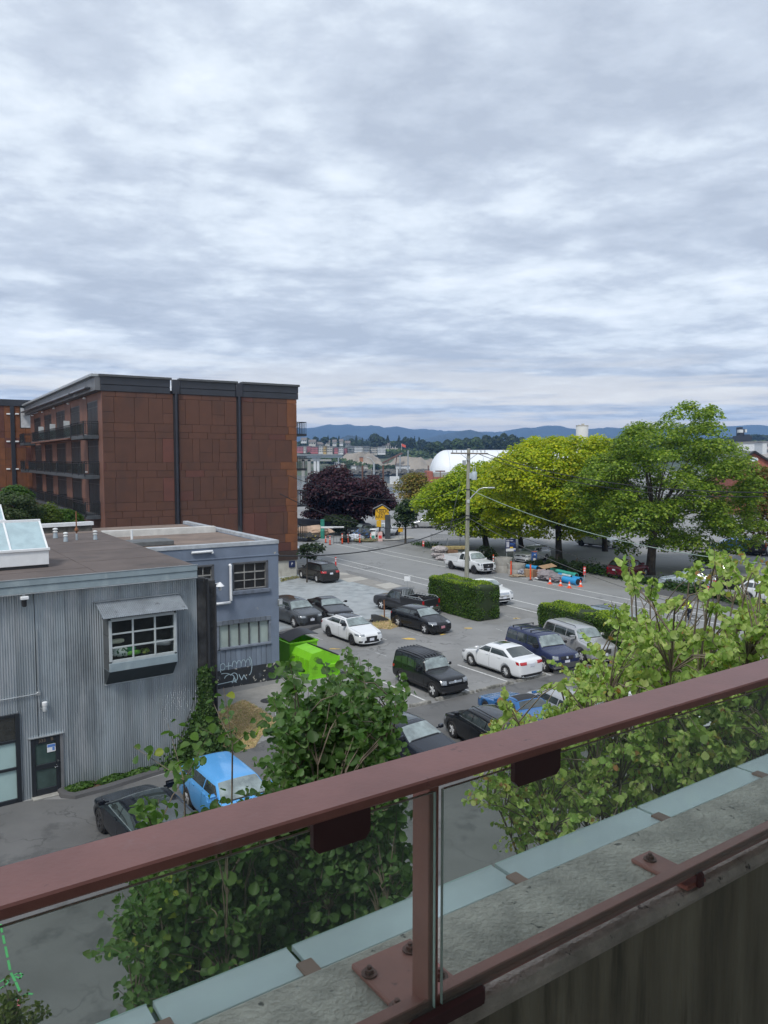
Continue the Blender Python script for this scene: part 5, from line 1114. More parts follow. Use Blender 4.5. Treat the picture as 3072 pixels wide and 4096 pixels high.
# far wing
pW = at(118, 1800, cor.y + (W3.n*(lw_+1.0)).y); W4 = Face(Vector((pW.x, pW.y, 0)), 32.0)
w4 = thing('apartment_wing', 'further wing of the rust brown apartments at the left edge of the view', 'building', W4.o, W4.a)
z4t = W4.uv(100, 1600)[1]; z4p = W4.uv(100, 1626)[1]
b = MB(); b.box(-22, 8, .1, 8, 0, z4p); b.build('wall', mat('dark_backing', (1, 1, 1)), w4)
b = MB(); b.bbox(-22, 4, -.2, .3, z4p, z4t, .02); b.build('parapet', SLT, w4)
r4 = [z4p]+[W4.uv(40, y)[1] for y in (1640, 1727, 1752, 1790, 1838, 1862, 1948, 1975)]+[2.0]
for a_, c_2 in zip(r4, r4[1:]):
    x = -22.0
    while x < 3.9:
        xe = min(x+2.4, 4.0); q = MB(); q.bbox(x+.012, xe-.012, -.04-RNG.uniform(0, .015), .1, c_2+.012, a_-.012, .006); q.build('steel_panel', RUSTO if RNG.random() < .5 else RUSTR, w4); x = xe
u_ = W4.uv(53, 1800)[0]; q = MB(); q.bbox(u_-.24, u_+.24, -.2, 0, 2, z4p, .03); q.build('downpipe', SLT, w4)
for (yy) in (1656, 1766, 1876):
    for xx in (33, 68): a_, c_2 = W4.uv(xx, yy); q = MB(); q.bbox(a_-.22, a_+.22, -.2, -.04, c_2-.09, c_2+.09, .03); q.build('facade_lamp', WHITE, w4)
u_, z_ = W4.uv(117, 1670); q = MB(); q.box(u_-1.1, u_+1.1, -.06, .12, z_-1.4, z_+2.2); wn = q.build('window', mat('window_black', (.02, .02, .02)), w4); q = MB(); q.box(u_-1.0, u_+1.0, -.08, -.062, z_-1.3, z_+1.2); q.build('pane', mat('blind_white', (.5, .52, .55), .6), wn)
# ================================================================== trees and plants
BARK = mat('bark', (0.055, 0.045, 0.036), 0.95, var=.4, scale=3, bump=.9, bscale=10)
LM = leafmat('leaf'); LMF = leafmat('leaf_far', .2, .7)
def inpoly(poly, n):
    P = np.asarray(poly, float); mn, mx = P.min(0), P.max(0); out_ = []
    while len(out_) < n:
        x, y = RNG.uniform(mn, mx); c = False; j = len(P)-1
        for i in range(len(P)):
            if (P[i, 1] > y) != (P[j, 1] > y) and x < (P[j, 0]-P[i, 0])*(y-P[i, 1])/(P[j, 1]-P[i, 1])+P[i, 0]: c = not c
            j = i
        if c: out_.append((x, y))
    return out_
def crown_tree(name, label, base, poly, cols, nb=110, nl=200, br=(1.2, 2.0), ls=.30, trunk=.38, depth=None, zfork=.30, cat='tree', group=None, bare=None, col_top=None, flat=.55, mat_=None, edge=True):
    """trunk, limbs and a crown of many leaf clumps; the crown outline is surveyed at the tree's own distance"""
    Y0 = base.y; P = np.asarray(poly, float); cx, cy = P.mean(0); wx, wy = np.ptp(P[:, 0])/2, np.ptp(P[:, 1])/2
    dep = depth or wx/F*Y0*.85
    t_ = thing(name, label, cat, base, 0, group); B = []
    pts = inpoly(poly, nb)
    for (x, y) in pts:
        r_ = min(1, math.hypot((x-cx)/wx, (y-cy)/wy)); dd = dep*math.sqrt(max(0.02, 1-r_*r_)); s = RNG.uniform(-1, 1); s = math.copysign(abs(s)**.5, s) if RNG.random() < .75 else s
        p = at(x, y, Y0+dd*s); B.append((p, RNG.uniform(*br)*(1 if r_ < .8 else .75)))
    Pn = []; Nn = []; Cc = []; top = max(p.z for p, _ in B); bot = min(p.z for p, _ in B)
    for p, r_ in B:
        n = int(nl*r_*r_/(np.mean(br)**2)); d = RNG.normal(size=(n, 3)); d /= np.linalg.norm(d, axis=1)[:, None]; d[:, 2] = np.where(d[:, 2] < -.25, -d[:, 2], d[:, 2])
        rr_ = r_*RNG.uniform(.62, 1.08, n)[:, None]; q = np.array(p)[None]+d*rr_*np.array([1, 1, flat])
        q[:, 2] -= .22*r_*(d[:, 0]**2+d[:, 1]**2)
        Pn.append(q); Nn.append(d*.7+np.array([0, 0, .75])+RNG.normal(size=(n, 3))*.38)
        c = pal(cols, n); k = RNG.uniform(.82, 1.15); c *= k
        Cc.append(c)
    Pn = np.concatenate(Pn)-np.array(base)[None]; Nn = np.concatenate(Nn); Cc = np.concatenate(Cc)
    leaf_mesh('foliage', Pn, Nn, RNG.uniform(.7, 1.25, len(Pn))*ls, Cc, LEAF4, mat_ or LM, t_)['kind'] = 'stuff'
    zt = bot+(top-bot)*zfork-base.z; b = MB(); mid = at(cx, cy, Y0)-base
    fk = Vector((mid.x*.12, mid.y*.2, max(zt, 1.6))); b.tube([(0, 0, -.1), (fk.x*.1, fk.y*.1, .5), (fk.x*.6, fk.y*.6, fk.z*.6), fk], [trunk*1.35, trunk*1.05, trunk*.92, trunk*.85], 12); b.build('trunk', BARK, t_)
    b = MB(); order = sorted(B, key=lambda q: -q[1])[:max(8, nb//7)]
    for p, _ in order:
        e = Vector(p)-base; m = fk.lerp(e, .45)+Vector((0, 0, (e-fk).length*.10)); b.tube([fk-Vector((0, 0, trunk)), fk.lerp(m, .5)+Vector((0, 0, .2)), m, e], [trunk*.38, trunk*.24, trunk*.14, trunk*.04], 5)
    b.build('branch', BARK, t_); return t_
def tree_at(px, py): return gp(px, py)
G1 = [(.12, .21, .022), (.17, .27, .03), (.23, .33, .035), (.30, .39, .05), (.08, .14, .018)]
G2 = [(.36, .42, .014), (.44, .48, .018), (.32, .40, .02), (.52, .52, .02), (.24, .34, .02)]
G3 = [(.29, .40, .02), (.37, .45, .02), (.20, .31, .02), (.43, .49, .025)]
PU = [(.04, .014, .025), (.06, .018, .030), (.032, .014, .022), (.085, .030, .042)]
crown_tree('maple_tree', 'tallest dark green maple, rising above the skyline right of the lamp post', gp(2600, 2298), [(2250, 2090), (2262, 1965), (2345, 1855), (2450, 1800), (2530, 1730), (2560, 1700), (2610, 1740), (2650, 1650), (2700, 1665), (2760, 1612), (2850, 1625), (2885, 1700), (2930, 1790), (2965, 1830), (2990, 1880), (3040, 1945), (3055, 2060), (3050, 2150), (2980, 2200), (2900, 2250), (2820, 2245), (2720, 2205), (2610, 2195), (2490, 2205), (2400, 2150), (2330, 2150)], G1, 330, 215, (.85, 1.7), .26, .42, zfork=.22)
crown_tree('maple_tree', 'yellow-green maple in the middle of the row, between the pole and the tallest tree', gp(2236, 2245), [(1925, 2090), (1900, 1990), (1940, 1875), (2020, 1830), (2100, 1775), (2215, 1745), (2320, 1755), (2420, 1748), (2490, 1790), (2460, 1950), (2425, 2110), (2300, 2155), (2150, 2140), (2010, 2155)], G2, 260, 250, (1.0, 1.9), .29, .36, zfork=.12)
crown_tree('maple_tree', 'lower yellow-green maple at the left of the row, reaching behind the utility pole', gp(1946, 2196), [(1655, 2015), (1690, 1985), (1740, 1940), (1790, 1910), (1850, 1865), (1950, 1850), (2005, 1950), (2060, 2080), (2035, 2145), (1950, 2150), (1850, 2135), (1775, 2120), (1720, 2075)], G3, 190, 230, (1.0, 1.8), .30, .36, zfork=.10)
crown_tree('maple_tree', 'olive and rust tinted tree cut by the right edge of the view', gp(3110, 2260), [(2970, 1900), (3060, 1880), (3160, 1900), (3250, 2000), (3220, 2160), (3080, 2190), (2990, 2120)], [(.14, .16, .03), (.20, .13, .03), (.10, .14, .02), (.24, .12, .04)], 90, 150, (1.0, 1.8), .3, .3, zfork=.2)
crown_tree('purple_plum_tree', 'broad dark purple leaved tree beyond the orange barriers', gp(1425, 2122), [(1222, 2060), (1228, 1965), (1262, 1895), (1310, 1888), (1372, 1868), (1390, 1930), (1440, 1928), (1500, 1922), (1528, 1965), (1560, 1995), (1560, 2035), (1490, 2062), (1420, 2070), (1350, 2085), (1265, 2085)], PU, 190, 190, (1.3, 2.2), .42, .5, zfork=.1)
crown_tree('tree', 'slender yellow and bronze tree right of the purple tree', gp(1650, 2098), [(1592, 1995), (1600, 1935), (1642, 1882), (1675, 1890), (1700, 1935), (1692, 1995), (1640, 2005)], [(.22, .19, .03), (.16, .17, .03), (.26, .18, .05)], 60, 90, (1.0, 1.9), .40, .2, zfork=.1)
crown_tree('tree', 'small dark green tree right of the yellow parking sign', gp(1622, 2172), [(1588, 2100), (1597, 2030), (1622, 1998), (1652, 2018), (1655, 2085), (1620, 2105)], [(.05, .09, .03), (.07, .11, .035), (.035, .07, .03)], 34, 120, (.7, 1.2), .30, .12, zfork=.2)
crown_tree('tree', 'green understorey tree beneath the purple crown', gp(1385, 2140), [(1290, 2110), (1300, 2070), (1400, 2070), (1420, 2110), (1360, 2122)], [(.03, .05, .02), (.045, .07, .025)], 34, 100, (.8, 1.4), .32, .15, zfork=.2)
crown_tree('tree', 'brown-green bushy tree in front of the red brick harbour building', gp(1718, 2085), [(1690, 2010), (1695, 1965), (1730, 1945), (1790, 1935), (1830, 1950), (1830, 2000), (1760, 2020)], [(.10, .09, .03), (.13, .11, .04), (.08, .09, .03)], 50, 110, (1.0, 1.9), .4, .2, zfork=.1)
crown_tree('maple_tree', 'fourth maple crown showing between the lowest and the middle yellow-green maples', gp(2085, 2192), [(1770, 2070), (1800, 1960), (1890, 1880), (2000, 1850), (2110, 1840), (2170, 1960), (2140, 2090), (2000, 2110), (1880, 2105)], G3+G2, 170, 200, (1.1, 2.0), .32, .3, zfork=.1)
crown_tree('maple_tree', 'mid green maple crown low behind the left side of the tallest maple', gp(2420, 2205), [(2180, 2110), (2200, 1960), (2280, 1860), (2380, 1800), (2500, 1800), (2520, 1990), (2480, 2110), (2330, 2125)], G3+G1, 190, 200, (1.1, 2.0), .32, .3, zfork=.1)
# twiggy tree at the corner of the brown block
crown_tree('young_tree', 'thin dark leaved young tree in front of the right corner of the brown block', gp(1228, 2330), [(1200, 2215), (1205, 2185), (1235, 2165), (1280, 2180), (1290, 2210), (1262, 2235), (1225, 2235)], [(.028, .05, .02), (.04, .06, .03)], 22, 26, (.35, .7), .30, .06, zfork=.4, depth=1.2)
# garden shrubs below the balconies
for i, (poly, lab, base, cc) in enumerate((
    ([(-60, 1985), (40, 1975), (115, 2000), (160, 2050), (150, 2110), (-60, 2110)], 'grey-green shrub mass at the left edge behind the skylights', (60, 2150), [(.07, .10, .045), (.05, .085, .03), (.10, .13, .06)]),
    ([(20, 1965), (80, 1958), (110, 1985), (70, 2010), (20, 2000)], 'bright green shrub top under the far wing of the apartments', (65, 2100), [(.05, .11, .02), (.07, .14, .025)]),
    ([(150, 2040), (200, 2025), (215, 2060), (190, 2100), (150, 2100)], 'yellow-green shrub in the middle below the balconies', (185, 2160), [(.11, .15, .02), (.08, .13, .02)]),
    ([(190, 2070), (235, 2048), (300, 2052), (318, 2085), (250, 2110), (190, 2110)], 'round bright green shrub nearest the balconies corner', (255, 2170), [(.055, .12, .018), (.08, .15, .02)]))):
    b0 = gp(*base); b0 = gp(base[0], base[1]-10)
    b0 = Vector((at(base[0], base[1], 58).x, 58+i*2.0, 0)); crown_tree('shrub', lab, b0, poly, cc, 60, 130, (.5, 1.0), .20, .07, zfork=.05, cat='shrub', depth=2.5)
# ivy and bed against the corrugated wall
def leafpatch(name, P, Nn, ls, cols, parent=None, m=None, up=None, shape=LEAF6):
    return leaf_mesh(name, P, Nn, RNG.uniform(.7, 1.2, len(P))*ls, pal(cols, len(P)), shape, m or LM, parent, up=up)
IVY = [(.04, .09, .02), (.055, .115, .026), (.08, .15, .034), (.032, .065, .016)]
t_ = thing('ivy', 'dark ivy climbing the corner post of the corrugated workshop', 'ivy', W1.o, W1.a)
n_ = 5200; zz = RNG.beta(1.0, 1.7, n_)*W1.uv(790, 2660)[1]; zmx = W1.uv(790, 2660)[1]
k = zz/zmx; cw_ = .28+1.25*np.clip(1-k*1.7, 0, 1)**1.3; xx = u_end+.12+RNG.normal(size=n_)*cw_*.42 - .30*np.clip(1-k*1.6, 0, 1); yy = -.12-RNG.uniform(0, .22, n_)-.35*np.clip(1-k*2.2, 0, 1)*RNG.uniform(0, 1, n_)
leafpatch('foliage', np.stack([xx, yy, zz], 1), np.stack([RNG.normal(size=n_)*.5, np.full(n_, -1.), RNG.uniform(-.2, .9, n_)], 1), .115, IVY, t_)['kind'] = 'stuff'
b = MB()
for k in range(9): x_ = u_end+RNG.normal()*.35; b.tube([(x_, -.14, 0), (x_+RNG.normal()*.1, -.12, .8), (u_end+.1+RNG.normal()*.15, -.12, 2.4+RNG.uniform(0, 1.5))], [.03, .02, .008], 5)
b.build('stem', BARK, t_)
# planting bed with asphalt kerb
bedA, bedB = W1.uv(255, 3160)[0], u_end
kp = [gp(246, 3166), gp(262, 3186), gp(300, 3190), gp(420, 3158), gp(560, 3114), gp(690, 3073), gp(760, 3052)]
b = MB(); vs = []
for i, p in enumerate(kp):
    d = (kp[min(i+1, len(kp)-1)]-kp[max(0, i-1)]).normalized(); n2 = Vector((-d.y, d.x, 0))
    for (o_, z_) in ((-.16, 0), (-.13, .11), (-.05, .15), (.06, .15), (.12, .11), (.15, 0)): vs.append(p+n2*o_+Vector((0, 0, z_)))
b.add(vs, [(i*6+j, i*6+6+j, i*6+7+j, i*6+1+j) for i in range(len(kp)-1) for j in range(5)], 0, True); tag(b.build('bed_kerb', WALKA), 'rounded asphalt kerb of the planting bed along the corrugated wall', 'kerb')
SOIL = mat('leaf_litter', (.12, .07, .04), .95, var=.4, scale=5, bump=.8)
sheet('planting_bed', [(p.x, p.y) for p in kp]+[(W1.w(u_end, 0, 0).x, W1.w(u_end, 0, 0).y), (W1.w(bedA, 0, 0).x, W1.w(bedA, 0, 0).y)], SOIL, .05)
for i, (u_, w_, lab) in enumerate(((bedA+.45, .5, 'low green weeds at the near end of the bed by the door'), (bedA+1.55, .55, 'clump of low weeds in the middle of the planting bed'), (bedA+2.5, .5, 'third clump of weeds along the planting bed'), (bedA+3.7, .9, 'leafy ground cover where the bed meets the ivy'))):
    t_ = thing('weed_clump', lab, 'weeds', W1.w(u_, -.25, .05), W1.a); n_ = 420
    a_ = RNG.uniform(0, 2*PI, n_); r_ = np.sqrt(RNG.uniform(0, 1, n_))*w_; zt_ = RNG.uniform(0, .22, n_)*(1-.5*r_/w_)
    leafpatch('foliage', np.stack([r_*np.cos(a_), r_*np.sin(a_)*.45, zt_], 1), np.stack([np.cos(a_)*.6, np.sin(a_)*.6, np.ones(n_)], 1), .10, [(.06, .13, .025), (.09, .18, .03), (.045, .10, .02)], t_)['kind'] = 'stuff'
# dry grass patches
def grass(name, poly, n, cols, h=.16, label=None):
    P = np.array([(gp(x, y).x, gp(x, y).y, .02) for x, y in inpoly(poly, n)]); Nn = RNG.normal(size=(n, 3))*.8+np.array([0, 0, .5]); P[:, 2] += RNG.uniform(0, h*.5, n)
    bl = [(0, -.5, 0), (-.07, 0, .02), (0, .5, 0), (.07, 0, .02)]
    o = leaf_mesh(name, P, Nn, RNG.uniform(.5, 1.3, n)*h, pal(cols, n), bl, leafmat('grass', .1, .8)); tag(o, kind='stuff'); return o
DG = [(.56, .43, .24), (.64, .50, .30), (.48, .36, .20), (.50, .42, .20), (.30, .34, .10)]
gpoly = [(853, 2866), (905, 2830), (976, 2801), (1040, 2835), (1107, 2881), (1090, 2915), (1045, 2945), (1020, 2990), (955, 3007), (900, 2998), (862, 2950)]
sheet('soil', [g(*p)[:2] for p in gpoly], DRY, .010); grass('dry_grass', gpoly, 9000, DG, .13)
gp2 = [(1480, 2478), (1530, 2462), (1580, 2492), (1600, 2505), (1560, 2518), (1500, 2515)]
sheet('soil', [g(*p)[:2] for p in gp2], DRY, .012); grass('dry_grass', gp2, 1500, DG, .18)
gp3 = [(1122, 2318), (1190, 2306), (1200, 2312), (1124, 2330)]; grass('weedy_grass', gp3, 500, [(.12, .16, .04), (.3, .25, .1)], .25)
gp4 = [(-20, 4080), (60, 4040), (130, 4096), (-20, 4140)]; 
# hedges
HG = [(.055, .13, .018), (.08, .16, .024), (.12, .20, .03), (.04, .09, .015)]; HT = [(.30, .42, .03), (.38, .48, .035), (.23, .34, .03), (.16, .26, .03)]  # top leaves paler: new growth, and light from above put into the colour
def hedge(A, ang_, Lh, Wh, Hh, label, flip=-1):
    t_ = thing('box_hedge', label, 'hedge', A, ang_); rd = .20
    bm = bmesh.new(); bmesh.ops.create_cube(bm, size=1)
    for v in bm.verts: v.co = Vector(((v.co.x+.5)*Lh*1.0, (v.co.y+.5)*Wh, (v.co.z+.5)*Hh))
    bmesh.ops.bevel(bm, geom=[e for e in bm.edges if max(v.co.z for v in e.verts) > .1], offset=rd, segments=4, affect='EDGES', profile=.5)
    bm.transform(Matrix.Translation((0, 0, .06)))
    for v in bm.verts: v.co.x = .1+(v.co.x)*(Lh-.2)/Lh; v.co.y = .08+v.co.y*(Wh-.16)/Wh; v.co.z *= .97
    me = bpy.data.meshes.new('core'); bm.to_mesh(me); me.materials.append(mat('hedge_core', (.02, .035, .01), .95, var=.3, scale=8))
    mobj('branches', me, t_)
    bmesh.ops.triangulate(bm, faces=bm.faces[:]); ar_ = np.array([f.calc_area() for f in bm.faces]); n_ = int(ar_.sum()*560); idx = RNG.choice(len(ar_), n_, p=ar_/ar_.sum())
    T = np.array([[list(v.co) for v in f.verts] for f in bm.faces]); Fn = np.array([list(f.normal) for f in bm.faces]); bm.free()
    a_ = RNG.uniform(0, 1, (n_, 2)); s = a_.sum(1) > 1; a_[s] = 1-a_[s]; Tq = T[idx]; P = Tq[:, 0]+(Tq[:, 1]-Tq[:, 0])*a_[:, :1]+(Tq[:, 2]-Tq[:, 0])*a_[:, 1:]
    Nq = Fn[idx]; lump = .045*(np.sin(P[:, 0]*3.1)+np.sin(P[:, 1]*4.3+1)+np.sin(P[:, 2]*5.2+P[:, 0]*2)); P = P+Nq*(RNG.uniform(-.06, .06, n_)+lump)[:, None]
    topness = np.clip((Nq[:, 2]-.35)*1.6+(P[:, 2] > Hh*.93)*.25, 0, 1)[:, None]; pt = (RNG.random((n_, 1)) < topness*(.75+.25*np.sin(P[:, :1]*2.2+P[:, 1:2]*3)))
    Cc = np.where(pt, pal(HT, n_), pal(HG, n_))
    leaf_mesh('foliage', P, Nq+RNG.normal(size=(n_, 3))*.75, RNG.uniform(.7, 1.3, n_)*.085, Cc, LEAF4, LM, t_)['kind'] = 'stuff'
    return t_
angS = math.atan2(SD.y, SD.x)
A1 = gp(1912, 2489); B1 = gp(1708, 2432); W1h = 1.9
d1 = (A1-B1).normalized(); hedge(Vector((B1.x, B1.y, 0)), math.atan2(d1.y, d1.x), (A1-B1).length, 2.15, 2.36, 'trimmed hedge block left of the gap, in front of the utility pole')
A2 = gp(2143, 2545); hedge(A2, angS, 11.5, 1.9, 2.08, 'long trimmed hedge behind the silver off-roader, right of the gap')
# low verge of ivy and shrubs between pavement and far lot
def strip(label, a, c, wd, h, n_, name='verge_ground_cover', cols=IVY, ls=.22):
    p, q = gp(*a), gp(*c); d = q-p; P = np.array(p)[None]+np.array(d)[None]*RNG.uniform(0, 1, (n_, 1)); nn_ = Vector((-d.y, d.x, 0)).normalized(); P += np.array(nn_)[None]*RNG.normal(size=(n_, 1))*wd*.4
    P[:, 2] = .1+np.abs(RNG.normal(size=n_))*h*.5*(1+.5*np.sin(P[:, 0]*1.3)); o = leaf_mesh(name, P, RNG.normal(size=(n_, 3))*.6+np.array([0, 0, 1.]), RNG.uniform(.7, 1.3, n_)*ls, pal(cols, n_), LEAF4, LM); return tag(o, kind='stuff')
strip('', (2225, 2265), (2600, 2335), 1.1, .5, 3200); strip('', (2600, 2335), (3072, 2445), 1.2, .55, 3200); strip('', (1660, 2178), (1800, 2206), 1.0, .4, 700)
for (b0, poly, lab) in (((1962, 2262), [(1905, 2250), (1905, 2200), (1925, 2185), (1965, 2190), (1990, 2230), (1988, 2262), (1950, 2268)], 'dark round bush behind the cab of the white pickup'),
    ((2228, 2285), [(2190, 2272), (2200, 2232), (2232, 2226), (2262, 2255), (2268, 2285), (2225, 2288)], 'dark ivy bush at the foot of the middle maple'),
    ((2306, 2305), [(2290, 2298), (2290, 2250), (2312, 2243), (2325, 2270), (2326, 2300)], 'narrow upright bush left of the maroon car'),
    ((2130, 2288), [(2108, 2270), (2115, 2240), (2160, 2245), (2185, 2262), (2178, 2285), (2130, 2285)], 'low dark bush between the blue pay machine and the white off-roader')):
    crown_tree('bush', lab, gp(*b0), poly, [(.022, .04, .014), (.035, .06, .018)], 40, 90, (.35, .6), .16, .05, zfork=.05, cat='bush', depth=.7)
# ---- far trees: each its own crown, and the woods behind as one mass
def far_tree(x, ybase, ytop, Y, w_, cols, conif=False, label='', group=None, name='far_tree'):
    b0 = at(x, ybase, Y); top = at(x, ytop, Y).z; h = top-b0.z; r_ = w_/F*Y/2; t_ = thing(name, label, 'tree', b0, 0, group); n_ = 420
    zz = RNG.beta(1.6, 1.3, n_) if not conif else RNG.beta(1.1, 1.8, n_); a_ = RNG.uniform(0, 2*PI, n_)
    rad = (np.sqrt(np.clip(1-(zz*2-1)**2, 0, 1)) if not conif else (1-zz)*.9+.05)*r_*RNG.uniform(.55, 1.12, n_)*(1+.18*np.sin(a_*3+zz*9))
    P = np.stack([rad*np.cos(a_), rad*np.sin(a_), (zz*.95+.08)*h], 1); Nn = np.stack([np.cos(a_), np.sin(a_), np.full(n_, .6)], 1)+RNG.normal(size=(n_, 3))*.4
    leaf_mesh('crown', P, Nn, RNG.uniform(.6, 1.3, n_)*max(r_*.42, 1.2), pal(cols, n_, .3), LEAF4, LMF, t_)['kind'] = 'stuff'
    b = MB(); b.tube([(0, 0, -1), (0, 0, h*.5)], [r_*.10, r_*.04], 6); b.build('trunk', BARK, t_)
DK = [(.018, .034, .018), (.026, .045, .022), (.035, .06, .025)]; MD = [(.04, .07, .025), (.055, .09, .03)]; LT = [(.08, .12, .03), (.10, .14, .035)]
grp_f = 'trees on the far shore ridge'
kinds = ('dark rounded tree', 'dark pointed conifer', 'mid green bushy tree', 'pale green bushy tree')
FT = [(1228, 1785, 1752, 24, 2), (1262, 1775, 1748, 22, 0), (1300, 1775, 1749, 26, 0), (1312, 1772, 1742, 14, 1), (1335, 1770, 1750, 24, 0), (1356, 1775, 1743, 13, 1), (1405, 1775, 1755, 20, 0), (1425, 1780, 1741, 16, 1), (1440, 1785, 1760, 22, 2), (1450, 1785, 1751, 16, 1), (1466, 1785, 1757, 14, 1), (1498, 1790, 1738, 40, 0), (1520, 1790, 1750, 44, 0), (1551, 1785, 1741, 20, 1), (1575, 1790, 1765, 22, 2), (1596, 1795, 1744, 22, 1), (1622, 1795, 1750, 26, 0), (1645, 1798, 1752, 24, 0), (1658, 1800, 1746, 18, 1), (1676, 1800, 1749, 20, 1), (1690, 1805, 1760, 30, 0), (1540, 1830, 1795, 26, 2), (1600, 1825, 1795, 24, 3), (1625, 1830, 1797, 30, 2), (1660, 1830, 1795, 26, 2), (1690, 1835, 1795, 34, 2), (1350, 1788, 1772, 18, 3), (1415, 1790, 1770, 26, 2), (1720, 1820, 1775, 34, 0), (1750, 1815, 1768, 36, 2), (1790, 1810, 1762, 40, 0), (1828, 1810, 1757, 44, 2), (1868, 1812, 1755, 44, 0), (1905, 1812, 1752, 46, 2), (1945, 1815, 1745, 48, 0), (1985, 1815, 1748, 48, 0), (2015, 1812, 1736, 36, 0), (2048, 1815, 1742, 44, 0), (2085, 1815, 1752, 40, 2), (1960, 1820, 1772, 40, 2), (1505, 1828, 1800, 18, 0), (1520, 1832, 1806, 24, 2), (1562, 1836, 1805, 26, 0), (1210, 1785, 1763, 26, 2), (2120, 1815, 1760, 40, 2), (2500, 1790, 1745, 40, 0)]
_n = {}
def where(x):
    for hi, t in ((1290, 'above the pink apartments on the far shore'), (1380, 'above the left gravel heap, beyond the low houses'), (1475, 'behind the grey apartment rows on the far shore'), (1560, 'beside the two tallest crowns above the gravel heaps'), (1640, 'on the slope left of the white hall'), (1710, 'just left of the white hall, on the skyline'), (1850, 'behind the left end of the white hall roof'), (1960, 'behind the top of the utility pole'), (2060, 'behind the right end of the white hall roof'), (2200, 'just above the yellow-green maples'), (9999, 'beyond the maples near the white silo')):
        if x < hi: return t
for i, (x, yb_, yt_, w_, kd) in enumerate(FT):
    far_tree(x, yb_, yt_, 1010+RNG.uniform(-60, 60) if x < 1700 else 780+RNG.uniform(-40, 60), w_*1.15, (DK, DK, MD, LT)[kd], kd == 1, kinds[kd]+' '+where(x), kinds[kd]+'s on the far shore')
def wood(name, pts, n_, Y, hh, cols, ls):
    P = []; 
    for _ in range(n_):
        k = RNG.uniform(0, len(pts)-1); i = int(k); f = k-i; x = pts[i][0]+(pts[i+1][0]-pts[i][0])*f; yt_ = pts[i][1]+(pts[i+1][1]-pts[i][1])*f
        yy_ = Y+RNG.uniform(-1, 1)*Y*.05; p = at(x, yt_+RNG.uniform(0, 1)**1.2*hh, yy_); P.append(p)
    P = np.array(P); o = leaf_mesh(name, P, RNG.normal(size=(n_, 3))*.5+np.array([0, -.5, .7]), RNG.uniform(.7, 1.5, n_)*ls, pal(cols, n_, .3), LEAF4, LMF); return tag(o, kind='stuff')
wood('woods', [(1190, 1772), (1280, 1765), (1400, 1768), (1500, 1772), (1600, 1768), (1700, 1772), (1760, 1775)], 5200, 1150, 26, DK+MD, 5)
wood('woods', [(1200, 1790), (1300, 1792), (1400, 1792), (1560, 1800), (1640, 1805), (1740, 1812)], 3000, 960, 28, MD+LT, 4)
wood('woods', [(1720, 1790), (1800, 1778), (1950, 1770), (2100, 1775), (2250, 1775), (2500, 1772), (2750, 1768), (3072, 1765)], 6500, 1000, 45, DK+MD, 6)
wood('woods', [(2850, 1758), (2950, 1752), (3020, 1742), (3090, 1748)], 2200, 1300, 26, DK, 6)
wood('shore_scrub', [(1280, 1830), (1350, 1832), (1500, 1862), (1560, 1866)], 900, 700, 16, MD, 2.6)
wood('shore_scrub', [(1240, 1836), (1300, 1838), (1345, 1842)], 500, 720, 14, DK, 3)
# ================================================================== cars in the near lot
P_BLACK = paint('black', (.008, .009, .011)); P_WHITE = paint('white', (.70, .72, .74)); P_GREY = paint('gunmetal', (.055, .062, .07)); P_CHAR = paint('charcoal', (.030, .031, .035), .3); P_BROWN = paint('brown_black', (.018, .016, .016))
P_NAVY = paint('navy', (.018, .026, .075)); P_SILV = paint('silver', (.42, .43, .44), .25, .4); P_BLUE = paint('metallic_blue', (.03, .13, .33), .2, .2); P_SKY = paint('sky_blue', (.10, .33, .66), .2); P_MAR = paint('maroon', (.13, .012, .022)); P_DB = paint('blue_black', (.010, .013, .020)); P_VBL = paint('vivid_blue', (.01, .10, .42))
CLAD = mat('grey_cladding', (.075, .078, .082), .6)
D = lambda a, **k: {**a, **k}
def head(a, b, za=0.0, zb=None):
    p, q = gp(*a, za), gp(*b, za if zb is None else zb); d = q-p; return math.atan2(d.y, d.x)
def place(car, p, ang): car.location = (p.x, p.y, .004); car.rotation_euler = (0, 0, ang); return car
GRP = None
s = D(S_SEDAN, L=4.64, W=1.82, H=1.45, hl=(.64, .74, .50), hlw=.55, grille=(.42, .30, .60), gbars=0, tail=1.0, deck=(.885, 1.02), rim='black', roofmat=P_BLACK, mirmat=P_BLACK, pillars=[.50], rplate=.6, clad=P_WHITE, fplate=.42)
put(make_car('parked_car', 'white saloon with a black roof and black wheels beside the lime skips', 'car', s, P_WHITE), (1405, 2582), (1310, 2546), 'R', s)
s = D(S_SEDAN, L=4.46, W=1.79, H=1.45, hl=(.66, .78, .52), rr=.74, deck=(.93, 1.05), tail=1.02, rim='five', grille=(.42, .36, .64), gbars=0, beltline=0, pillars=[.52], pmat=mat('plate_red', (.55, .25, .3), .4), fplate=.48)
put(make_car('parked_car', 'black hatchback with alloy wheels and a pinkish plate in front of the tall hedge block', 'car', s, P_BLACK), (1690, 2535), (1594, 2508), 'R', s)
s = dict(L=4.05, W=1.64, H=1.68, wb=2.48, nose=.93, cowl=(.315, 1.05), rf=.39, rr=.955, deck=(.985, 1.02), tail=1.0, pillars=[.54, .68, .80], rim='five', roofw=.86, gc=.28, wr=.35, boxy=1, ribs=mat('weathered_black', (.05, .055, .065), .55, var=.2), roofmat=mat('weathered_black', (.05, .055, .065)), apil=.09, cpil=.12, hl=(.70, .88, .56), hlw=.10, grille=(.50, .72, .86), gbars=2, fbump=mat('bumper_black', (.02, .02, .022), .5), fplate=.52, clad=mat('bumper_black', (.02, .02, .022)), seams=[.345, .54, .76], handles=[.51, .73], rail=.13)
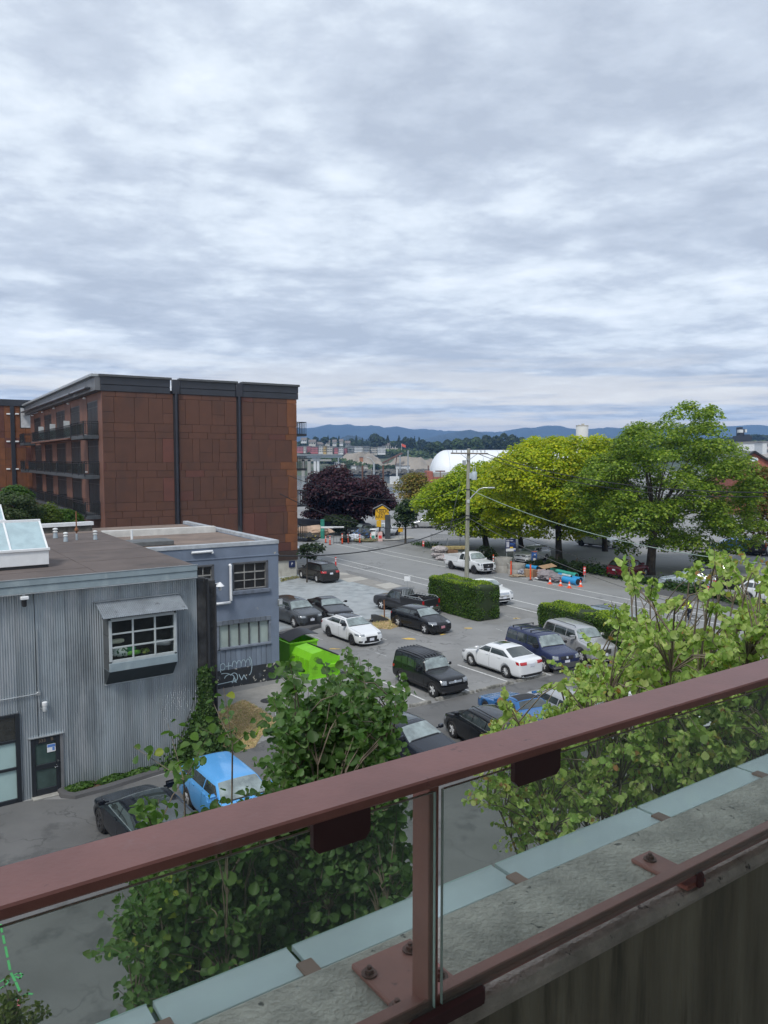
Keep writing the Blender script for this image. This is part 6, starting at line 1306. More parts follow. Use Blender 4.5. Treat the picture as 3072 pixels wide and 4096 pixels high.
put(make_car('parked_car', 'black boxy four door off-roader with ribbed roof and chrome trim, nose to the kerb stop', 'off-roader', s, P_BLACK), (1727, 2790), (1604, 2738), 'R', s)
s = D(S_SEDAN, L=4.64, W=1.78, H=1.46, rim='mesh', sunroof=(.47, .58), hl=(.62, .76, .50), tl=(.80, .96, .38), rplate=.78, clad=BLACK, rail=.14)
put(make_car('parked_car', 'white saloon seen from behind with sunroof and red tail lamps', 'car', s, P_WHITE), (1881, 2664), (2020, 2712), 'L', s)
s = dict(L=4.30, W=1.82, H=1.79, wb=2.57, nose=1.0, cowl=(.245, 1.13), rf=.355, rr=.955, deck=(.985, 1.10), tail=1.08, pillars=[.53, .74], rim='five', roofw=.84, gc=.24, wr=.34, boxy=1, apil=.13, cpil=.14, hl=(.74, .93, .58), hlw=.12, grille=(.46, .74, .90), gbars=0, gmat=BLACK, fbump=CLAD, clad=CLAD, sill=.26, fender=CLAD, crossbars=(.50, .70, .86), mirmat=BLACK, fplate=.62, rail=.15, roofmat=None)
put(make_car('parked_car', 'dark blue boxy car with grey cladding and roof bars, beside the white saloon', 'car', s, P_NAVY), (2170, 2686), None if 0 else (2056, 2642), 'R', s)
s = D(S_SUV, L=4.75, W=1.85, H=1.76, cowl=(.26, 1.14), rf=.36, rr=.93, deck=(.975, 1.15), nose=.98, rails=BLACK, clad=CLAD, sill=.24, fender=CLAD, rim='six', boxy=1, roofw=.80, pillars=[.50, .73], hl=(.72, .90, .56))
put(make_car('parked_car', 'silver off-roader with grey cladding parked against the long hedge', 'off-roader', s, P_SILV), (2318, 2650), (2205, 2606), 'R', s)
s = D(S_SUV, L=4.64, W=1.90, H=1.65, rails=None, hl=(.74, .86, .50), hlw=.3, grille=(.40, .42, .86), gbars=6, gbar=BLACK, gmat=BLACK, rim='ten', wr=.37, sunroof=(.42, .80), fplate=.58)
hA_ = math.radians(-56)
c = make_car('parked_car', 'gunmetal estate off-roader half hidden by the corner of the blue-grey building', 'off-roader', s, P_GREY)
a_ = head((1175, 2508), (1266, 2494)); hd = a_ - PI/2; dv = Vector((math.cos(hd), math.sin(hd), 0)); lv = Vector((-dv.y, dv.x, 0))
place(c, gp(1173, 2512) + lv*(.93) - dv*1.4, hd)
s = dict(L=4.78, W=1.92, H=1.38, wb=2.72, nose=.80, cowl=(.34, .96), rf=.50, rr=.70, deck=(.90, 1.02), tail=1.0, pillars=[.66], rim='black', roofw=.70, gc=.16, wr=.35, grille=(.55, .46, .66), gbars=0, hl=(.62, .72, .62), two=1)
c = make_car('parked_car', 'low black coupe on the gravel behind the white saloon', 'car', s, P_BLACK)
a_ = head((1285, 2424), (1376, 2416), .98); hd = a_-PI/2; m = (gp(1285, 2424, .98)+gp(1376, 2416, .98))/2; dv = Vector((math.cos(hd), math.sin(hd), 0)); place(c, Vector((m.x, m.y, 0))-dv*.55, hd)
s = D(S_PICK, L=5.1, W=1.76, H=1.68, wb=3.18, nose=.98, cowl=(.255, 1.08), rf=.345, rr=.545, deck=(.565, .86), tail=.86, bed=1.20, wr=.36, gc=.30, rim='five', rack=1, pillars=[.455], grille=(.5, .62, .92), hl=(.70, .90, .6), hlw=.12, chromeb=1, roofw=.80, rail=.16)
put(make_car('parked_pickup', 'charcoal pickup with a silver bed rack on the gravel behind the black hatchback', 'pickup', s, P_CHAR), (1522, 2438), (1652, 2464), 'L', s)
s = D(S_SUV, L=4.99, W=1.96, H=1.72, wb=2.9, rails=CHROME, rim='ten', tl=(.92, 1.10, .50), rplate=.88, roofw=.78)
put(make_car('parked_car', 'black-brown family off-roader by the whitewashed base of the apartments', 'off-roader', s, P_BROWN), (1200, 2313), (1268, 2332), 'L', s)
s = D(S_PICK, L=5.39, W=1.90, H=1.79, wb=3.24, nose=1.08, wr=.39, bed=1.30, grille=(.50, .66, 1.0), gmat=CHROME, deck=(.60, .95), tail=.95)
c = make_car('parked_pickup', 'white pickup nosing out behind the right end of the tall hedge block', 'pickup', s, P_WHITE); fc = gp(2023, 2426); place(c, fc - SD*2.75, angS)
s = D(S_PICK, L=5.95, W=2.03, H=1.97, grille=(.62, .62, 1.06), gbars=0, fplate=.55, hl=(.90, 1.08, .68))
put(make_car('parked_pickup', 'big white double cab pickup with black grille on the far side of the street', 'pickup', s, P_WHITE), (1895, 2297), (1800, 2277), 'R', s)
s = D(S_SUV, H=1.62, rails=BLACK, L=4.55)
c = make_car('parked_car', 'silver-blue car on the street, only its roof and windscreen above the long hedge', 'car', s, paint('pale_blue_grey', (.22, .27, .33))); m = gp(2465, 2437, 1.6); place(c, Vector((m.x, m.y, 0)), angS)
s = D(S_SEDAN, L=4.8, W=1.84, H=1.43, rim='ten', sunroof=(.46, .58), grille=(.30, .46, .66))
c = make_car('parked_car', 'black saloon with reflecting roof, nose hidden by the handrail, right of the poplar', 'car', s, P_DB); hd = head((1684, 2895), (1725, 2950), 1.38, 1.02); m = gp(1662, 2894, 1.38); dv = Vector((math.cos(hd), math.sin(hd), 0)); place(c, Vector((m.x, m.y, 0))-dv*.45, hd); HB = hd
s = D(S_SEDAN, L=4.6, W=1.79, H=1.49, rr=.88, deck=(.965, 1.05), tail=1.0, pillars=[.50, .70], rails=BLACK, beltline=1, rim='five', cowl=(.25, .98), rf=.38)
c = make_car('parked_car', 'black estate car with roof rails, seen from behind its right shoulder beside the black saloon', 'car', s, P_BLACK); f_, r_ = gp(1890, 2797, 1.47), gp(2010, 2862, 1.47); d_q = f_-r_; hd = math.atan2(d_q.y, d_q.x); m = (f_+r_)/2; place(c, Vector((m.x, m.y, 0))-Vector((math.cos(hd), math.sin(hd), 0))*.15, hd); HW = hd
s = dict(L=4.3, W=1.78, H=1.24, wb=2.5, nose=.68, cowl=(.36, .86), rf=.50, rr=.66, deck=(.76, .92), tail=.88, pillars=[], rim='five', roofw=.72, gc=.14, wr=.32, roofmat=BLACK, grille=(.3, .32, .46), gbars=0, hl=(.58, .68, .62), two=1)
c = make_car('parked_car', 'low metallic blue sports car under the pale leaves, beyond the black estate', 'car', s, P_BLUE); f_, r_ = gp(1925, 2812, .6), gp(2150, 2885, .75); m = (f_+r_)/2; hd = HW; lv = Vector((math.sin(HW), -math.cos(HW), 0)); dv = Vector((math.cos(hd), math.sin(hd), 0)); place(c, gp(1918, 2800, .5)*1 - dv*1.9 + lv*.75 - Vector((0, 0, 0)), hd); c.location.z = .004
s = D(S_SEDAN, H=1.45)
c = make_car('parked_car', 'pale car with dark glass glimpsed above the blue sports car through the leaves', 'car', s, P_SILV); m = gp(2300, 2800, 1.2); place(c, Vector((m.x, m.y, 0)), HW+PI)
c = make_car('parked_car', 'white car mostly hidden in the leaves just above the handrail', 'car', D(S_SUV, rails=BLACK), P_WHITE); m = gp(2640, 2760, 1.3); place(c, Vector((m.x, m.y, 0)), HW+PI)
s = D(S_SEDAN, L=4.75, W=1.92, H=1.44, wb=2.87, nose=.76, cowl=(.24, .94), rf=.43, rr=.62, deck=(.90, 1.06), rim='black', beltline=1, gbars=0, grille=(.001, .4, .41), wr=.35, roofw=.72, sunroof=(.45, .66))
c = make_car('parked_car', 'near black saloon with a glass roof, nose towards the corrugated wall', 'car', s, mat('paint_satin_black', (.009, .011, .016), .25, 0, var=.05, coat=.25, spec=.25, obj=True)); mL, mR = gp(427, 3228, 1.0), gp(669, 3161, 1.0); wv = mR-mL; hd = math.atan2(wv.y, wv.x)+PI/2; dv = Vector((math.cos(hd), math.sin(hd), 0)); m = (mL+mR)/2; place(c, Vector((m.x, m.y, 0))-dv*.80, hd)
s = D(S_SEDAN, L=4.45, W=1.78, H=1.55, wb=2.7, nose=.86, cowl=(.20, 1.04), rf=.36, rr=.84, deck=(.955, 1.10), tail=1.0, pillars=[.50, .72], rim='five', roofw=.76, gbars=0, grille=(.3, .5, .62), cpil=.2)
c = make_car('parked_car', 'sky blue hatchback behind the thin poplar, by the ivy covered corner', 'car', s, P_SKY); f_, r_ = gp(944, 3104, 1.5), gp(849, 3026, 1.5); d_q = f_-r_; hd = math.atan2(d_q.y, d_q.x); m = (f_+r_)/2; place(c, Vector((m.x, m.y, 0))+Vector((math.cos(hd), math.sin(hd), 0))*.40, hd)
# ---------------------------------------------------------------- the far lot
FARG = 'vehicles in the far lot'
s = D(S_SUV, L=4.5, H=1.66, rails=None, cpil=.3)
c = make_car('parked_car', 'maroon hatchback off-roader parked left of the tallest maple trunk', 'car', s, P_MAR, FARG); place(c, gp(2530, 2313)+Vector((0, 1.2, 0)), math.radians(38))
s = D(S_SUV, L=4.8, H=1.66, W=1.95, rails=None, grille=(.6, .72, .86), gbars=0, rim='mesh', rr=.88)
put(make_car('parked_car', 'white luxury off-roader behind the blue pay machine', 'off-roader', s, P_WHITE, FARG), (2117, 2256), (2203, 2240), 'L', s)
s = D(S_SUV, rails=None); c = make_car('parked_car', 'silver car beyond the lowest yellow-green branches left of the pole', 'car', s, P_SILV, FARG); place(c, gp(1700, 2112), math.radians(175))
s = D(S_PICK, L=5.6); c = make_car('parked_pickup', 'white pickup behind the yellow parking sign', 'pickup', s, P_WHITE, FARG); put(c, (1537, 2149), (1584, 2143), 'L', s)
s = D(S_PICK, L=5.6); c2 = make_car('parked_pickup', 'dark pickup between the purple tree and the yellow sign', 'pickup', s, P_DB, FARG); place(c2, gp(1468, 2146), math.radians(205))
c2 = make_car('parked_car', 'dark green-grey van under the purple tree', 'car', D(S_SUV, rails=None, H=1.8), paint('dark_green_grey', (.06, .08, .08)), FARG); place(c2, gp(1405, 2122), math.radians(190))
s = D(S_PICK, L=5.6); c = make_car('parked_pickup', 'white pickup under the maples between the two right hand trunks', 'pickup', s, P_WHITE, FARG); put(c, (2402, 2194), (2336, 2186), 'R', s)
c = make_car('parked_car', 'small white car in the gap under the leftmost maple', 'car', D(S_SEDAN), P_WHITE, FARG); place(c, gp(1965, 2126), math.radians(190))
c = make_car('parked_car', 'white car glimpsed through the low branches of the tallest maple', 'car', D(S_SEDAN), P_WHITE, FARG); place(c, gp(2795, 2200), math.radians(170))
s = D(S_SUV, boxy=1, H=1.85, roofw=.86, rails=None); c = make_car('parked_car', 'vivid blue off-roader at the far right of the lot', 'off-roader', s, P_VBL, FARG); place(c, gp(2982, 2216), math.radians(-20))
c = make_car('parked_car', 'second blue car, left of the vivid blue off-roader, behind bronze leaf tips', 'car', D(S_SUV, rails=None), paint('mid_blue', (.03, .10, .26)), FARG); place(c, gp(2912, 2212), math.radians(165))
s = D(S_PICK); c = make_car('parked_pickup', 'dark pickup seen from behind right of the vivid blue off-roader', 'pickup', s, P_CHAR, FARG); place(c, gp(3034, 2214), math.radians(60))
c = make_car('parked_car', 'white car cut by the right edge of the view in the far lot', 'car', D(S_SUV, rails=None), P_WHITE, FARG); place(c, gp(3098, 2222), math.radians(170))
c = make_car('parked_car', 'black off-roader with chrome trim behind the bronze leaf sprays', 'off-roader', D(S_SUV, H=1.75), P_BLACK, FARG); place(c, gp(2898, 2352), math.radians(-28))
c = make_car('parked_car', 'silver-blue saloon left of the black off-roader, mostly behind leaves', 'car', D(S_SEDAN), paint('pale_silver_blue', (.34, .40, .46)), FARG); place(c, gp(2745, 2352), math.radians(155))
c = make_car('parked_car', 'white car at the right edge beyond the hanging leaves', 'car', D(S_SUV, rails=None), P_WHITE, FARG); place(c, gp(3090, 2415), angS)
# ================================================================== lime skips
LIME = mat('lime_paint', (.20, .56, .015), .4, var=.06, scale=2, spec=.5, obj=True); layer(LIME, (.10, .26, .01), 1.5, .58, .72, amt=.6, seed=3)
def bin_(name, label, A, Bp, Cp, ln, prof, lid, open_=False):
    a, b_2, c = gp(*A), gp(*Bp), gp(*Cp); ex = (b_2-a); w_ = ex.length; ang_ = math.atan2(ex.y, ex.x); t_ = thing(name, label, 'skip', a, ang_)
    # local: x along the end panel, y along the long side away from the eye, z up
    pr = [(x*w_, z) for x, z in prof]; n_ = len(pr); th = .05
    M_ = Matrix(((1, 0, 0, 0), (0, 0, 1, 0), (0, 1, 0, 0), (0, 0, 0, 1)))
    for y0_ in (0, ln-th):
        q = MB(); q.prism(pr, y0_, y0_+th, M_); q.build('end_panel', LIME, t_)
    for i in range(n_-1 if open_ else n_):
        p, r_ = pr[i], pr[(i+1) % n_]
        if not open_ and i == n_-1 and False: continue
        if lid is not None and i == lid: continue
        q = MB(); q.bar((0, 0, 0), (1, 0, 0), .01, .01) if False else None
        q.add([(p[0], th, p[1]), (r_[0], th, r_[1]), (r_[0], ln-th, r_[1]), (p[0], ln-th, p[1]), (p[0]*.97+w_*.015, th, p[1]*.96+.02), (r_[0]*.97+w_*.015, th, r_[1]*.96+.02), (r_[0]*.97+w_*.015, ln-th, r_[1]*.96+.02), (p[0]*.97+w_*.015, ln-th, p[1]*.96+.02)], [(0, 1, 2, 3), (7, 6, 5, 4), (0, 4, 5, 1), (1, 5, 6, 2), (2, 6, 7, 3), (3, 7, 4, 0)]); q.build('side_panel', LIME, t_)
    return t_, w_, pr
t_, w_, pr = bin_('lime_skip', 'bright lime skip nearest the camera with faint grey scribbles on its end', (1236, 2721), (1356, 2699), (1162, 2690), 1.85, [(0, 0), (1, 0), (1, .98), (.50, 1.40), (.12, 1.30), (-.0, .98)], 2)
BL = mat('black_lid', (.02, .02, .023), .45, bump=.2); p, r_ = Vector((pr[2][0], 0, pr[2][1])), Vector((pr[3][0], 0, pr[3][1]))
n_ = 9
for k in range(2):
    q = MB(); y0_, y1_ = .03+k*.92, .90+k*.92; q.add([(p.x+.03, y0_, p.z+.03), (r_.x, y0_, r_.z+.03), (r_.x, y1_, r_.z+.03), (p.x+.03, y1_, p.z+.03), (p.x+.03, y0_, p.z), (r_.x, y0_, r_.z), (r_.x, y1_, r_.z), (p.x+.03, y1_, p.z)], [(0, 1, 2, 3), (7, 6, 5, 4), (0, 4, 5, 1), (1, 5, 6, 2), (2, 6, 7, 3), (3, 7, 4, 0)])
    for j in range(6): yy_ = y0_+.08+j*.14; q.bar(Vector((p.x+.05, yy_, p.z+.045)), Vector((r_.x-.02, yy_, r_.z+.045)), .05, .02)
    q.build('lid', BL, t_)
for yy_ in (.45, .95, 1.45):
    q = MB(); q.bbox(-.05, .01, yy_-.04, yy_+.04, .05, .95, .01); q.build('stiffener', LIME, t_)
q = MB(); q.bbox(w_*.44, w_*.93, -.17, .0, .50, .68, .02); q.build('fork_pocket', LIME, t_)
q = MB(); q.bbox(-.03, w_+.03, -.03, .0, .0, .05, .005); q.bbox(w_*.96, w_+.04, -.04, .0, .05, .98, .008); q.bbox(w_-.03, w_+.05, -.03, 1.85, .93, 1.0, .01); q.build('rim', LIME, t_)
scr = mat('grey_scribble', (.12, .30, .02), .6)
for (cx_, cz_) in ((w_*.24, .98), (w_*.20, .55)):
    q = MB(); pts = [(cx_+RNG.normal()*.10, cz_+RNG.normal()*.09) for _ in range(26)]
    for a_, c_2 in zip(pts, pts[1:]): q.bar((a_[0], -.004, a_[1]), (c_2[0], -.004, c_2[1]), .004, .012)
    q.build('scribble', scr, t_)
t2, w2_, pr2 = bin_('lime_skip', 'taller lime skip behind the first, its black lid flung open', (1166, 2684), (1276, 2560), (1122, 2663), 1.9, [(0, 0), (1, 0), (1, 1.15), (0, 1.35)], 2)
t2.location = gp(1162, 2668); t2.rotation_euler = (0, 0, t_.rotation_euler.z)
for ch in list(t2.children): bpy.data.objects.remove(ch)
W_, L2_ = 1.65, 1.9; t2.location = gp(1160, 2672)
for (nm, bx) in (('side_panel', (0, .05, 0, L2_, 0, 1.22)), ('side_panel', (W_-.05, W_, 0, L2_, 0, 1.22)), ('end_panel', (.05, W_-.05, 0, .05, 0, 1.28)), ('end_panel', (.05, W_-.05, L2_-.05, L2_, 0, 1.28)), ('floor', (.05, W_-.05, .05, L2_-.05, .1, .15)), ('rim', (-.05, W_+.05, -.05, .02, 1.22, 1.32)), ('rim', (-.05, W_+.05, L2_-.02, L2_+.05, 1.22, 1.32)), ('rim', (-.06, .03, .02, L2_-.02, 1.22, 1.30)), ('rim', (W_-.03, W_+.06, .02, L2_-.02, 1.22, 1.30))):
    q = MB(); q.bbox(*bx, .008); q.build(nm, LIME, t2)
q = MB(); vs = []; nn_ = 10
for k in range(nn_+1):
    f = k/nn_; x = .1+f*1.75; z = 1.34+.30*math.sin(f*PI*.75); vs += [(x, .25, z), (x, 1.55, z+.05), (x, .25, z-.03), (x, 1.55, z+.02)]
q.add(vs, [(4*k, 4*k+4, 4*k+5, 4*k+1) for k in range(nn_)]+[(4*k+2, 4*k+3, 4*k+7, 4*k+6) for k in range(nn_)]+[(4*k, 4*k+2, 4*k+6, 4*k+4) for k in range(nn_)]+[(4*k+1, 4*k+5, 4*k+7, 4*k+3) for k in range(nn_)], 0, True)
q.build('lid', BL, t2)
# ================================================================== utility pole, lamp and cables
PB = gp(1866, 2345); pz = at(1872, 1796, PB.y).z; t_ = thing('utility_pole', 'grey wooden utility pole behind the tall hedge block', 'pole', PB)
PW = mat('grey_pole_wood', (.27, .27, .22), .9, var=.18, scale=3, stretch=(3, 3, .3), bump=.3)
q = MB(); q.tube([(0, 0, 0), (.05, 0, pz*.5), (.10, 0, pz)], [.20, .17, .145], 14); q.build('shaft', PW, t_)
q = MB(); q.tube([(.10, 0, pz-.01), (.10, 0, pz+.05)], .15, 14); q.build('cap', STEEL, t_)
za = at(1872, 1813, PB.y).z; q = MB(); q.bar((-1.45, -.2, za), (1.75, -.2, za-.04), .10, .12); q.build('crossarm', mat('crossarm_wood', (.15, .13, .11), .9, var=.3), t_)
q = MB()
for sgn in (-1, 1):
    q.bar((sgn*.75+.1, -.24, za-.03), (.10, -.22, za-.62), .04, .03); q.bar((sgn*.75+.1, -.16, za-.03), (.10, -.16, za-.55), .04, .03)
q.build('brace', STEEL, t_)
for x in (-1.3, -.95, -.55, .45, .80, 1.12, 1.45):
    q = MB(); q.lathe([(.02, 0), (.035, .05), (.05, .10), (.03, .13), (.05, .17), (.02, .21)], 8, Matrix.Translation((x, -.2, za+.05))); q.build('insulator', mat('insulator_grey', (.3, .33, .36), .3), t_)
zq = at(1872, 1903, PB.y).z; q = MB(); q.lathe([(.22, -.36), (.24, -.34), (.24, .30), (.20, .36)], 16, Matrix.Translation((.58, -.1, zq))); q.bbox(.15, .36, -.18, -.02, zq-.25, zq+.25, .01)
q.build('transformer', mat('transformer_grey', (.36, .42, .47), .45), t_); q = MB(); q.lathe([(.04, 0), (.07, .08), (.04, .12), (.07, .18), (.03, .36)], 8, Matrix.Translation((.50, -.1, zq+.36))); q.lathe([(.03, 0), (.05, .08), (.02, .5)], 8, Matrix.Translation((.68, -.1, zq+.36))); q.build('bushing', mat('insulator_grey', (1, 1, 1)), t_)
q = MB(); q.bbox(-.42, -.12, -.15, .15, at(1872, 1850, PB.y).z-.2, at(1872, 1850, PB.y).z+.2, .02); q.build('switch_box', STEEL, t_)
zl = at(1872, 2003, PB.y).z; ze = at(1945, 1950, PB.y).z; xe = 1.75; q = MB(); q.tube([(.1, 0, zl), (.5, -.1, zl+(ze-zl)*.42), (1.0, -.25, zl+(ze-zl)*.88), (1.35, -.35, ze), (xe, -.4, ze)], [.05, .045, .04, .038, .035], 8); q.bbox(-.02, .2, -.2, .2, zl-.2, zl+.1, .02)
q.build('lamp_arm', mat('pale_steel', (.5, .53, .54), .35, .3), t_); q = MB(); q.bbox(xe-.05, xe+.55, -.55, -.25, ze-.06, ze+.05, .03); q.build('lamp_head', mat('pale_steel', (1, 1, 1)), t_)
for zz_ in (2062, 1958, 2078): 
    zk = at(1870, zz_, PB.y).z; q = MB(); q.lathe([(.185, -.05), (.20, 0), (.185, .05)], 14, Matrix.Translation((.06, 0, zk))); q.build('pole_band', DGREY, t_)
CAB = mat('cable_black', (.02, .02, .022), .6); CABG = mat('cable_green_grey', (.28, .36, .32), .6)
def cable(label, A_, B_, sag, r_=.025, m=CAB):
    A_, B_ = Vector(A_), Vector(B_); q = MB(); pts = [A_.lerp(B_, k/24)-Vector((0, 0, sag*4*(k/24)*(1-k/24))) for k in range(25)]; q.tube(pts, r_, 5); return tag(q.build('overhead_cable', m), label, 'cable', 'overhead cables of the utility pole')
pk = lambda x, y: at(x, y, PB.y); fix = W2.w(U2(1111, 2222)[0], -.15, U2(1111, 2222)[1])
cable('thick black cable from the pole down to the corner of the blue-grey building', pk(1876, 2072), fix, .9, .035)
cable('thin cable crossing in front of the purple tree at mid height', pk(1862, 1956), at(1150, 1900, 52), 1.3, .02)
cable('lower cable crossing the purple tree and the yellow sign', pk(1864, 2064), at(1120, 1975, 48), 1.6, .028)
cable('green-grey cable running from the pole across the maples to the right', pk(1884, 1960), at(3300, 2275, 42), 1.2, .026, CABG)
cable('upper cable from the crossarm across the tallest maple', pk(1938, 1812), at(3250, 1968, 40), 1.0, .032)
cable('second upper cable just below the first, over the tallest maple', pk(1910, 1814), at(3250, 1980, 41), 1.25, .028)
cable('low black cable to the right under the maples', pk(1882, 2060), at(3200, 2420, 40), .9, .022)
cable('lowest thin cable to the right, in front of the parked maroon car', pk(1880, 2074), at(3150, 2520, 38), 1.0, .020, mat('cable_grey', (.10, .10, .10), .6))
cable('short hanging guy wire left of the pole', at(1842, 1925, PB.y-.3), at(1797, 2137, PB.y-.3), -.15, .022, mat('cable_grey', (.1, .1, .1)))
# chain link fence by the pallets
q_ = thing('wire_fence', 'short wire fence behind the pallets left of the white pickup', 'fence', gp(1724, 2194))
o_ = gp(1724, 2194)
for (x, y, h) in ((1724, 2194, 1.9), (1840, 2200, 2.2), (1790, 2208, 1.6)):
    p = gp(x, y)-o_; q = MB(); q.tube([p, p+Vector((0, 0, h))], .035, 6); q.build('post', STEEL, q_)
p, r_ = gp(1724, 2194)-o_, gp(1866, 2207)-o_; q = MB(); q.bar(p+Vector((0, 0, 1.75)), r_+Vector((0, 0, 1.9)), .04, .04)
for k in range(40): 
    a_ = p.lerp(r_, k/40); c_2 = p.lerp(r_, (k+2)/40); q.bar(a_+Vector((0, 0, .05)), c_2+Vector((0, 0, 1.75)), .008, .008); q.bar(c_2+Vector((0, 0, .05)), a_+Vector((0, 0, 1.75)), .008, .008)
q.build('mesh', mat('wire_grey', (.25, .27, .27), .5, .5), q_)
# ================================================================== street works
def post(label, x, y, h, m, r_=.055, band=WHITE, cat='delineator', grp='orange delineator posts by the street works', lean=0):
    t_ = thing('delineator_post', label, cat, gp(x, y), RNG.uniform(0, 6), grp); q = MB(); q.lathe([(.22, 0), (.22, .03), (.12, .07), (r_, .08)], 14); q.build('base', BLACK, t_)
    q = MB(); q.tube([(0, 0, .07), (lean*.5, 0, h*.6), (lean, 0, h)], r_, 10); q.build('tube', m, t_)
    if band is not None:
        q = MB(); q.tube([(lean*.6, 0, h*.62), (lean*.72, 0, h*.72)], r_+.004, 10); q.tube([(lean*.8, 0, h*.80), (lean*.9, 0, h*.90)], r_+.004, 10); q.build('reflective_band', band, t_)
for (x, y, h, lab) in ((1303, 2172, .95, 'orange delineator farthest left of the barrier row'), (1320, 2180, 1.15, 'second orange delineator from the left, in front of the wire panel'), (1369, 2176, 1.35, 'orange delineator joined to the wire barrier'), (1394, 2173, 1.2, 'leaning orange delineator right of the wire barrier'), (1439, 2172, 1.15, 'orange delineator before the heap of bags'), (1483, 2168, 1.1, 'red-orange delineator left of the little white board')):
    post(lab, x, y, h, ORANGE, .09, lean=.06 if 'leaning' in lab else 0)
post('orange delineator behind the tail of the black-brown off-roader', 1343, 2272, 1.1, REDP, .08)
post('orange delineator in front of the concrete rings', 2044, 2301, 1.35, ORANGE, .075, None)
post('orange delineator between the rings and the cardboard', 2122, 2321, 1.45, ORANGE, .07, None, lean=-.06)
post('orange and white marker beside the bonnet of the big white pickup', 1973, 2283, 1.6, ORANGE, .06)
def bollard(label, x, y, h):
    t_ = thing('marker_post', label, 'marker post', gp(x, y), 0, 'red topped marker posts along the pavement'); q = MB(); q.tube([(0, 0, 0), (0, 0, h*.62)], .045, 10); q.build('shaft', STEEL, t_)
    q = MB(); q.bbox(-.11, .11, -.03, .03, h*.50, h, .01); q.build('panel', REDP, t_); q = MB(); q.bbox(-.07, .07, -.035, -.031, h*.72, h*.82, .001); q.bbox(-.07, .07, -.035, -.031, h*.88, h*.94, .001); q.build('mark', WHITE, t_)
bollard('red topped marker post beyond the end of the blue pipes', 2337, 2332, 1.45); bollard('red topped marker post among the leaves near the cyclist', 2827, 2424, 1.5); bollard('red topped marker post left of the wire fence across the street', 1693, 2209, 1.35)
def cone(label, x, y):
    t_ = thing('traffic_cone', label, 'traffic cone', gp(x, y), RNG.uniform(0, 1), 'small traffic cones in front of the pipes'); q = MB(); q.bbox(-.19, .19, -.19, .19, 0, .04, .01); q.lathe([(.14, .04), (.10, .22)], 14); q.lathe([(.075, .36), (.03, .55), (.02, .56)], 14); q.build('body', mat('cone_orange', (.8, .10, .03), .5), t_); q = MB(); q.lathe([(.10, .22), (.075, .36)], 14); q.build('reflective_band', WHITE, t_)
cone('traffic cone in front of the grey sacks, leftmost of the four', 2200, 2336); cone('traffic cone second from the left, between sacks and pipes', 2242, 2344); cone('traffic cone nearest the lane line, third from the left', 2277, 2352); cone('traffic cone at the open end of the big blue pipe', 2322, 2347)
RINGC = mat('ring_concrete', (.36, .35, .32), .9, var=.12, scale=2, bump=.3); layer(RINGC, (.22, .21, .19), 1.5, .55, .7, (1, 1, .3), .6, 4)
for (x, y, d_, h, lab) in ((2019, 2293, 1.75, 1.40, 'taller concrete ring standing behind the bonnet of the white pickup'), (2071, 2300, 1.7, .98, 'lower concrete ring in front of the white luxury off-roader')):
    p = gp(x, y)+Vector((0, d_/2, 0)); t_ = thing('concrete_ring', lab, 'concrete ring', p, 0); q = MB(); r_ = d_/2; q.lathe([(r_, 0), (r_, h*.48), (r_-.01, h*.5), (r_, h*.52), (r_, h), (r_-.12, h+.005), (r_-.13, h*.2)], 32); q.build('shell', RINGC, t_)
def pipe(label, a, c, r_, m, z=0.0, col='pipe'):
    p, q2 = gp(*a), gp(*c); p.z = q2.z = r_+z; t_ = thing('plastic_pipe', label, 'pipe', (p.x, p.y, 0)); d = q2-p; q = MB(); M_ = d.to_track_quat('Z', 'Y').to_matrix().to_4x4(); M_.translation = Vector((0, 0, p.z)); l = d.length
    q.lathe([(r_*.86, -.002), (r_, 0), (r_, l-.35), (r_*1.08, l-.33), (r_*1.08, l), (r_*.93, l+.001), (r_*.9, .01)], 20, M_); q.build('tube', m, t_); q = MB(); q.lathe([(r_*.90, -.006), (r_*.9, -.004)], 16, M_); q.lathe([(r_*.92, l+.003), (r_*.92, l+.005)], 16, M_); q.build('hollow', BLACK, t_)
BP = mat('pipe_blue', (.035, .30, .62), .4, var=.08); GP_ = mat('pipe_green', (.06, .42, .32), .4, var=.08)
pipe('largest sky blue pipe at the front of the pile', (2245, 2328), (2312, 2342), .30, BP); pipe('blue pipe lying behind the largest one', (2236, 2312), (2322, 2332), .24, BP, .02); pipe('sea green pipe at the back of the pile', (2206, 2302), (2306, 2326), .20, GP_, .35); pipe('thin pale pipe on top of the blue ones', (2250, 2324), (2285, 2332), .11, mat('pipe_pale', (.5, .6, .62), .4), .48); pipe('blue pipe half buried behind the cardboard', (2108, 2292), (2150, 2300), .20, BP, .45)
def crumple(name, label, cat, x, y, sx, sy, sz, m, z=0, sub=2, amp=.22, rot=0):
    t_ = thing(name, label, cat, gp(x, y)+Vector((0, 0, z)), rot); bm = bmesh.new(); bmesh.ops.create_icosphere(bm, subdivisions=sub+1, radius=1)
    for v in bm.verts: k = 1+RNG.normal()*amp*.5; v.co = Vector((v.co.x*sx*k, v.co.y*sy*k, max(0, v.co.z*.5+.5)*sz*(1+RNG.normal()*amp*.4)))
    me = bpy.data.meshes.new('mass'); bm.to_mesh(me); bm.free(); me.materials.append(m); mobj('mass', me, t_)
def box_thing(name, label, cat, x, y, w_, d_, h, m, rot=0, z=0, tilt=(0, 0)):
    t_ = thing(name, label, cat, gp(x, y)+Vector((0, 0, z)), rot); q = MB(); q.bbox(-w_/2, w_/2, -d_/2, d_/2, 0, h, .02, 0, Matrix.Rotation(tilt[0], 4, 'X') @ Matrix.Rotation(tilt[1], 4, 'Y')); q.build('board' if h < .1 else 'carton', m, t_); return t_
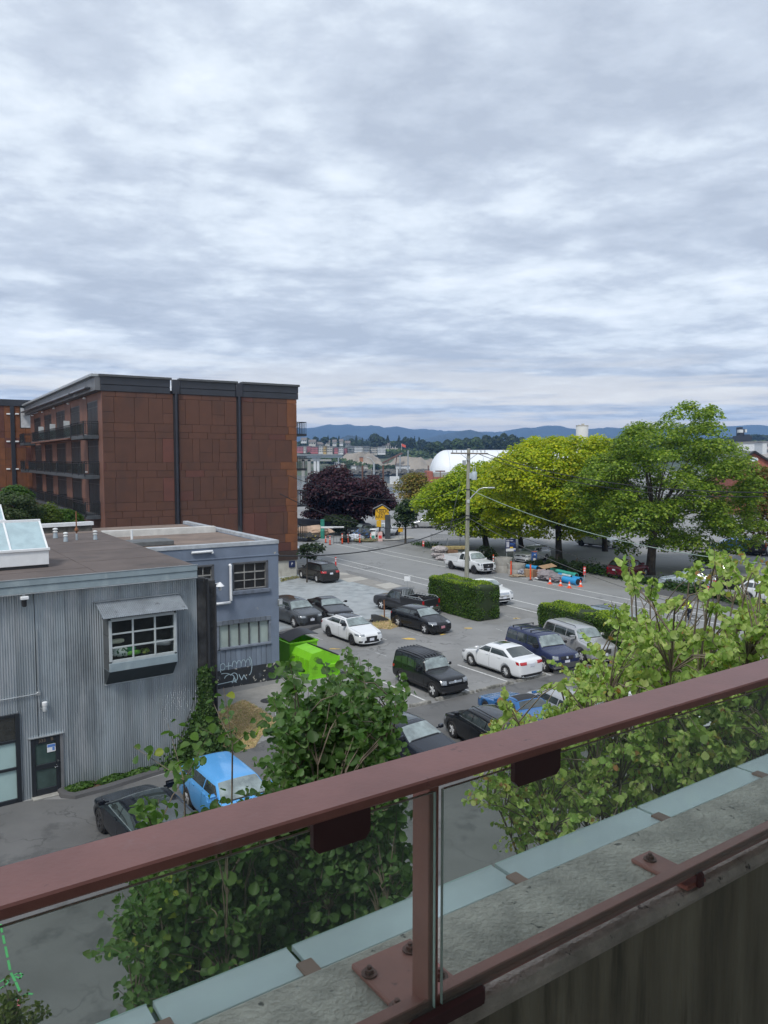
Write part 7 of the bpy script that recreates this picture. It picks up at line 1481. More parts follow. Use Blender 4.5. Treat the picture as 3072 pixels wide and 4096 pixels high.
CARD = mat('cardboard', (.34, .22, .13), .85, var=.15, scale=3); GSK = mat('grey_sack', (.22, .20, .21), .85, var=.25, scale=3, bump=.5)
crumple('sack', 'large grey crumpled sack left of the blue pipes', 'sack', 2190, 2322, .95, .7, .95, GSK); crumple('sack', 'grey sack lying against the pipes', 'sack', 2225, 2328, .8, .6, .75, GSK); crumple('sack', 'white rag at the foot of the cardboard boxes', 'rag', 2158, 2318, .45, .3, .22, WHITE); crumple('rubbish_bag', 'white and blue rubbish bag left of the cardboard', 'bag', 2090, 2303, .42, .4, .65, mat('rubbish_white', (.45, .47, .5), .7, var=.6, scale=5, col2=(.08, .09, .14))); crumple('rubble', 'low heap of tan rubble below the concrete rings', 'rubble', 2068, 2308, .7, .4, .25, mat('tan_rubble', (.3, .24, .17), .9, var=.4, scale=6))
box_thing('carton', 'brown carton beside the orange delineator in the rubbish heap', 'carton', 2118, 2306, .95, .6, .68, CARD, .2); box_thing('carton', 'darker open carton right of the first one', 'carton', 2146, 2312, .5, .5, .75, mat('dark_card', (.20, .11, .07), .85), .1); box_thing('board', 'pinkish insulation board standing in the rubbish heap', 'board', 2166, 2316, .8, .10, .90, mat('pink_board', (.46, .36, .35), .8), .3); box_thing('sheet_of_cardboard', 'big flat cardboard sheet lying on top of the heap', 'cardboard', 2190, 2308, 1.5, .9, .04, CARD, .4, 1.0, (.18, -.12))
box_thing('sheet_of_cardboard', 'flat pale slab marks swept aside on the lane before the sacks', 'slab', 2215, 2346, 1.6, .35, .03, SLAB, angS)
# pallets with timber and bags
t_ = box_thing('timber_stack', 'stack of yellowish timber behind the bed of the big white pickup', 'timber', 1800, 2222, 4.0, 1.0, .30, mat('fresh_timber', (.34, .27, .12), .8, var=.3, scale=5), .1, .75)
for k in range(5): box_thing('beam', ('lowest', 'second', 'middle', 'fourth', 'topmost')[k]+' beam of the bearer pile under the yellowish timber', 'beam', 1792+k*8, 2222, .25, 1.2, .75-.02*k, WOOD, .1)
for k, lab in enumerate(('lower bundle of grey wrapped bags by the fence', 'upper bundle of grey wrapped bags by the fence')): crumple('wrapped_bags', lab, 'bags', 1758, 2232, .95, .7, .75, mat('wrapped_bags', (.36, .33, .33), .6, var=.3, scale=6), k*.62, 2, .12)
crumple('wrapped_bags', 'loose grey bags slumped before the wrapped bundles', 'bags', 1772, 2240, .8, .6, .45, mat('wrapped_bags', (1, 1, 1)))
# blue information board, pay machine
def sign_board(name, label, x, y, ytop, ybot, wpx, rot, m, cat='sign', posts=2):
    p = gp(x, y); sc = F/p.y*1.0; zt_ = at(x, ytop, p.y).z; zb_3 = at(x, ybot, p.y).z; w_ = wpx/F*p.y; t_ = thing(name, label, cat, p, rot); q = MB()
    for k in range(posts): xx = 0 if posts == 1 else (-.36+.72*k)*w_; q.tube([(xx, .06, 0), (xx, .06, zt_-.05)], .035, 6)
    q.build('post', STEEL, t_); q = MB(); q.bbox(-w_/2, w_/2, -.025, .02, zb_3, zt_, .008); q.build('board', m, t_); return t_, w_, zb_3, zt_
t_, w_, zb_4, zt_4 = sign_board('information_board', 'dark blue notice board on two legs beside the concrete rings', 2042, 2262, 2155, 2206, 44, .25, mat('board_blue', (.012, .022, .10), .4))
def pr_(x0, x1, z0, z1, m, nm='print'):
    q = MB(); zz0, zz1 = zb_4+(zt_4-zb_4)*z0, zb_4+(zt_4-zb_4)*z1; q.box(-w_/2+w_*x0, -w_/2+w_*x1, -.029, -.0255, zz0, zz1); q.build(nm, m, t_)
pr_(.03, .97, .02, .24, WHITE); pr_(.06, .34, .34, .78, mat('notice_white', (.5, .52, .6), .5)); pr_(.42, .72, .26, .36, mat('sign_yellow', (.75, .52, .03), .45)); pr_(.05, .72, .84, .90, mat('notice_white', (1, 1, 1))); pr_(.78, .97, .02, .14, mat('mid_blue_print', (.06, .16, .50), .5)); pr_(.42, .9, .6, .64, mat('mid_blue_print', (1, 1, 1))); pr_(.42, .85, .5, .54, mat('mid_blue_print', (1, 1, 1)))
p = gp(2136, 2282); zm_ = at(2136, 2208, p.y).z; t_ = thing('pay_machine', 'blue parking pay machine with white tariff panel behind the rubbish heap', 'pay machine', p, .1); q = MB(); q.bbox(-.24, .24, -.18, .18, 0, zm_, .03); q.build('cabinet', mat('machine_blue', (.02, .10, .34), .4), t_); q = MB(); q.box(-.13, .13, -.186, -.181, zm_*.28, zm_*.68); q.build('tariff_panel', WHITE, t_); q = MB(); q.bbox(-.25, .25, -.2, .2, zm_, zm_+.07, .02); q.build('cap', mat('red_cap', (.35, .08, .06), .5), t_); text_into('letter', 'P', .34, WHITE, t_, Matrix.Translation((0, -.187, zm_*.83)) @ Matrix.Rotation(PI/2, 4, 'X'))
# yellow parking sign
p = gp(1528, 2158); z0_, z1_, z2_ = at(1530, 2080, p.y).z, at(1530, 2040, p.y).z, at(1532, 2023, p.y).z; w_ = 54/F*p.y; t_ = thing('parking_sign', 'tall yellow house shaped public parking sign on two posts', 'sign', p, .05); M_ = Matrix.Rotation(PI/2, 4, 'X')
q = MB(); q.prism([(-w_/2, z0_), (w_/2, z0_), (w_/2, z1_), (w_*.05, z2_), (-w_/2, z1_)], -.10, .10, M_); q.build('board', mat('sign_yellow_big', (.72, .42, .015), .45, var=.05), t_)
q = MB(); q.prism([(-w_/2-.35, z0_+.1), (-w_/2-.3, z0_+.1), (-w_/2-.3, z1_), (w_*.05, z2_+.06), (w_*.05, z2_+.14), (-w_/2-.35, z1_+.05)], -1.0, -.12, M_); q.build('rear_board', DGREY, t_)
q = MB(); q.bar((-w_/2-.3, .5, z1_+.12), (w_*.02, .5, z2_+.16), 1.2, .06); q.bar((w_*.02, .5, z2_+.16), (w_/2+.25, .5, z1_+.06), 1.2, .06); q.build('little_roof', mat('slate_grey', (.16, .17, .18), .7), t_)
tx = mat('sign_black', (.03, .025, .02), .5)
for s_, zf, sz in (('PUBLIC', .62, .62), ('PAY', .41, .50), ('PARKING', .21, .58)): text_into('lettering', s_, sz, tx, t_, Matrix.Translation((0, -.112, z0_+(z1_+.6-z0_)*zf)) @ M_)
q = MB(); q.box(-.5, .5, -.112, -.104, z1_+.05, z1_+.13); q.build('small_print', tx, t_)
q = MB(); q.bbox(-.42, -.18, -.12, .12, 0, z0_, .02); q.build('post', mat('post_dark', (.05, .035, .03), .7), t_); q = MB(); q.bbox(w_*.28, w_*.28+.32, -.16, .16, 0, z0_, .02); q.build('post', STEEL, t_); q = MB(); q.bbox(w_*.22, w_*.22+.75, -.4, .1, 0, 3.4, .03); q.build('cabinet', mat('slate_cabinet', (.06, .07, .08), .5), t_); q = MB(); q.bbox(-.75, -.12, -.18, -.13, z0_-1.0, z0_-.05, .01); q.build('small_board', mat('sign_yellow_big', (1, 1, 1)), t_)
t_, w_, zb_4, zt_4 = sign_board('small_sign', 'small yellow board on short wooden stakes right of the parking sign', 1602, 2158, 2111, 2128, 18, 0, mat('sign_yellow_big', (1, 1, 1)))
sheet('traffic_island', [g(1500, 2150)[:2], g(1520, 2165)[:2], g(1590, 2163)[:2], g(1658, 2154)[:2], g(1640, 2148)[:2], g(1560, 2146)[:2]], CONC, .10)
# small signs and stakes in the near lot
t_, w_, a_, c_2 = sign_board('small_sign', 'white card on a wooden post beside the street end of the gravel', 1629, 2356, 2306, 2325, 24, 0, WHITE, posts=1)
t_, w_, a_, c_2 = sign_board('small_sign', 'small black square on a wooden stake behind the white saloon', 1386, 2478, 2424, 2442, 18, 0, BLACK, posts=1)
t_ = thing('stake', 'rusty brown stake standing by the concrete wedge', 'stake', gp(1538, 2478)); q = MB(); q.tube([(0, 0, 0), (-.03, 0, 1.35)], .045, 8); q.build('pole', mat('rusty_pole', (1, 1, 1)), t_)
p = gp(1493, 2492); t_ = thing('concrete_wedge', 'dark faced concrete wedge block on dry grass behind the black hatchback', 'block', p, head((1493, 2495), (1560, 2488))); q = MB(); q.prism([(0, 0), (1.15, 0), (1.15, .16), (.75, .36), (.30, .52), (0, .52)], -.35, 0, Matrix.Rotation(PI/2, 4, 'X') @ Matrix.Identity(4)); q.build('block', mat('dark_block', (.055, .06, .065), .8, var=.2), t_)
# debris and boat in the fenced compound beneath the purple tree
p = gp(1262, 2140); t_ = thing('boat', 'dark hulled boat on a trailer at the left of the compound', 'boat', p, math.radians(172)); q = MB(); n_ = 9; vs = []
for k in range(n_+1):
    f = k/n_; x = -3.2+6.4*f; w_ = 1.15*(1-max(0, f-.45)**2*3.1); zt_ = 1.9+f*.55; zk = .9+max(0, f-.55)**2*4.5; vs += [(x, -w_, zt_), (x, -w_*.7, zk+.35), (x, 0, zk), (x, w_*.7, zk+.35), (x, w_, zt_), (x, 0, zt_-.1)]
fs = [(k*6+j, k*6+6+j, k*6+6+(j+1) % 6, k*6+(j+1) % 6) for k in range(n_) for j in range(6)] + [(0, 1, 2, 3, 4, 5), tuple(n_*6+j for j in (5, 4, 3, 2, 1, 0))]; q.add(vs, fs, 0, False); q.build('hull', mat('dark_hull', (.02, .024, .035), .35), t_)
q = MB(); q.bar((-3, -.8, .6), (3.6, -.2, .6), .12, .12); q.bar((-3, .8, .6), (3.6, .2, .6), .12, .12); q.build('trailer_frame', STEEL, t_)
for s_ in (-1, 1): q = MB(); q.lathe([(.2, -.1), (.36, -.1), (.36, .1), (.2, .1)], 16, Matrix.Translation((-.6, s_*1.0, .36)) @ Matrix.Rotation(PI/2, 4, 'X')); q.build('trailer_wheel', TYRE, t_)
crumple('tarpaulin', 'tan tarpaulin draped over a load at the left end of the compound', 'tarpaulin', 1245, 2150, 3.0, 1.2, 1.6, mat('tan_tarp', (.42, .30, .22), .8, var=.25, scale=1)); crumple('load', 'dark load with yellow straps under the tan tarpaulin', 'load', 1228, 2166, 1.6, .8, 1.1, mat('dark_load', (.03, .03, .03), .7, var=.2, scale=4, col2=(.5, .42, .08), lo=.6, hi=.64)); crumple('rubbish_heap', 'heap of white plastic bags behind the delineators', 'rubbish', 1415, 2166, 1.4, .6, .95, mat('white_plastic', (.52, .56, .62), .5, var=.3, scale=3)); crumple('rubbish_heap', 'dark heap with blue tarpaulin beside the white bags', 'rubbish', 1452, 2158, 1.3, .8, 1.5, mat('dark_heap', (.05, .06, .06), .7, var=.5, scale=3, col2=(.06, .14, .34), lo=.55, hi=.6)); crumple('rubbish_heap', 'low green and brown litter heap right of the white bags', 'rubbish', 1462, 2168, 1.6, .5, .45, mat('litter', (.04, .12, .06), .8, var=.4, scale=6, col2=(.3, .2, .12))); crumple('rubbish_heap', 'dark green bundle between the leaning delineator and the wire panel', 'rubbish', 1382, 2168, .7, .6, .9, mat('dark_bundle', (.02, .03, .025), .7))
t_ = thing('barrier_panel', 'black wire barrier panel among the orange delineators', 'barrier', gp(1335, 2176), 0); q = MB()
for (x0, x1) in ((0, 1.9), (1.95, 3.6)):
    for z_ in (.15, 1.05, 2.1): q.bar((x0, 0, z_), (x1, 0, z_), .05, .05)
    for k in range(6): xx = x0+(x1-x0)*k/5; q.bar((xx, 0, 0), (xx, 0, 2.1), .04 if k in (0, 5) else .018, .04 if k in (0, 5) else .018)
q.build('mesh_panel', BLACK, t_)
t_ = box_thing('plank', 'white plank resting across the top of the barrier panels', 'plank', 1330, 2174, 3.0, .3, .22, WHITE, .06, 2.0)
t_ = thing('drum', 'upright teal green drum at the left of the compound', 'drum', gp(1290, 2154)); q = MB(); q.lathe([(.28, 0), (.28, 1.0), (.30, 1.02), (.28, 1.05), (.28, 2.6), (.25, 2.62)], 14); q.build('shell', mat('teal_drum', (.03, .24, .18), .5), t_)
for (x, lab, m) in ((1492, 'small white and green sandwich board left of the parking sign', WHITE), (1520, 'pink and white sandwich board right below the parking sign', mat('pale_pink_board', (.6, .42, .40), .6))):
    t_ = thing('sandwich_board', lab, 'sign', gp(x, 2164), .3); q = MB(); q.bar((-.05, -.3, 0), (0, 0, 1.25), .62, .03); q.bar((-.05, .3, 0), (0, 0, 1.25), .62, .03); q.build('board', m, t_)
    q = MB(); q.bar((-.04, -.22, .35), (-.02, -.12, .75), .42, .05); q.build('print', mat('teal_drum', (1, 1, 1)) if m is WHITE else REDP, t_)
# glazed canopy at the corner of the apartments
q = MB(); q.bbox(.05, 3.4, 1.2, 3.6, zB3-.35, zB3-.1, .03); q.build('entrance_canopy', DGREY, w3); q = MB(); q.box(.2, 3.2, 1.3, 3.5, zB3-.09, zB3-.05); q.build('canopy_glass', mat('canopy_white', (.5, .56, .6), .2, coat=.6), w3)
# ================================================================== cyclist in hi-vis
HV = mat('hi_vis_yellow', (.62, .85, .05), .7); NAVYC = mat('navy_cloth', (.02, .025, .045), .8); SKIN = mat('skin', (.42, .24, .17), .55)
cb_ = gp(2752, 2496); t_ = thing('bicycle', 'black bicycle ridden along the near bike lane behind the leaves', 'bicycle', cb_, angS+PI)
for x in (-.52, .52):
    q = MB(); M_ = Matrix.Translation((x, 0, .34)) @ Matrix.Rotation(PI/2, 4, 'X'); q.lathe([(.31, -.018), (.34, -.02), (.345, 0), (.34, .02), (.31, .018)], 24, M_) if False else None
    pts = [(x+.33*math.cos(2*PI*k/24), 0, .34+.33*math.sin(2*PI*k/24)) for k in range(25)]; q.tube(pts, .018, 6, cap=False)
    for k in range(10): a_ = 2*PI*k/10; q.tube([(x, 0, .34), (x+.32*math.cos(a_), 0, .34+.32*math.sin(a_))], .003, 3)
    q.build('wheel', TYRE, t_)
q = MB(); 
for a_, c_2 in (((-.52, 0, .34), (-.05, 0, .30)), ((-.05, 0, .30), (-.18, 0, .88)), ((-.52, 0, .34), (-.17, 0, .82)), ((-.05, 0, .30), (.36, 0, .80)), ((-.17, 0, .82), (.35, 0, .86)), ((.34, 0, .92), (.52, 0, .34))): q.tube([a_, c_2], .016, 6)
q.tube([(.34, -.25, .98), (.33, 0, .98), (.34, .25, .98)], .013, 6); q.build('frame', BLACK, t_); q = MB(); q.bbox(-.32, -.06, -.07, .07, .90, .95, .02); q.build('saddle', BLACK, t_)
per = thing('person', 'cyclist in a bright yellow-green jacket and dark helmet bent over the handlebars', 'person', cb_, angS+PI)
def skin_obj(name, V_, E_, Rr, m, parent, sub=2):
    me = bpy.data.meshes.new(name); me.from_pydata([Vector(v) for v in V_], E_, []); ob = bpy.data.objects.new(name, me); C.objects.link(ob); md = ob.modifiers.new('s', 'SKIN'); 
    for i, r_ in enumerate(Rr): me.skin_vertices[0].data[i].radius = (r_, r_)
    me.skin_vertices[0].data[0].use_root = True; md.use_smooth_shade = True; s2 = ob.modifiers.new('u', 'SUBSURF'); s2.levels = sub; s2.render_levels = sub
    dg = bpy.context.evaluated_depsgraph_get(); m2 = bpy.data.meshes.new_from_object(ob.evaluated_get(dg)); bpy.data.objects.remove(ob); m2.materials.clear(); m2.materials.append(m); return mobj(name, m2, parent)
V_ = [(-.18, 0, .98), (-.10, 0, 1.12), (.08, 0, 1.30), (.20, 0, 1.40), (.27, 0, 1.47), (.33, 0, 1.57)] + [p for s_ in (-1, 1) for p in ((-.15, s_*.10, .95), (.12, s_*.11, .78+.10*s_), (.02, s_*.11, .42+.12*s_), (.12, s_*.11, .36+.12*s_))] + [p for s_ in (-1, 1) for p in ((.18, s_*.17, 1.38), (.22, s_*.22, 1.16), (.34, s_*.23, 1.01))]
E_ = [(0, 1), (1, 2), (2, 3), (3, 4), (4, 5), (0, 6), (6, 7), (7, 8), (8, 9), (0, 10), (10, 11), (11, 12), (12, 13), (3, 14), (14, 15), (15, 16), (3, 17), (17, 18), (18, 19)]
skin_obj('body', V_, E_, [.13, .13, .15, .13, .055, .095, .09, .075, .05, .045, .09, .075, .05, .045, .065, .045, .03, .065, .045, .03], NAVYC, per)
skin_obj('jacket', [(-.16, 0, 1.02), (-.08, 0, 1.15), (.08, 0, 1.32), (.19, 0, 1.42), (.18, -.18, 1.39), (.22, -.23, 1.18), (.33, -.24, 1.03), (.18, .18, 1.39), (.22, .23, 1.18), (.33, .24, 1.03)], [(0, 1), (1, 2), (2, 3), (3, 4), (4, 5), (5, 6), (3, 7), (7, 8), (8, 9)], [.155, .16, .18, .15, .085, .065, .05, .085, .065, .05], HV, per)
skin_obj('face', [(.33, 0, 1.52), (.36, 0, 1.60), (.37, 0, 1.66)], [(0, 1), (1, 2)], [.07, .10, .085], SKIN, per); q = MB(); q.lathe([(.145, 0), (.15, .04), (.12, .11), (.06, .15), (.01, .155)], 14, Matrix.Translation((.36, 0, 1.63)) @ Matrix.Rotation(.3, 4, 'Y')); q.build('helmet', BLACK, per)
# ================================================================== beyond the water
WHF = mat('white_fabric', (.74, .77, .80), .5, var=.03, scale=.05)
def at_g(x, y, Y): return at(x, y, Y)
Yh = 430; p0 = at(1732, 1903, Yh); p1 = at(2350, 1903, Yh); ht = at(1800, 1798, Yh).z-p0.z; Lh = p1.x-p0.x
t_ = thing('white_hall', 'big white arched fabric hall behind the utility pole', 'hall', p0); n_ = 14; nseg = 9
rr_x = (at(1800, 1900, Yh).x-p0.x)
for sg in range(nseg):
    q = MB(); vs = []; xs2 = [Lh*(sg/nseg)**1.0, Lh*((sg+1)/nseg)-.15]
    for x in xs2:
        for k in range(n_+1):
            a_ = PI*k/n_; vs.append((x, 26-26*math.cos(a_), ht*(math.sin(a_)**.75)))
    q.add(vs, [(k, n_+1+k, n_+2+k, k+1) for k in range(n_)], 0, True)
    if sg == 0:
        vs2 = []; m_ = 8
        for j in range(m_+1):
            f = j/m_*PI/2; sx = rr_x*math.cos(f)
            for k in range(n_+1): a_ = PI*k/n_; vs2.append((rr_x-sx*1.0, 26-26*math.cos(a_)*math.sin(f)**.4, ht*(math.sin(f)**.9)*(math.sin(a_)**.75)))
        q = MB(); q.add(vs2, [(j*(n_+1)+k, (j+1)*(n_+1)+k, (j+1)*(n_+1)+k+1, j*(n_+1)+k+1) for j in range(m_) for k in range(n_)], 0, True)
        vs = [(x if x > rr_x else rr_x, y, z) for (x, y, z) in vs]; q.add(vs, [(k, n_+1+k, n_+2+k, k+1) for k in range(n_)], 0, True)
    q.build('fabric_bay', WHF, t_)
def block(name, label, x0, x1, ytop, ybot, Y, dep, m, roof=None, wins=None, rot=0, cat='building', group=None, pitched=0, wm=None):
    a = at(x0, ybot, Y); b_2 = at(x1, ytop, Y); t_ = thing(name, label, cat, a, rot, group); w_ = b_2.x-a.x; h = b_2.z-a.z; q = MB(); q.box(0, w_, 0, dep, -2, h); q.build('wall', m, t_)
    q = MB()
    if pitched: q.add([(-.5, -.5, h), (w_+.5, -.5, h), (w_+.5, dep+.5, h), (-.5, dep+.5, h), (-.5, dep/2, h+pitched), (w_+.5, dep/2, h+pitched)], [(0, 1, 5, 4), (2, 3, 4, 5), (0, 4, 3), (1, 2, 5), (3, 2, 1, 0)])
    else: q.box(-.4, w_+.4, -.4, dep+.4, h, h+.5)
    q.build('roof', roof or mat('far_roof', (.20, .20, .20), .8), t_)
    if wins:
        nx_, nz_ = wins
        for i in range(nx_):
            for j in range(nz_): q = MB(); x = w_*(i+.2)/nx_; z = h*(j+.25)/nz_; q.box(x, x+w_*.6/nx_, -.15, -.02, z, z+h*.5/nz_); q.build('window', wm or mat('far_window', (.05, .06, .07), .2), t_)
    return t_
PK = mat('far_pink', (.42, .14, .15), .8); CRM = mat('far_cream', (.50, .49, .45), .8); GRB = mat('far_grey', (.24, .26, .27), .8); YLW = mat('far_ochre', (.48, .34, .12), .8); WHB = mat('far_white', (.58, .60, .61), .8); BRK = mat('brick_red', (.30, .10, .07), .85, var=.15, scale=3)
hs = [(1188, 1212, 1786, 1806, PK, 'pink apartment block at the far left of the opposite shore'), (1214, 1222, 1785, 1806, CRM, 'narrow cream link between two pink blocks across the water'), (1223, 1243, 1785, 1807, PK, 'second pink block, right of the cream link'), (1244, 1272, 1787, 1808, PK, 'lower salmon pink block right of the second one'), (1273, 1292, 1784, 1809, WHB, 'pale block with balconies right of the pink ones'), (1293, 1305, 1784, 1810, YLW, 'ochre fronted block across the water'), (1306, 1330, 1786, 1810, CRM, 'cream terrace right of the ochre block'), (1336, 1352, 1790, 1808, PK, 'small crimson fronted house in the far row'), (1354, 1372, 1790, 1812, WHB, 'white house between the crimson fronts'), (1374, 1388, 1792, 1810, PK, 'red fronted house at the end of the coloured row'), (1390, 1415, 1785, 1812, GRB, 'dark grey apartment slab above the gravel heap'), (1417, 1452, 1786, 1814, WHB, 'long pale apartment slab with dark windows'), (1454, 1478, 1786, 1816, GRB, 'grey stepped apartments right of the pale slab'), (1480, 1508, 1790, 1814, CRM, 'cream block with ochre corner on the far shore'), (1510, 1542, 1788, 1812, WHB, 'rightmost pale apartments before the trees')]
for x0, x1, yt_, yb_, m, lab in hs: block('far_building', lab, x0, x1, yt_, yb_, 905+RNG.uniform(-15, 15), 14, m, None, (max(2, int((x1-x0)/5)), 3), group='buildings on the far shore')
hs2 = [(1235, 1262, 1768, 1776, CRM, 'cream pitched house high on the left of the far slope'), (1256, 1292, 1778, 1784, GRB, 'grey hipped house above the pink blocks'), (1300, 1318, 1770, 1777, CRM, 'gabled cream house on the crest of the far slope'), (1330, 1345, 1768, 1776, WHB, 'small white gabled house on the crest'), (1358, 1372, 1766, 1775, WHB, 'white gabled house standing out on the crest'), (1380, 1400, 1773, 1781, GRB, 'grey house half hidden by trees on the crest'), (1528, 1556, 1782, 1792, CRM, 'tan house at the foot of the tallest far trees'), (1560, 1592, 1779, 1794, CRM, 'large cream house with steep roof among the far trees'), (1204, 1225, 1760, 1764, WHB, 'white roofed house at the far left of the crest')]
for x0, x1, yt_, yb_, m, lab in hs2: block('far_house', lab, x0, x1, yt_, yb_+3, 975+RNG.uniform(-15, 15), 9, m, mat('far_roof_brown', (.16, .14, .13), .9), (3, 1), group='houses on the far slope', pitched=3.2)
# gravel heaps, sheds and barge on the far quay
GH = mat('gravel_heap', (.30, .27, .23), .95, var=.15, scale=.05, det=9, bump=1.0, bscale=.8); layer(GH, (.16, .14, .12), .12, .55, .68, (1, 1, .5), .6, 3)
def heap(label, x0, x1, ytop, ybot, Y, m, seed, name='gravel_heap'):
    a, c_2 = at(x0, ybot, Y), at(x1, ybot, Y); h = at((x0+x1)/2, ytop, Y).z-a.z; w_ = (c_2.x-a.x)/2; t_ = thing(name, label, 'gravel heap', ((a.x+c_2.x)/2, Y, a.z)); n_ = 36; vs = []
    for j in range(n_+1):
        for i in range(n_+1):
            x, y = (i/n_*2-1), (j/n_*2-1); r_ = math.hypot(x, y); z = max(0, 1-r_**1.25)**.8; z *= 1+.22*math.sin(x*7+seed)*math.cos(y*6+seed*2)+.10*math.sin(x*19+seed)+.05*math.sin(x*41+y*37); vs.append((x*w_, y*w_*.6, h*min(z, .86)/.86 if z < .86 else h*(1+.05*math.sin(x*11+seed))))
    q = MB(); q.add(vs, [(j*(n_+1)+i, j*(n_+1)+i+1, (j+1)*(n_+1)+i+1, (j+1)*(n_+1)+i) for j in range(n_) for i in range(n_)], 0, True); q.build('mound', m, t_)
heap('broad pale gravel heap left of the centre across the water', 1310, 1560, 1812, 1884, 720, GH, 1.2); heap('second gravel heap right of the rusty conveyor across the water', 1500, 1790, 1828, 1886, 720, GH, 3.4); heap('small pale sand heap at the waterside in front of the gravel', 1395, 1480, 1846, 1880, 690, mat('sand_heap', (.40, .36, .31), .95, var=.1, scale=.1), 2.0, 'sand_heap'); heap('grey heap behind the first, near the apartments', 1400, 1530, 1806, 1870, 760, mat('heap_dark', (.20, .19, .17), .95, var=.2, scale=.1, bump=.8, bscale=1), 5.0)
RUS = mat('rusty_iron', (.14, .07, .045), .9, var=.3, scale=.4)
t_ = thing('conveyor', 'rusty conveyor climbing between the two gravel heaps', 'conveyor', at(1530, 1852, 700)); q = MB(); q.bar((0, 0, 0), (18, 5, 9), 2.2, 1.4); q.bar((4, 0, -2), (6, 0, 3), .6, .6); q.bar((12, 2, -2), (13, 3, 6), .6, .6); q.build('belt_frame', RUS, t_)
block('work_shed', 'rusty orange hopper in front of the broad gravel heap', 1438, 1452, 1829, 1852, 690, 6, mat('orange_rust', (.34, .15, .07), .9), cat='shed'); block('work_shed', 'pale blue and white loading plant at the left of the gravel', 1338, 1364, 1838, 1862, 680, 6, WHB, None, (3, 2), cat='shed')
for x0, x1, lab in ((1402, 1425, 'white shed on the far quay left of the green bush'), (1430, 1448, 'tan shed on the far quay in front of the heaps'), (1452, 1466, 'small grey shed on the far quay'), (1583, 1604, 'white container at the right end of the far quay'), (1605, 1640, 'cream container beside the white one on the far quay')): block('quay_shed', lab, x0, x1, 1864, 1876, 668, 5, WHB if 'white' in lab else CRM, cat='shed', group='sheds on the far quay')
q = MB(); 
for k in range(420): 
    x = RNG.uniform(1340, 1740); p = at(x, RNG.uniform(1878, 1897), 655+RNG.uniform(-3, 6)); r_ = RNG.uniform(.7, 1.6); bmv = [(p.x+dx*r_, p.y+dy*r_, p.z+dz*r_*.8) for dx, dy, dz in ((-1, -1, -1), (1, -1, -.8), (.9, 1, -1), (-1, .8, -1), (-.6, -.7, .7), (.7, -.6, .9), (.6, .7, .6), (-.7, .6, .8))]; q.add(bmv, [(0, 3, 2, 1), (4, 5, 6, 7), (0, 1, 5, 4), (1, 2, 6, 5), (2, 3, 7, 6), (3, 0, 4, 7)])
tag(q.build('breakwater_rocks', ROCK), kind='stuff')
crown_tree('bush', 'bright green bush on the far quay in front of the heaps', at(1395, 1880, 670), [(1380, 1878), (1386, 1858), (1400, 1850), (1408, 1858), (1398, 1878)], MD+LT, 26, 50, (1.5, 2.6), 1.1, .2, cat='bush', mat_=LMF, depth=4)
crown_tree('bush', 'green scrub on the far quay right of the sheds', at(1560, 1880, 670), [(1540, 1876), (1545, 1864), (1580, 1860), (1590, 1870), (1575, 1878)], MD, 26, 50, (1.5, 2.6), 1.1, .2, cat='bush', mat_=LMF, depth=4)
crown_tree('bush', 'dark conifer scrub behind the lamp standard on the far quay', at(1505, 1885, 672), [(1490, 1880), (1495, 1858), (1512, 1855), (1520, 1880)], DK, 26, 50, (1.5, 2.6), 1.1, .2, cat='bush', mat_=LMF, depth=4)
# bridge
t_ = thing('bridge', 'low grey-blue road bridge with white piers at the left of the water', 'bridge', at(1190, 1822, 560)); DKM = mat('bridge_steel', (.16, .20, .23), .6); w_ = (at(1352, 1822, 560).x-at(1140, 1822, 560).x)
q = MB(); q.box(-12, w_-6, 0, 10, -1.6, 0); q.build('deck', DKM, t_); q = MB(); q.box(-12, w_-6, -.4, 0, 0, .9); q.build('railing', mat('far_grey', (1, 1, 1)), t_)
for x in (1258, 1271): p = at(x, 1830, 560)-at(1190, 1822, 560); q = MB(); q.box(p.x-.9, p.x+.9, 2, 5, -16, -1.6); q.build('pier', WHB, t_)
q = MB(); p = at(1264, 1834, 560)-at(1190, 1822, 560); q.box(p.x-3.2, p.x+3.2, 1.5, 5.5, -3.2, -1.8); q.build('pier_head', WHB, t_)
for x in (1236, 1212): p = at(x, 1842, 640)-at(1190, 1822, 560); q = MB(); q.box(p.x-1.3, p.x+1.3, p.y, p.y+3, -18, -3); q.build('pier', CONC, t_)
p = at(1190, 1840, 640)-at(1190, 1822, 560); q = MB(); q.box(-20, p.x+28, p.y, p.y+6, p.z-1, p.z+.6); q.build('old_deck', CONC, t_)
# dock sheds and red brick roofs in the middle distance
t_ = thing('brick_building', 'red brick harbour building below the white hall', 'building', at(1708, 1932, 250)); s0 = at(1708, 1932, 250)
w_ = at(1905, 1932, 250).x-s0.x; h = at(1708, 1908, 250).z; q = MB(); q.box(0, w_, 0, 16, -s0.z*0-s0.z, h-s0.z); q.build('wall', BRK, t_); q = MB(); q.box(2.0, w_+.3, .6, 17, h-s0.z, h-s0.z+1.3); q.build('roof', mat('far_roof_pale', (.30, .31, .30), .8), t_); q = MB(); q.box(0, 1.9, -.3, 16, -s0.z, h-s0.z+1.8); q.build('brick_pier', BRK, t_)
t_ = thing('gantry_post', 'rusty T shaped post on the harbour building roof', 'post', at(1761, 1912, 248)); q = MB(); q.bar((0, 0, 0), (0, 0, 2.2), .25, .25); q.bar((-1.6, 0, 2.2), (1.6, 0, 2.2), .3, .4); q.build('frame', RUS, t_)
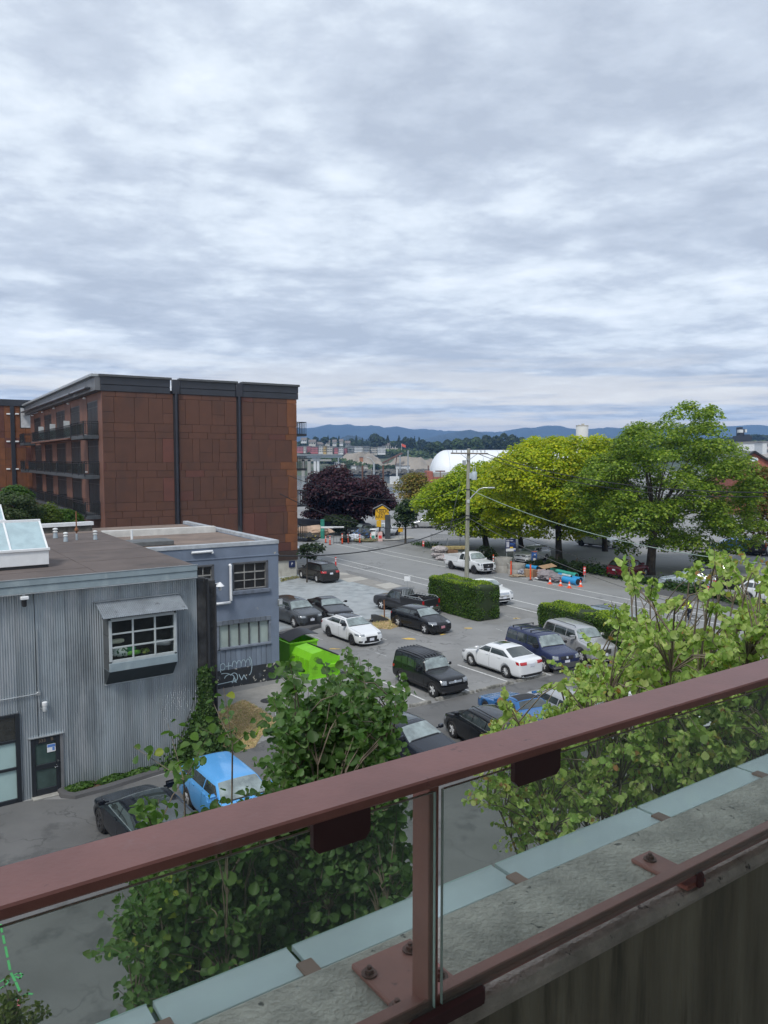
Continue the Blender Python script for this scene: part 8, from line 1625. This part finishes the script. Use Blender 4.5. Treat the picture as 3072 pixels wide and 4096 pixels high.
for (x, y0, y1, lab, m) in ((1450, 1935, 1862, 'rusty mooring pile behind the purple tree', RUS), (1533, 1935, 1862, 'tall rusty mooring pile right of the purple tree', RUS), (1496, 1905, 1853, 'pale lamp standard at the waterside', STEEL), (1588, 1928, 1876, 'white pile beside the dock', WHB), (1600, 1870, 1820, 'thin pole at the right of the far quay', STEEL), (1632, 1880, 1802, 'tall grey mast on the far quay near the heaps', STEEL), (1354, 1850, 1810, 'thin mast beside the loading plant', STEEL), (1725, 1900, 1850, 'curved grey post left of the white hall', STEEL), (1713, 1900, 1862, 'rusty post near the left foot of the white hall', RUS)):
    Yp = 330 if y0 > 1900 else 640; p = at(x, y0, Yp); t_ = thing('mooring_pile' if m is RUS else 'mast', lab, 'post', p); hh_ = at(x, y1, Yp).z-p.z; q = MB(); q.tube([(0, 0, -3), (0, 0, hh_)], .38 if Yp < 400 else .5, 8); q.build('shaft', m, t_)
p = at(1475, 1853, 330); t_ = thing('dock_lamp', 'curved lamp arm reaching left over the water', 'lamp', at(1496, 1905, 329)); q = MB(); h = at(1496, 1850, 329).z-at(1496, 1905, 329).z; q.tube([(0, 0, 0), (0, 0, h), (-1.2, 0, h+1.6), (-3.0, 0, h+2.2)], .16, 6); q.build('arm', mat('pale_steel', (1, 1, 1)), t_)
t_ = thing('floating_dock', 'grey floating dock with a dark float behind the yellow tree', 'dock', at(1570, 1938, 290)); q = MB(); q.box(-8, 22, 0, 5, -1, 0.2); q.build('deck', CONC, t_); q = MB(); q.box(-1, 2.5, 1, 3, .2, 3); q.build('cabin', WHB, t_)
# flag on the far shore
t_ = thing('flag', 'red and white flag on a pole above the far trees', 'flag', at(1606, 1800, 720)); q = MB(); q.tube([(0, 0, 0), (0, 0, 6)], .12, 6); q.build('pole', WHITE, t_); q = MB(); vs = []
for k in range(7): f = k/6; vs += [(f*4, .5*math.sin(f*5), 6-f*1.6), (f*4, .5*math.sin(f*5), 3.6-f*1.6)]
q.add(vs, [(2*k, 2*k+2, 2*k+3, 2*k+1) for k in range(6)]); q.build('cloth', mat('flag_red', (.60, .10, .06), .8), t_)
# silo, right hand town
p = at(2304, 1800, 620); t_ = thing('silo', 'white cylindrical silo rising behind the maples', 'silo', at(2327, 1800, 620)); r_ = 24/F*620; h = at(2327, 1706, 620).z-p.z; q = MB(); q.lathe([(r_, 0), (r_, h), (r_*.96, h+.3)], 24); q.build('shell', mat('silo_white', (.58, .58, .54), .7, var=.06), t_); q = MB(); q.lathe([(r_*1.02, h), (r_*1.02, h+.9)], 16); q.box(-.5, 1.5, -1, 1, h, h+2.2); q.box(-3, -2, -1, 1, h, h+1.4); q.build('top_railing', mat('silo_top', (.40, .38, .32), .8), t_)
block('town_building', 'long white building with grey window bands at the right skyline', 3020, 3120, 1768, 1815, 420, 20, mat('far_grey_warm', (.44, .42, .40), .8), None, (5, 2), wm=mat('far_window_blue', (.15, .18, .20), .3)); block('town_building', 'plain white walled shed above the brick gable', 2950, 3018, 1772, 1806, 300, 14, mat('white_shed', (.60, .62, .64), .7)); block('town_building', 'pale block with a white frame behind the brick gable', 3050, 3068, 1770, 1800, 380, 10, WHB)
t_ = thing('dark_tower', 'dark industrial tower with two pale boxes on the right skyline', 'tower', at(2948, 1800, 560)); q = MB(); u_ = 560/F
for (x0, x1, y0, y1) in ((2945, 3006, 1744, 1764), (2958, 2975, 1716, 1745), (2957, 2968, 1709, 1718), (2970, 2998, 1738, 1744)): q.box((x0-2948)*u_, (x1-2948)*u_, 0, 6, (1800-y1)*u_, (1800-y0)*u_)
q.box((2950-2948)*u_, (3004-2948)*u_, 1, 5, 0, (1800-1764)*u_); q.build('steelwork', mat('dark_steel', (.02, .022, .03), .6), t_); q = MB(); q.box((2954-2948)*u_, (2969-2948)*u_, -.6, 3, (1800-1731)*u_, (1800-1719)*u_); q.box((2977-2948)*u_, (2984-2948)*u_, -.5, 3, (1800-1730)*u_, (1800-1718)*u_); q.build('pale_box', WHB, t_)
Yg = 150; ap = at(3014, 1808, Yg); lf, rt_ = at(2974, 1838, Yg), at(3062, 1838, Yg); t_ = thing('gabled_building', 'brick gabled building with dark roof edges at the right edge of the view', 'building', (ap.x, Yg, 0)); q = MB(); zc2 = lf.z; w_l, w_r = lf.x-ap.x, rt_.x-ap.x
q.prism([(w_l*1.6, 0), (w_r*1.6, 0), (w_r*1.6, zc2-.9), (w_r, zc2), (0, ap.z), (w_l, zc2), (w_l*1.6, zc2-.9)], -12, 0, Matrix.Rotation(PI/2, 4, 'X')); q.build('wall', BRK, t_)
q = MB(); q.bar((0, -.35, ap.z+.1), (w_l*1.7, -.35, zc2-.95), .5, .35); q.bar((0, -.35, ap.z+.1), (w_r*1.7, -.35, zc2-1.0), .5, .35); q.build('bargeboard', BLACK, t_); q = MB(); q.add([(0, -.2, ap.z+.2), (w_l*1.9, -.2, zc2-1.2), (w_l*1.9, 12, zc2-1.2), (0, 12, ap.z+.2), (w_r*1.9, -.2, zc2-1.2), (w_r*1.9, 12, zc2-1.2)], [(0, 1, 2, 3), (0, 3, 5, 4)]); q.build('roof', mat('slate_roof', (.13, .14, .155), .7, var=.15, scale=2), t_)
ov = at(3014, 1838, Yg-1.2); t_ = thing('oval_sign', 'white oval sign with blue handwriting below the brick gable', 'sign', ov); w_ = 18/F*Yg; h = 8.5/F*Yg; M_ = Matrix.Rotation(PI/2, 4, 'X'); el = [(w_*math.cos(2*PI*k/24), h*math.sin(2*PI*k/24)) for k in range(24)]; q = MB(); q.prism(el, -.1, .1, M_); q.build('board', WHITE, t_)
q = MB(); pts = [(-w_*.6+w_*1.2*k/24, -.12, h*.35*math.sin(k*1.9)*(1-.3*k/24)+h*.1) for k in range(25)]; q.tube(pts, .045, 5); q.build('handwriting', mat('teal_print', (.10, .30, .42), .5), t_)
t_ = thing('low_roof', 'low grey slate roof with two rooflights left of the brick gable', 'building', at(2905, 1850, 165)); q = MB(); q.box(0, 6, 1, 7, -at(2905, 1850, 165).z, 0); q.build('wall', BRK, t_); q = MB(); q.add([(-.6, 0, -.2), (6, 0, -.2), (6, 5, 2.6), (1, 5, 2.6)], [(0, 1, 2, 3)]); q.build('roof', mat('slate_roof', (1, 1, 1)), t_)
for x in (2.2, 3.3): q = MB(); q.bar((x, 1.2, .55), (x, 3.0, 1.55), .8, .15); q.build('rooflight', WHITE, t_)
# ================================================================== the deck in front: parapet, railing, glass
rd_ = R(34.6); RDv = Vector((math.cos(rd_), math.sin(rd_), 0)); RNv = Vector((-math.sin(rd_), math.cos(rd_), 0))   # along, outward (away from the eye)
ZT = EYE-.52                       # top face of the handrail
pt_o = gp(1536, 3047, ZT)          # a point on its outer edge
v_out = pt_o.dot(RNv); pt_i = gp(1400, 3212, ZT); v_in = pt_i.dot(RNv)
REDB = mat('oxide_red_paint', (0.40, 0.165, 0.130), 0.45, var=.10, scale=7, det=8, coat=.08, bump=.06, bscale=120, spec=.4); layer(REDB, (.46, .28, .25), 14, .62, .74, amt=.5, seed=2); layer(REDB, (.13, .055, .05), 30, .66, .72, amt=.6, seed=6)
rail = thing('railing', 'oxide red steel balustrade with glass infill running across the foreground', 'railing', (0, 0, 0), rd_)
T = lambda x, y, v: Face(Vector((0, 0, 0)) + RNv*v, 34.6).uv(x, y)    # (u,z) in the vertical plane at depth v
def LB(): return MB()
b = MB(); b.bbox(-6, 9, v_in, v_out, ZT-.018, ZT, .003); b.build('handrail', REDB, rail)
vg = (v_in+v_out)/2+.006
up, z_b = T(1700, 3990, vg)     # post foot
zb_r = T(1770, 3952, vg-.02)[1]
vn = vg-.030; u_n, _ = T(1716, 3500, vn); u_r, _ = T(1756, 3500, vn); u_l = u_n; vf = vn
while T(1650, 3500, vf)[0] < u_n and vf < vn+.2: vf += .002
b = MB(); b.bbox(u_n, u_r, vn, vf, z_b-.05, ZT-.019, .002); b.build('post', REDB, rail)
b = MB(); b.bbox(-6, 9, vg-.030, vg+.010, zb_r-.026, zb_r-.012, .002); b.bbox(-6, 9, vg-.030, vg-.022, zb_r-.0121, zb_r, .002); b.build('bottom_rail', REDB, rail)
# clamp tabs under the handrail, oxide red darkened to paint in their shade
for (x0, x1, yb_) in ((1225, 1452, 3362), (2024, 2206, 3106)):
    a_, _ = T(x0, yb_, vn); c_2, _ = T(x1, yb_, vn); zt_ = T((x0+x1)/2, yb_, vn)[1]; b = MB(); b.prism([(a_, ZT-.018), (a_, zt_+.010), (a_+.010, zt_), (c_2-.010, zt_), (c_2, zt_+.010), (c_2, ZT-.018)], -vn+.012, -vn+.022, Matrix.Rotation(PI/2, 4, 'X')); b.build('glass_clamp', mat('shaded_oxide_paint', (.085, .028, .028), .4, var=.1), rail)
GL = pane('balustrade_glass', (.87, .905, .88), .02, 0.0, (.50, .62, .57), .06)  # faint diffuse milk painted in for the sheen of reflections
gv = vn-.008
for (a_, c_2) in ((-6, T(1738, 3500, vn-.008)[0]), (T(1768, 3500, vn-.008)[0], 5.2)):
    b = MB(); b.bbox(a_, c_2, gv-.003, gv+.003, zb_r-.012, ZT-.034, .0008); o = b.build('glass_panel', GL, rail)
    b = MB(); b.box(a_+.002, c_2-.002, gv-.0028, gv+.0028, ZT-.034, ZT-.0333); 
    e_x = c_2 if a_ < -1 else a_; b.box(e_x-.0006, e_x+.0006, gv-.0029, gv+.0029, zb_r-.01, ZT-.034); b.build('polished_edge', mat('glass_edge', (.42, .56, .50), .15, spec=.8), o)
# parapet of cast concrete
zc_ = zb_r-.050
v_led = [v_in-.005, 0]
le = 1.245   # outer edge of the ledge
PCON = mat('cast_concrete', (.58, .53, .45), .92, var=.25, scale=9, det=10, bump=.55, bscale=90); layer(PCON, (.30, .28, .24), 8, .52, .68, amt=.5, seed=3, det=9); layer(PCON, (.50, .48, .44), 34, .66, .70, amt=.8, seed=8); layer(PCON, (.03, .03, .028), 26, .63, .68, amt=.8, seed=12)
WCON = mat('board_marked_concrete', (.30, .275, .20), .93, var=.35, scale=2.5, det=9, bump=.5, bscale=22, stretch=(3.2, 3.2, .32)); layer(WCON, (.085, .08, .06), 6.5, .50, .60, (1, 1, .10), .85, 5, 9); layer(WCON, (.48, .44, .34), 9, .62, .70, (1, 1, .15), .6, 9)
par = thing('parapet', 'rough concrete parapet with weathered ledge beneath the red railing', 'parapet', (0, 0, 0), rd_)
vi = vg-.036
b = MB(); n_ = 60; vs = []; prof = [(le, zc_-.5), (le, zc_-.02), (le-.02, zc_), (vi+.022, zc_), (vi+.006, zc_-.006), (vi, zc_-.022), (vi+.003, zc_-.034)]
for k in range(n_+1):
    for i, (v_, z_) in enumerate(prof):
        j = RNG.normal()*.0025 if 0 < i < 6 else 0; vs.append((-6+15*k/n_, v_+j, z_+(RNG.normal()*.0012 if 1 < i < 6 else 0)))
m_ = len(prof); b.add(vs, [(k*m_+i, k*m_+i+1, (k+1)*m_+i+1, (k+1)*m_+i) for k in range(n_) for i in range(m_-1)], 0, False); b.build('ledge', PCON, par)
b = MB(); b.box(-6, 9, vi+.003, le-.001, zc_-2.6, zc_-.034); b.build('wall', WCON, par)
tag(mobj('deck_floor', (lambda q: q.mesh('deck_floor', CONC))(MB().box(-8, 10, -3.0, vi+.0025, zc_-.85, zc_-.75)), rot=(0, 0, rd_)), kind='structure')
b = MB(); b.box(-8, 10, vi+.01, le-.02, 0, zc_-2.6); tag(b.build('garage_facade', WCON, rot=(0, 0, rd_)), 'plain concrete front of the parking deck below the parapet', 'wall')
# the storey of the deck over the eye: slab, downstand beam and rear wall
b = MB(); b.box(-14, 16, -13, .15, EYE+2.4, EYE+2.7); tag(b.build('deck_ceiling', CONC, rot=(0, 0, rd_)), kind='structure')
b = MB(); b.box(-14, 16, -13.3, -13, 0, EYE+2.3); tag(b.build('deck_rear_wall', CONC, rot=(0, 0, rd_)), kind='structure')
# base plate under the post
def bolt(par_, u_, v_, z_, s=1.0):
    b = MB(); M_ = Matrix.Translation((u_, v_, z_)); b.lathe([(.019*s, 0), (.019*s, .003)], 16, M_); b.lathe([(.0115*s, .003), (.0115*s, .003+.009*s), (.010*s, .003+.010*s)], 6, M_); b.lathe([(.006*s, .003+.010*s), (.006*s, .003+.016*s), (.004*s, .003+.017*s)], 10, M_); b.build('bolt', mat('rusty_bolt', (.17, .075, .06), .5, .3, var=.3, scale=30), par_)
bp = [gp(1403, 3855, zc_+.012), gp(1640, 3750, zc_+.012), gp(1720, 4020, zc_+.012), gp(1545, 4030, zc_+.012)]
Mi = Matrix.Rotation(-rd_, 4, 'Z'); q0 = Mi @ gp(1403, 3855, zc_+.012); q1 = Mi @ gp(1700, 3990, zc_+.012)
v0_, v1_ = q0.y, vi+.03; ua_ = (Mi @ gp(1403, 3855, zc_+.012)).x; ub_ = u_r+.09
b = MB(); b.bbox(ua_, ub_, v1_-.03, v0_, zc_+.001, zc_+.013, .003); bpo = b.build('base_plate', REDB, rail)
for (x, y) in ((1477, 3895), (1640, 3800), (1588, 4030), (1760, 3905)):
    q = Mi @ gp(x, y, zc_+.014); bolt(bpo, q.x, q.y, zc_+.0135, .8)
# small fixing plate further along
qa, qb, qc = Mi @ gp(2522, 3436, zc_+.01), Mi @ gp(2614, 3410, zc_+.01), Mi @ gp(2591, 3399, zc_+.01)
b = MB(); b.bbox(qa.x, qc.x, vi+.0, qa.y, zc_+.001, zc_+.012, .003); bo2 = b.build('fixing_plate', REDB, rail); q = Mi @ gp(2600, 3437, zc_+.013); bolt(bo2, q.x, q.y, zc_+.0125, .8)
b = MB(); b.bbox(qa.x+.03, qc.x-.02, vg-.046, vg-.031, zb_r-.050, zb_r-.012, .006); b.build('bracket', mat('shaded_oxide_paint', (1, 1, 1)), rail)  # brackets share the clamps' darkened red, shade painted into the colour
b = MB(); b.bbox(u_l-.05, u_r+.10, vg-.046, vg-.031, zb_r-.052, zb_r-.012, .008); b.build('bracket', mat('shaded_oxide_paint', (1, 1, 1)), rail)
# frosted glass canopy beyond the ledge
cano = thing('glass_canopy', 'strip of frosted aqua glass panels fixed outside the concrete ledge', 'canopy', (0, 0, 0), rd_)
FG = pane('frosted_aqua_glass', (.85, .92, .92), .05, .12, (.80, .88, .87), .60)
zg = zc_-.03; vo = (gp(2400, 3298+60, zg)).dot(RNv)
seams = [(Mi @ gp(x, y, zg)).x for x, y in ((640, 4100), (1222, 3870), (2025, 3500), (2600, 3260), (2990, 3090))]
v_near = le+.012; seg_ = [seams[0]-1.6]+seams+[seams[-1]+1.2, seams[-1]+2.4]
L1 = [(Mi @ gp(x, y, zg)).y for x, y in ((1205, 3810), (1990, 3490), (2550, 3257), (2980, 3080))]; vo = 1.352
for a_, c_2 in zip(seg_, seg_[1:]):
    b = MB(); b.bbox(a_+.006, c_2-.006, v_near, vo, zg-.006, zg+.006, .0015); b.build('glass_panel', FG, cano)
    b = MB(); b.box(a_+.006, c_2-.006, vo-.002, vo+.001, zg-.0065, zg+.0065); b.build('polished_edge', mat('glass_edge', (1, 1, 1)), cano)
for s_ in seams:
    b = MB(); b.bbox(s_-.018, s_+.018, v_near-.03, v_near+.035, zg-.02, zg+.012, .003); b.build('clip', mat('bronze_clip', (.30, .18, .13), .5, var=.15), cano)
    b = MB(); b.box(s_-.005, s_+.005, v_near, vo-.01, zg-.05, zg-.008); b.build('support_fin', mat('fin_dark_green', (.03, .06, .05), .3), cano)
# ================================================================== trees rising just beyond the rail
TW = mat('twig_bark', (.16, .13, .10), .85, var=.3, scale=12)
def near_tree(name, label, base, poly, extra, nspray, nbr, dist, per, leafsz, cols, droop=0.0, single=300, trunk=.06, tipcol=None, shape=LEAF8, slen=(.15, .32)):
    """trunk, upright branches, and sprays of leaves hung along short twigs that spring from the nearest branch"""
    t_ = thing(name, label, 'tree', base, 0); tw = MB(); P = []; Nn = []; Up = []; Fr = []; nodes = []
    def pos(x, y): D = RNG.uniform(*dist); return at(x, y, D*math.cos(math.atan((x-CX)/F)))-base
    tips = inpoly(poly, nbr)+list(extra)
    for (x, y) in tips:
        ez = pos(x, y); h = ez.z; r0 = Vector((0, 0, h*RNG.uniform(.25, .55))); m = Vector((ez.x*.45, ez.y*.45, h*.72)); m2 = Vector((ez.x*.9, ez.y*.9, h*(1.0 if droop else .88)))
        bz = lambda t: r0*(1-t)**3+m*3*t*(1-t)**2+m2*3*t*t*(1-t)+ez*t**3
        cl = [bz(k/12) for k in range(13)]; nodes += cl[3:]; tw.tube(cl, [.020*(1-k/13)+.003 for k in range(13)], 5)
    ND = np.array([list(p) for p in nodes])
    for i, (x, y) in enumerate(inpoly(poly, nspray)+list(extra)*4):
        p = pos(x, y); dd = np.linalg.norm(ND-np.array(p)[None]-np.array([0, 0, -.25]), axis=1); q = Vector(ND[int(np.argmin(dd))]); out_ = (p-q); 
        if out_.length < .05: out_ = Vector((.1, 0, .2))
        dr = (out_.normalized()*.7+Vector(RNG.normal(size=3))*.45+Vector((0, 0, .15 if droop else .5))).normalized(); ln = RNG.uniform(*slen); p2 = p+dr*ln-Vector((0, 0, droop*ln*.25)); pm = p.lerp(p2, .5)+Vector((0, 0, .03))
        if out_.length < 1.6: tw.tube([q, q.lerp(p, .6)+Vector((0, 0, .04)), p, p2], [.006, .0045, .0035, .0015], 4, cap=False)
        n_l = int(per*RNG.uniform(.6, 1.3)); lat = dr.cross(Vector((0, 0, 1))); lat = lat.normalized() if lat.length > .1 else Vector((1, 0, 0)); big = RNG.uniform(.75, 1.15)
        for j in range(n_l):
            f = (j+.5)/n_l; c = p.lerp(pm, f*2) if f < .5 else pm.lerp(p2, f*2-1); side = 1 if j % 2 else -1
            if droop: off = (lat*side*.7+Vector(RNG.normal(size=3))*.25)*leafsz*.6; off.z = -leafsz*RNG.uniform(.3, .8); nv = lat*side*.7+Vector(RNG.normal(size=3))*.45+Vector((0, -.2, .45)); uv_ = Vector((0, 0, 1))+Vector(RNG.normal(size=3))*.3
            else: off = (lat*side*RNG.uniform(.3, 1)+Vector(RNG.normal(size=3))*.5)*leafsz*.9; nv = Vector(RNG.normal(size=3))*.6+Vector((0, -.35, .6)); uv_ = -off.normalized()+Vector((0, 0, .5))
            P.append(c+off); Nn.append(nv); Up.append(uv_); Fr.append(f*big)
    n = len(P); P = np.array([list(p) for p in P]); Nn = np.array([list(p) for p in Nn]); Up = np.array([list(p) for p in Up]); Fr = np.array(Fr); col = pal(cols, n)
    if tipcol: m_ = RNG.random(n) < np.clip((Fr-.35)*1.3, 0, 1)*tipcol[0]; col[m_] = pal(tipcol[1], int(m_.sum()))
    sz = np.clip(RNG.lognormal(-.12, .30, n), .4, 1.5)*leafsz*(1.15-.35*np.clip(Fr, 0, 1)); dc = np.linalg.norm(P+np.array(base)[None]-np.array([0, 0, EYE])[None], axis=1); order = np.argsort(dc/sz); keep = np.ones(n, bool); protos = []
    for c in range(6):   # the leaves that show largest are leaves of their own
        me_o = leaf_mesh('leaf', np.zeros((1, 3)), np.array([[0, 0, 1.]]), 1.0, np.array([col[order[c*7]]]), shape, LM, t_, up=np.array([[0, 1., 0]])); protos.append(me_o.data); bpy.data.objects.remove(me_o)
    for i in order[:single]:
        keep[i] = False; z = Vector(Nn[i]).normalized(); yv = Vector(Up[i]); yv = (yv-z*yv.dot(z)).normalized(); xv = yv.cross(z); M_ = Matrix((xv, yv, z)).transposed().to_4x4(); M_.translation = Vector(P[i])
        o = bpy.data.objects.new('leaf', protos[int(RNG.integers(0, 6))]); C.objects.link(o); o.parent = t_; o.matrix_local = M_ @ Matrix.Scale(float(sz[i]), 4)
    leaf_mesh('foliage', P[keep], Nn[keep], sz[keep], col[keep], shape, LM, t_, up=Up[keep])['kind'] = 'stuff'; tw.build('twigs', TW, t_)['kind'] = 'stuff'
    b = MB(); h = np.percentile(ND[:, 2], 20); b.tube([(0, 0, -.1), (.03, .02, h*.4), (0, 0, h*.8)], [trunk*1.3, trunk, trunk*.45], 10); b.build('trunk', BARK, t_)
PG_ = [(.09, .18, .05), (.075, .155, .04), (.13, .22, .075), (.06, .125, .035)]
mid = [(1130, 2980), (1170, 2900), (1220, 2870), (1300, 2880), (1350, 2830), (1450, 2830), (1500, 2850), (1535, 2910), (1550, 3000), (1590, 3300), (1620, 3600), (1480, 3780), (1250, 3950), (1000, 4080), (640, 4180), (580, 4000), (520, 3760), (560, 3600), (700, 3520), (900, 3450), (1100, 3260), (1110, 3100)]
near_tree('poplar_tree', 'round leaved poplar in the centre foreground, half behind the railing glass', Vector((at(1180, 3300, 6.2).x, 6.4, 0)), mid, [(560, 3700), (1180, 2760), (1195, 2830), (1340, 2780), (1455, 2730), (1470, 2790), (1560, 2790), (1130, 2900), (1580, 2880), (500, 3800), (540, 4020)], 1750, 28, (5.0, 6.9), 15, .057, PG_, 0, 300, .07)
near_tree('poplar_tree', 'thin young poplar left of the centre, its tips in front of the blue hatchback', Vector((at(760, 3300, 5).x, 5.4, 0)), [(700, 3420), (760, 3360), (860, 3360), (960, 3330), (1050, 3350), (1060, 3700), (980, 3980), (640, 4020), (560, 3850), (600, 3620), (760, 3480)], [(735, 3120), (930, 2980), (620, 3340)], 170, 7, (4.6, 5.3), 15, .056, [(.085, .165, .045), (.11, .20, .05), (.065, .135, .035)], 0, 200, .04, (.22, [(.26, .32, .05), (.20, .28, .06)]), slen=(.2, .4))
rt = [(1930, 3020), (1980, 2930), (2180, 2880), (2290, 2790), (2360, 2700), (2470, 2620), (2560, 2520), (2640, 2500), (2720, 2560), (2830, 2560), (2900, 2500), (2980, 2440), (3072, 2410), (3250, 2350), (3300, 3200), (2900, 3300), (2600, 3330), (2400, 3250), (2180, 3380), (2050, 3330), (1990, 3200), (2050, 3080)]
near_tree('katsura_tree', 'pale green tree with hanging round leaves and bronze tips at the right foreground', Vector((at(2700, 3000, 6.4).x, 6.8, 0)), rt, [(2540, 2370), (2600, 2390), (2700, 2430), (2760, 2310), (2800, 2370), (2860, 2260), (2900, 2300), (2520, 2330), (2960, 2310), (2050, 2870), (2030, 2840), (1990, 2960), (2230, 2740), (3010, 2290), (2480, 2500), (1950, 3180), (3040, 2350), (2640, 2440), (2850, 2440), (2300, 2700), (2400, 2620)], 1500, 36, (5.2, 7.8), 19, .042, [(.32, .45, .13), (.39, .51, .16), (.23, .36, .09), (.45, .53, .20)], 1.0, 300, .07, (.20, [(.34, .19, .08), (.32, .27, .07), (.30, .31, .06)]))
near_tree('shrub', 'mossy green shrub tip at the bottom left corner of the view', Vector((at(40, 4100, 6).x, 6.2, 0)), [(-10, 4090), (60, 4060), (130, 4110), (60, 4180), (-10, 4170)], [], 26, 4, (6, 6.4), 22, .035, [(.09, .13, .03), (.12, .15, .04)], 0, 30, .03)
# painted survey marks on the alley below
GS = mat('green_spray', (.08, .40, .13), .7); PS = mat('pink_spray', (.75, .16, .24), .7)
def pxstroke(name, pts, w_, m):
    b = MB(); Q = [gp(x, y) for x, y in pts]
    for p, q in zip(Q, Q[1:]):
        d = (q-p).normalized(); n_ = Vector((-d.y, d.x, 0))*w_/2; b.add([(v.x, v.y, .011) for v in (p-n_-d*.02, q-n_+d*.02, q+n_+d*.02, p+n_-d*.02)], [(0, 1, 2, 3)])
    tag(b.build(name, m), kind='structure')
for a_, c_2 in (((2, 3700), (8, 3730)), ((12, 3745), (18, 3775)), ((22, 3790), (30, 3830)), ((33, 3845), (40, 3880)), ((45, 3895), (60, 3925)), ((64, 3932), (80, 3970))): pxstroke('survey_mark', [a_, c_2], .05, GS)
pxstroke('survey_mark', [(52, 3985), (70, 3995), (92, 3985), (110, 3975), (128, 3978)], .05, GS); pxstroke('survey_mark', [(0, 3930), (22, 3915), (36, 3925), (20, 3945), (0, 3955)], .04, GS)
pxstroke('survey_mark', [(60, 3900), (75, 3893), (90, 3900), (80, 3915), (62, 3908)], .04, GS); pxstroke('survey_mark', [(80, 3990), (72, 4030), (55, 4070), (45, 4095)], .06, PS)
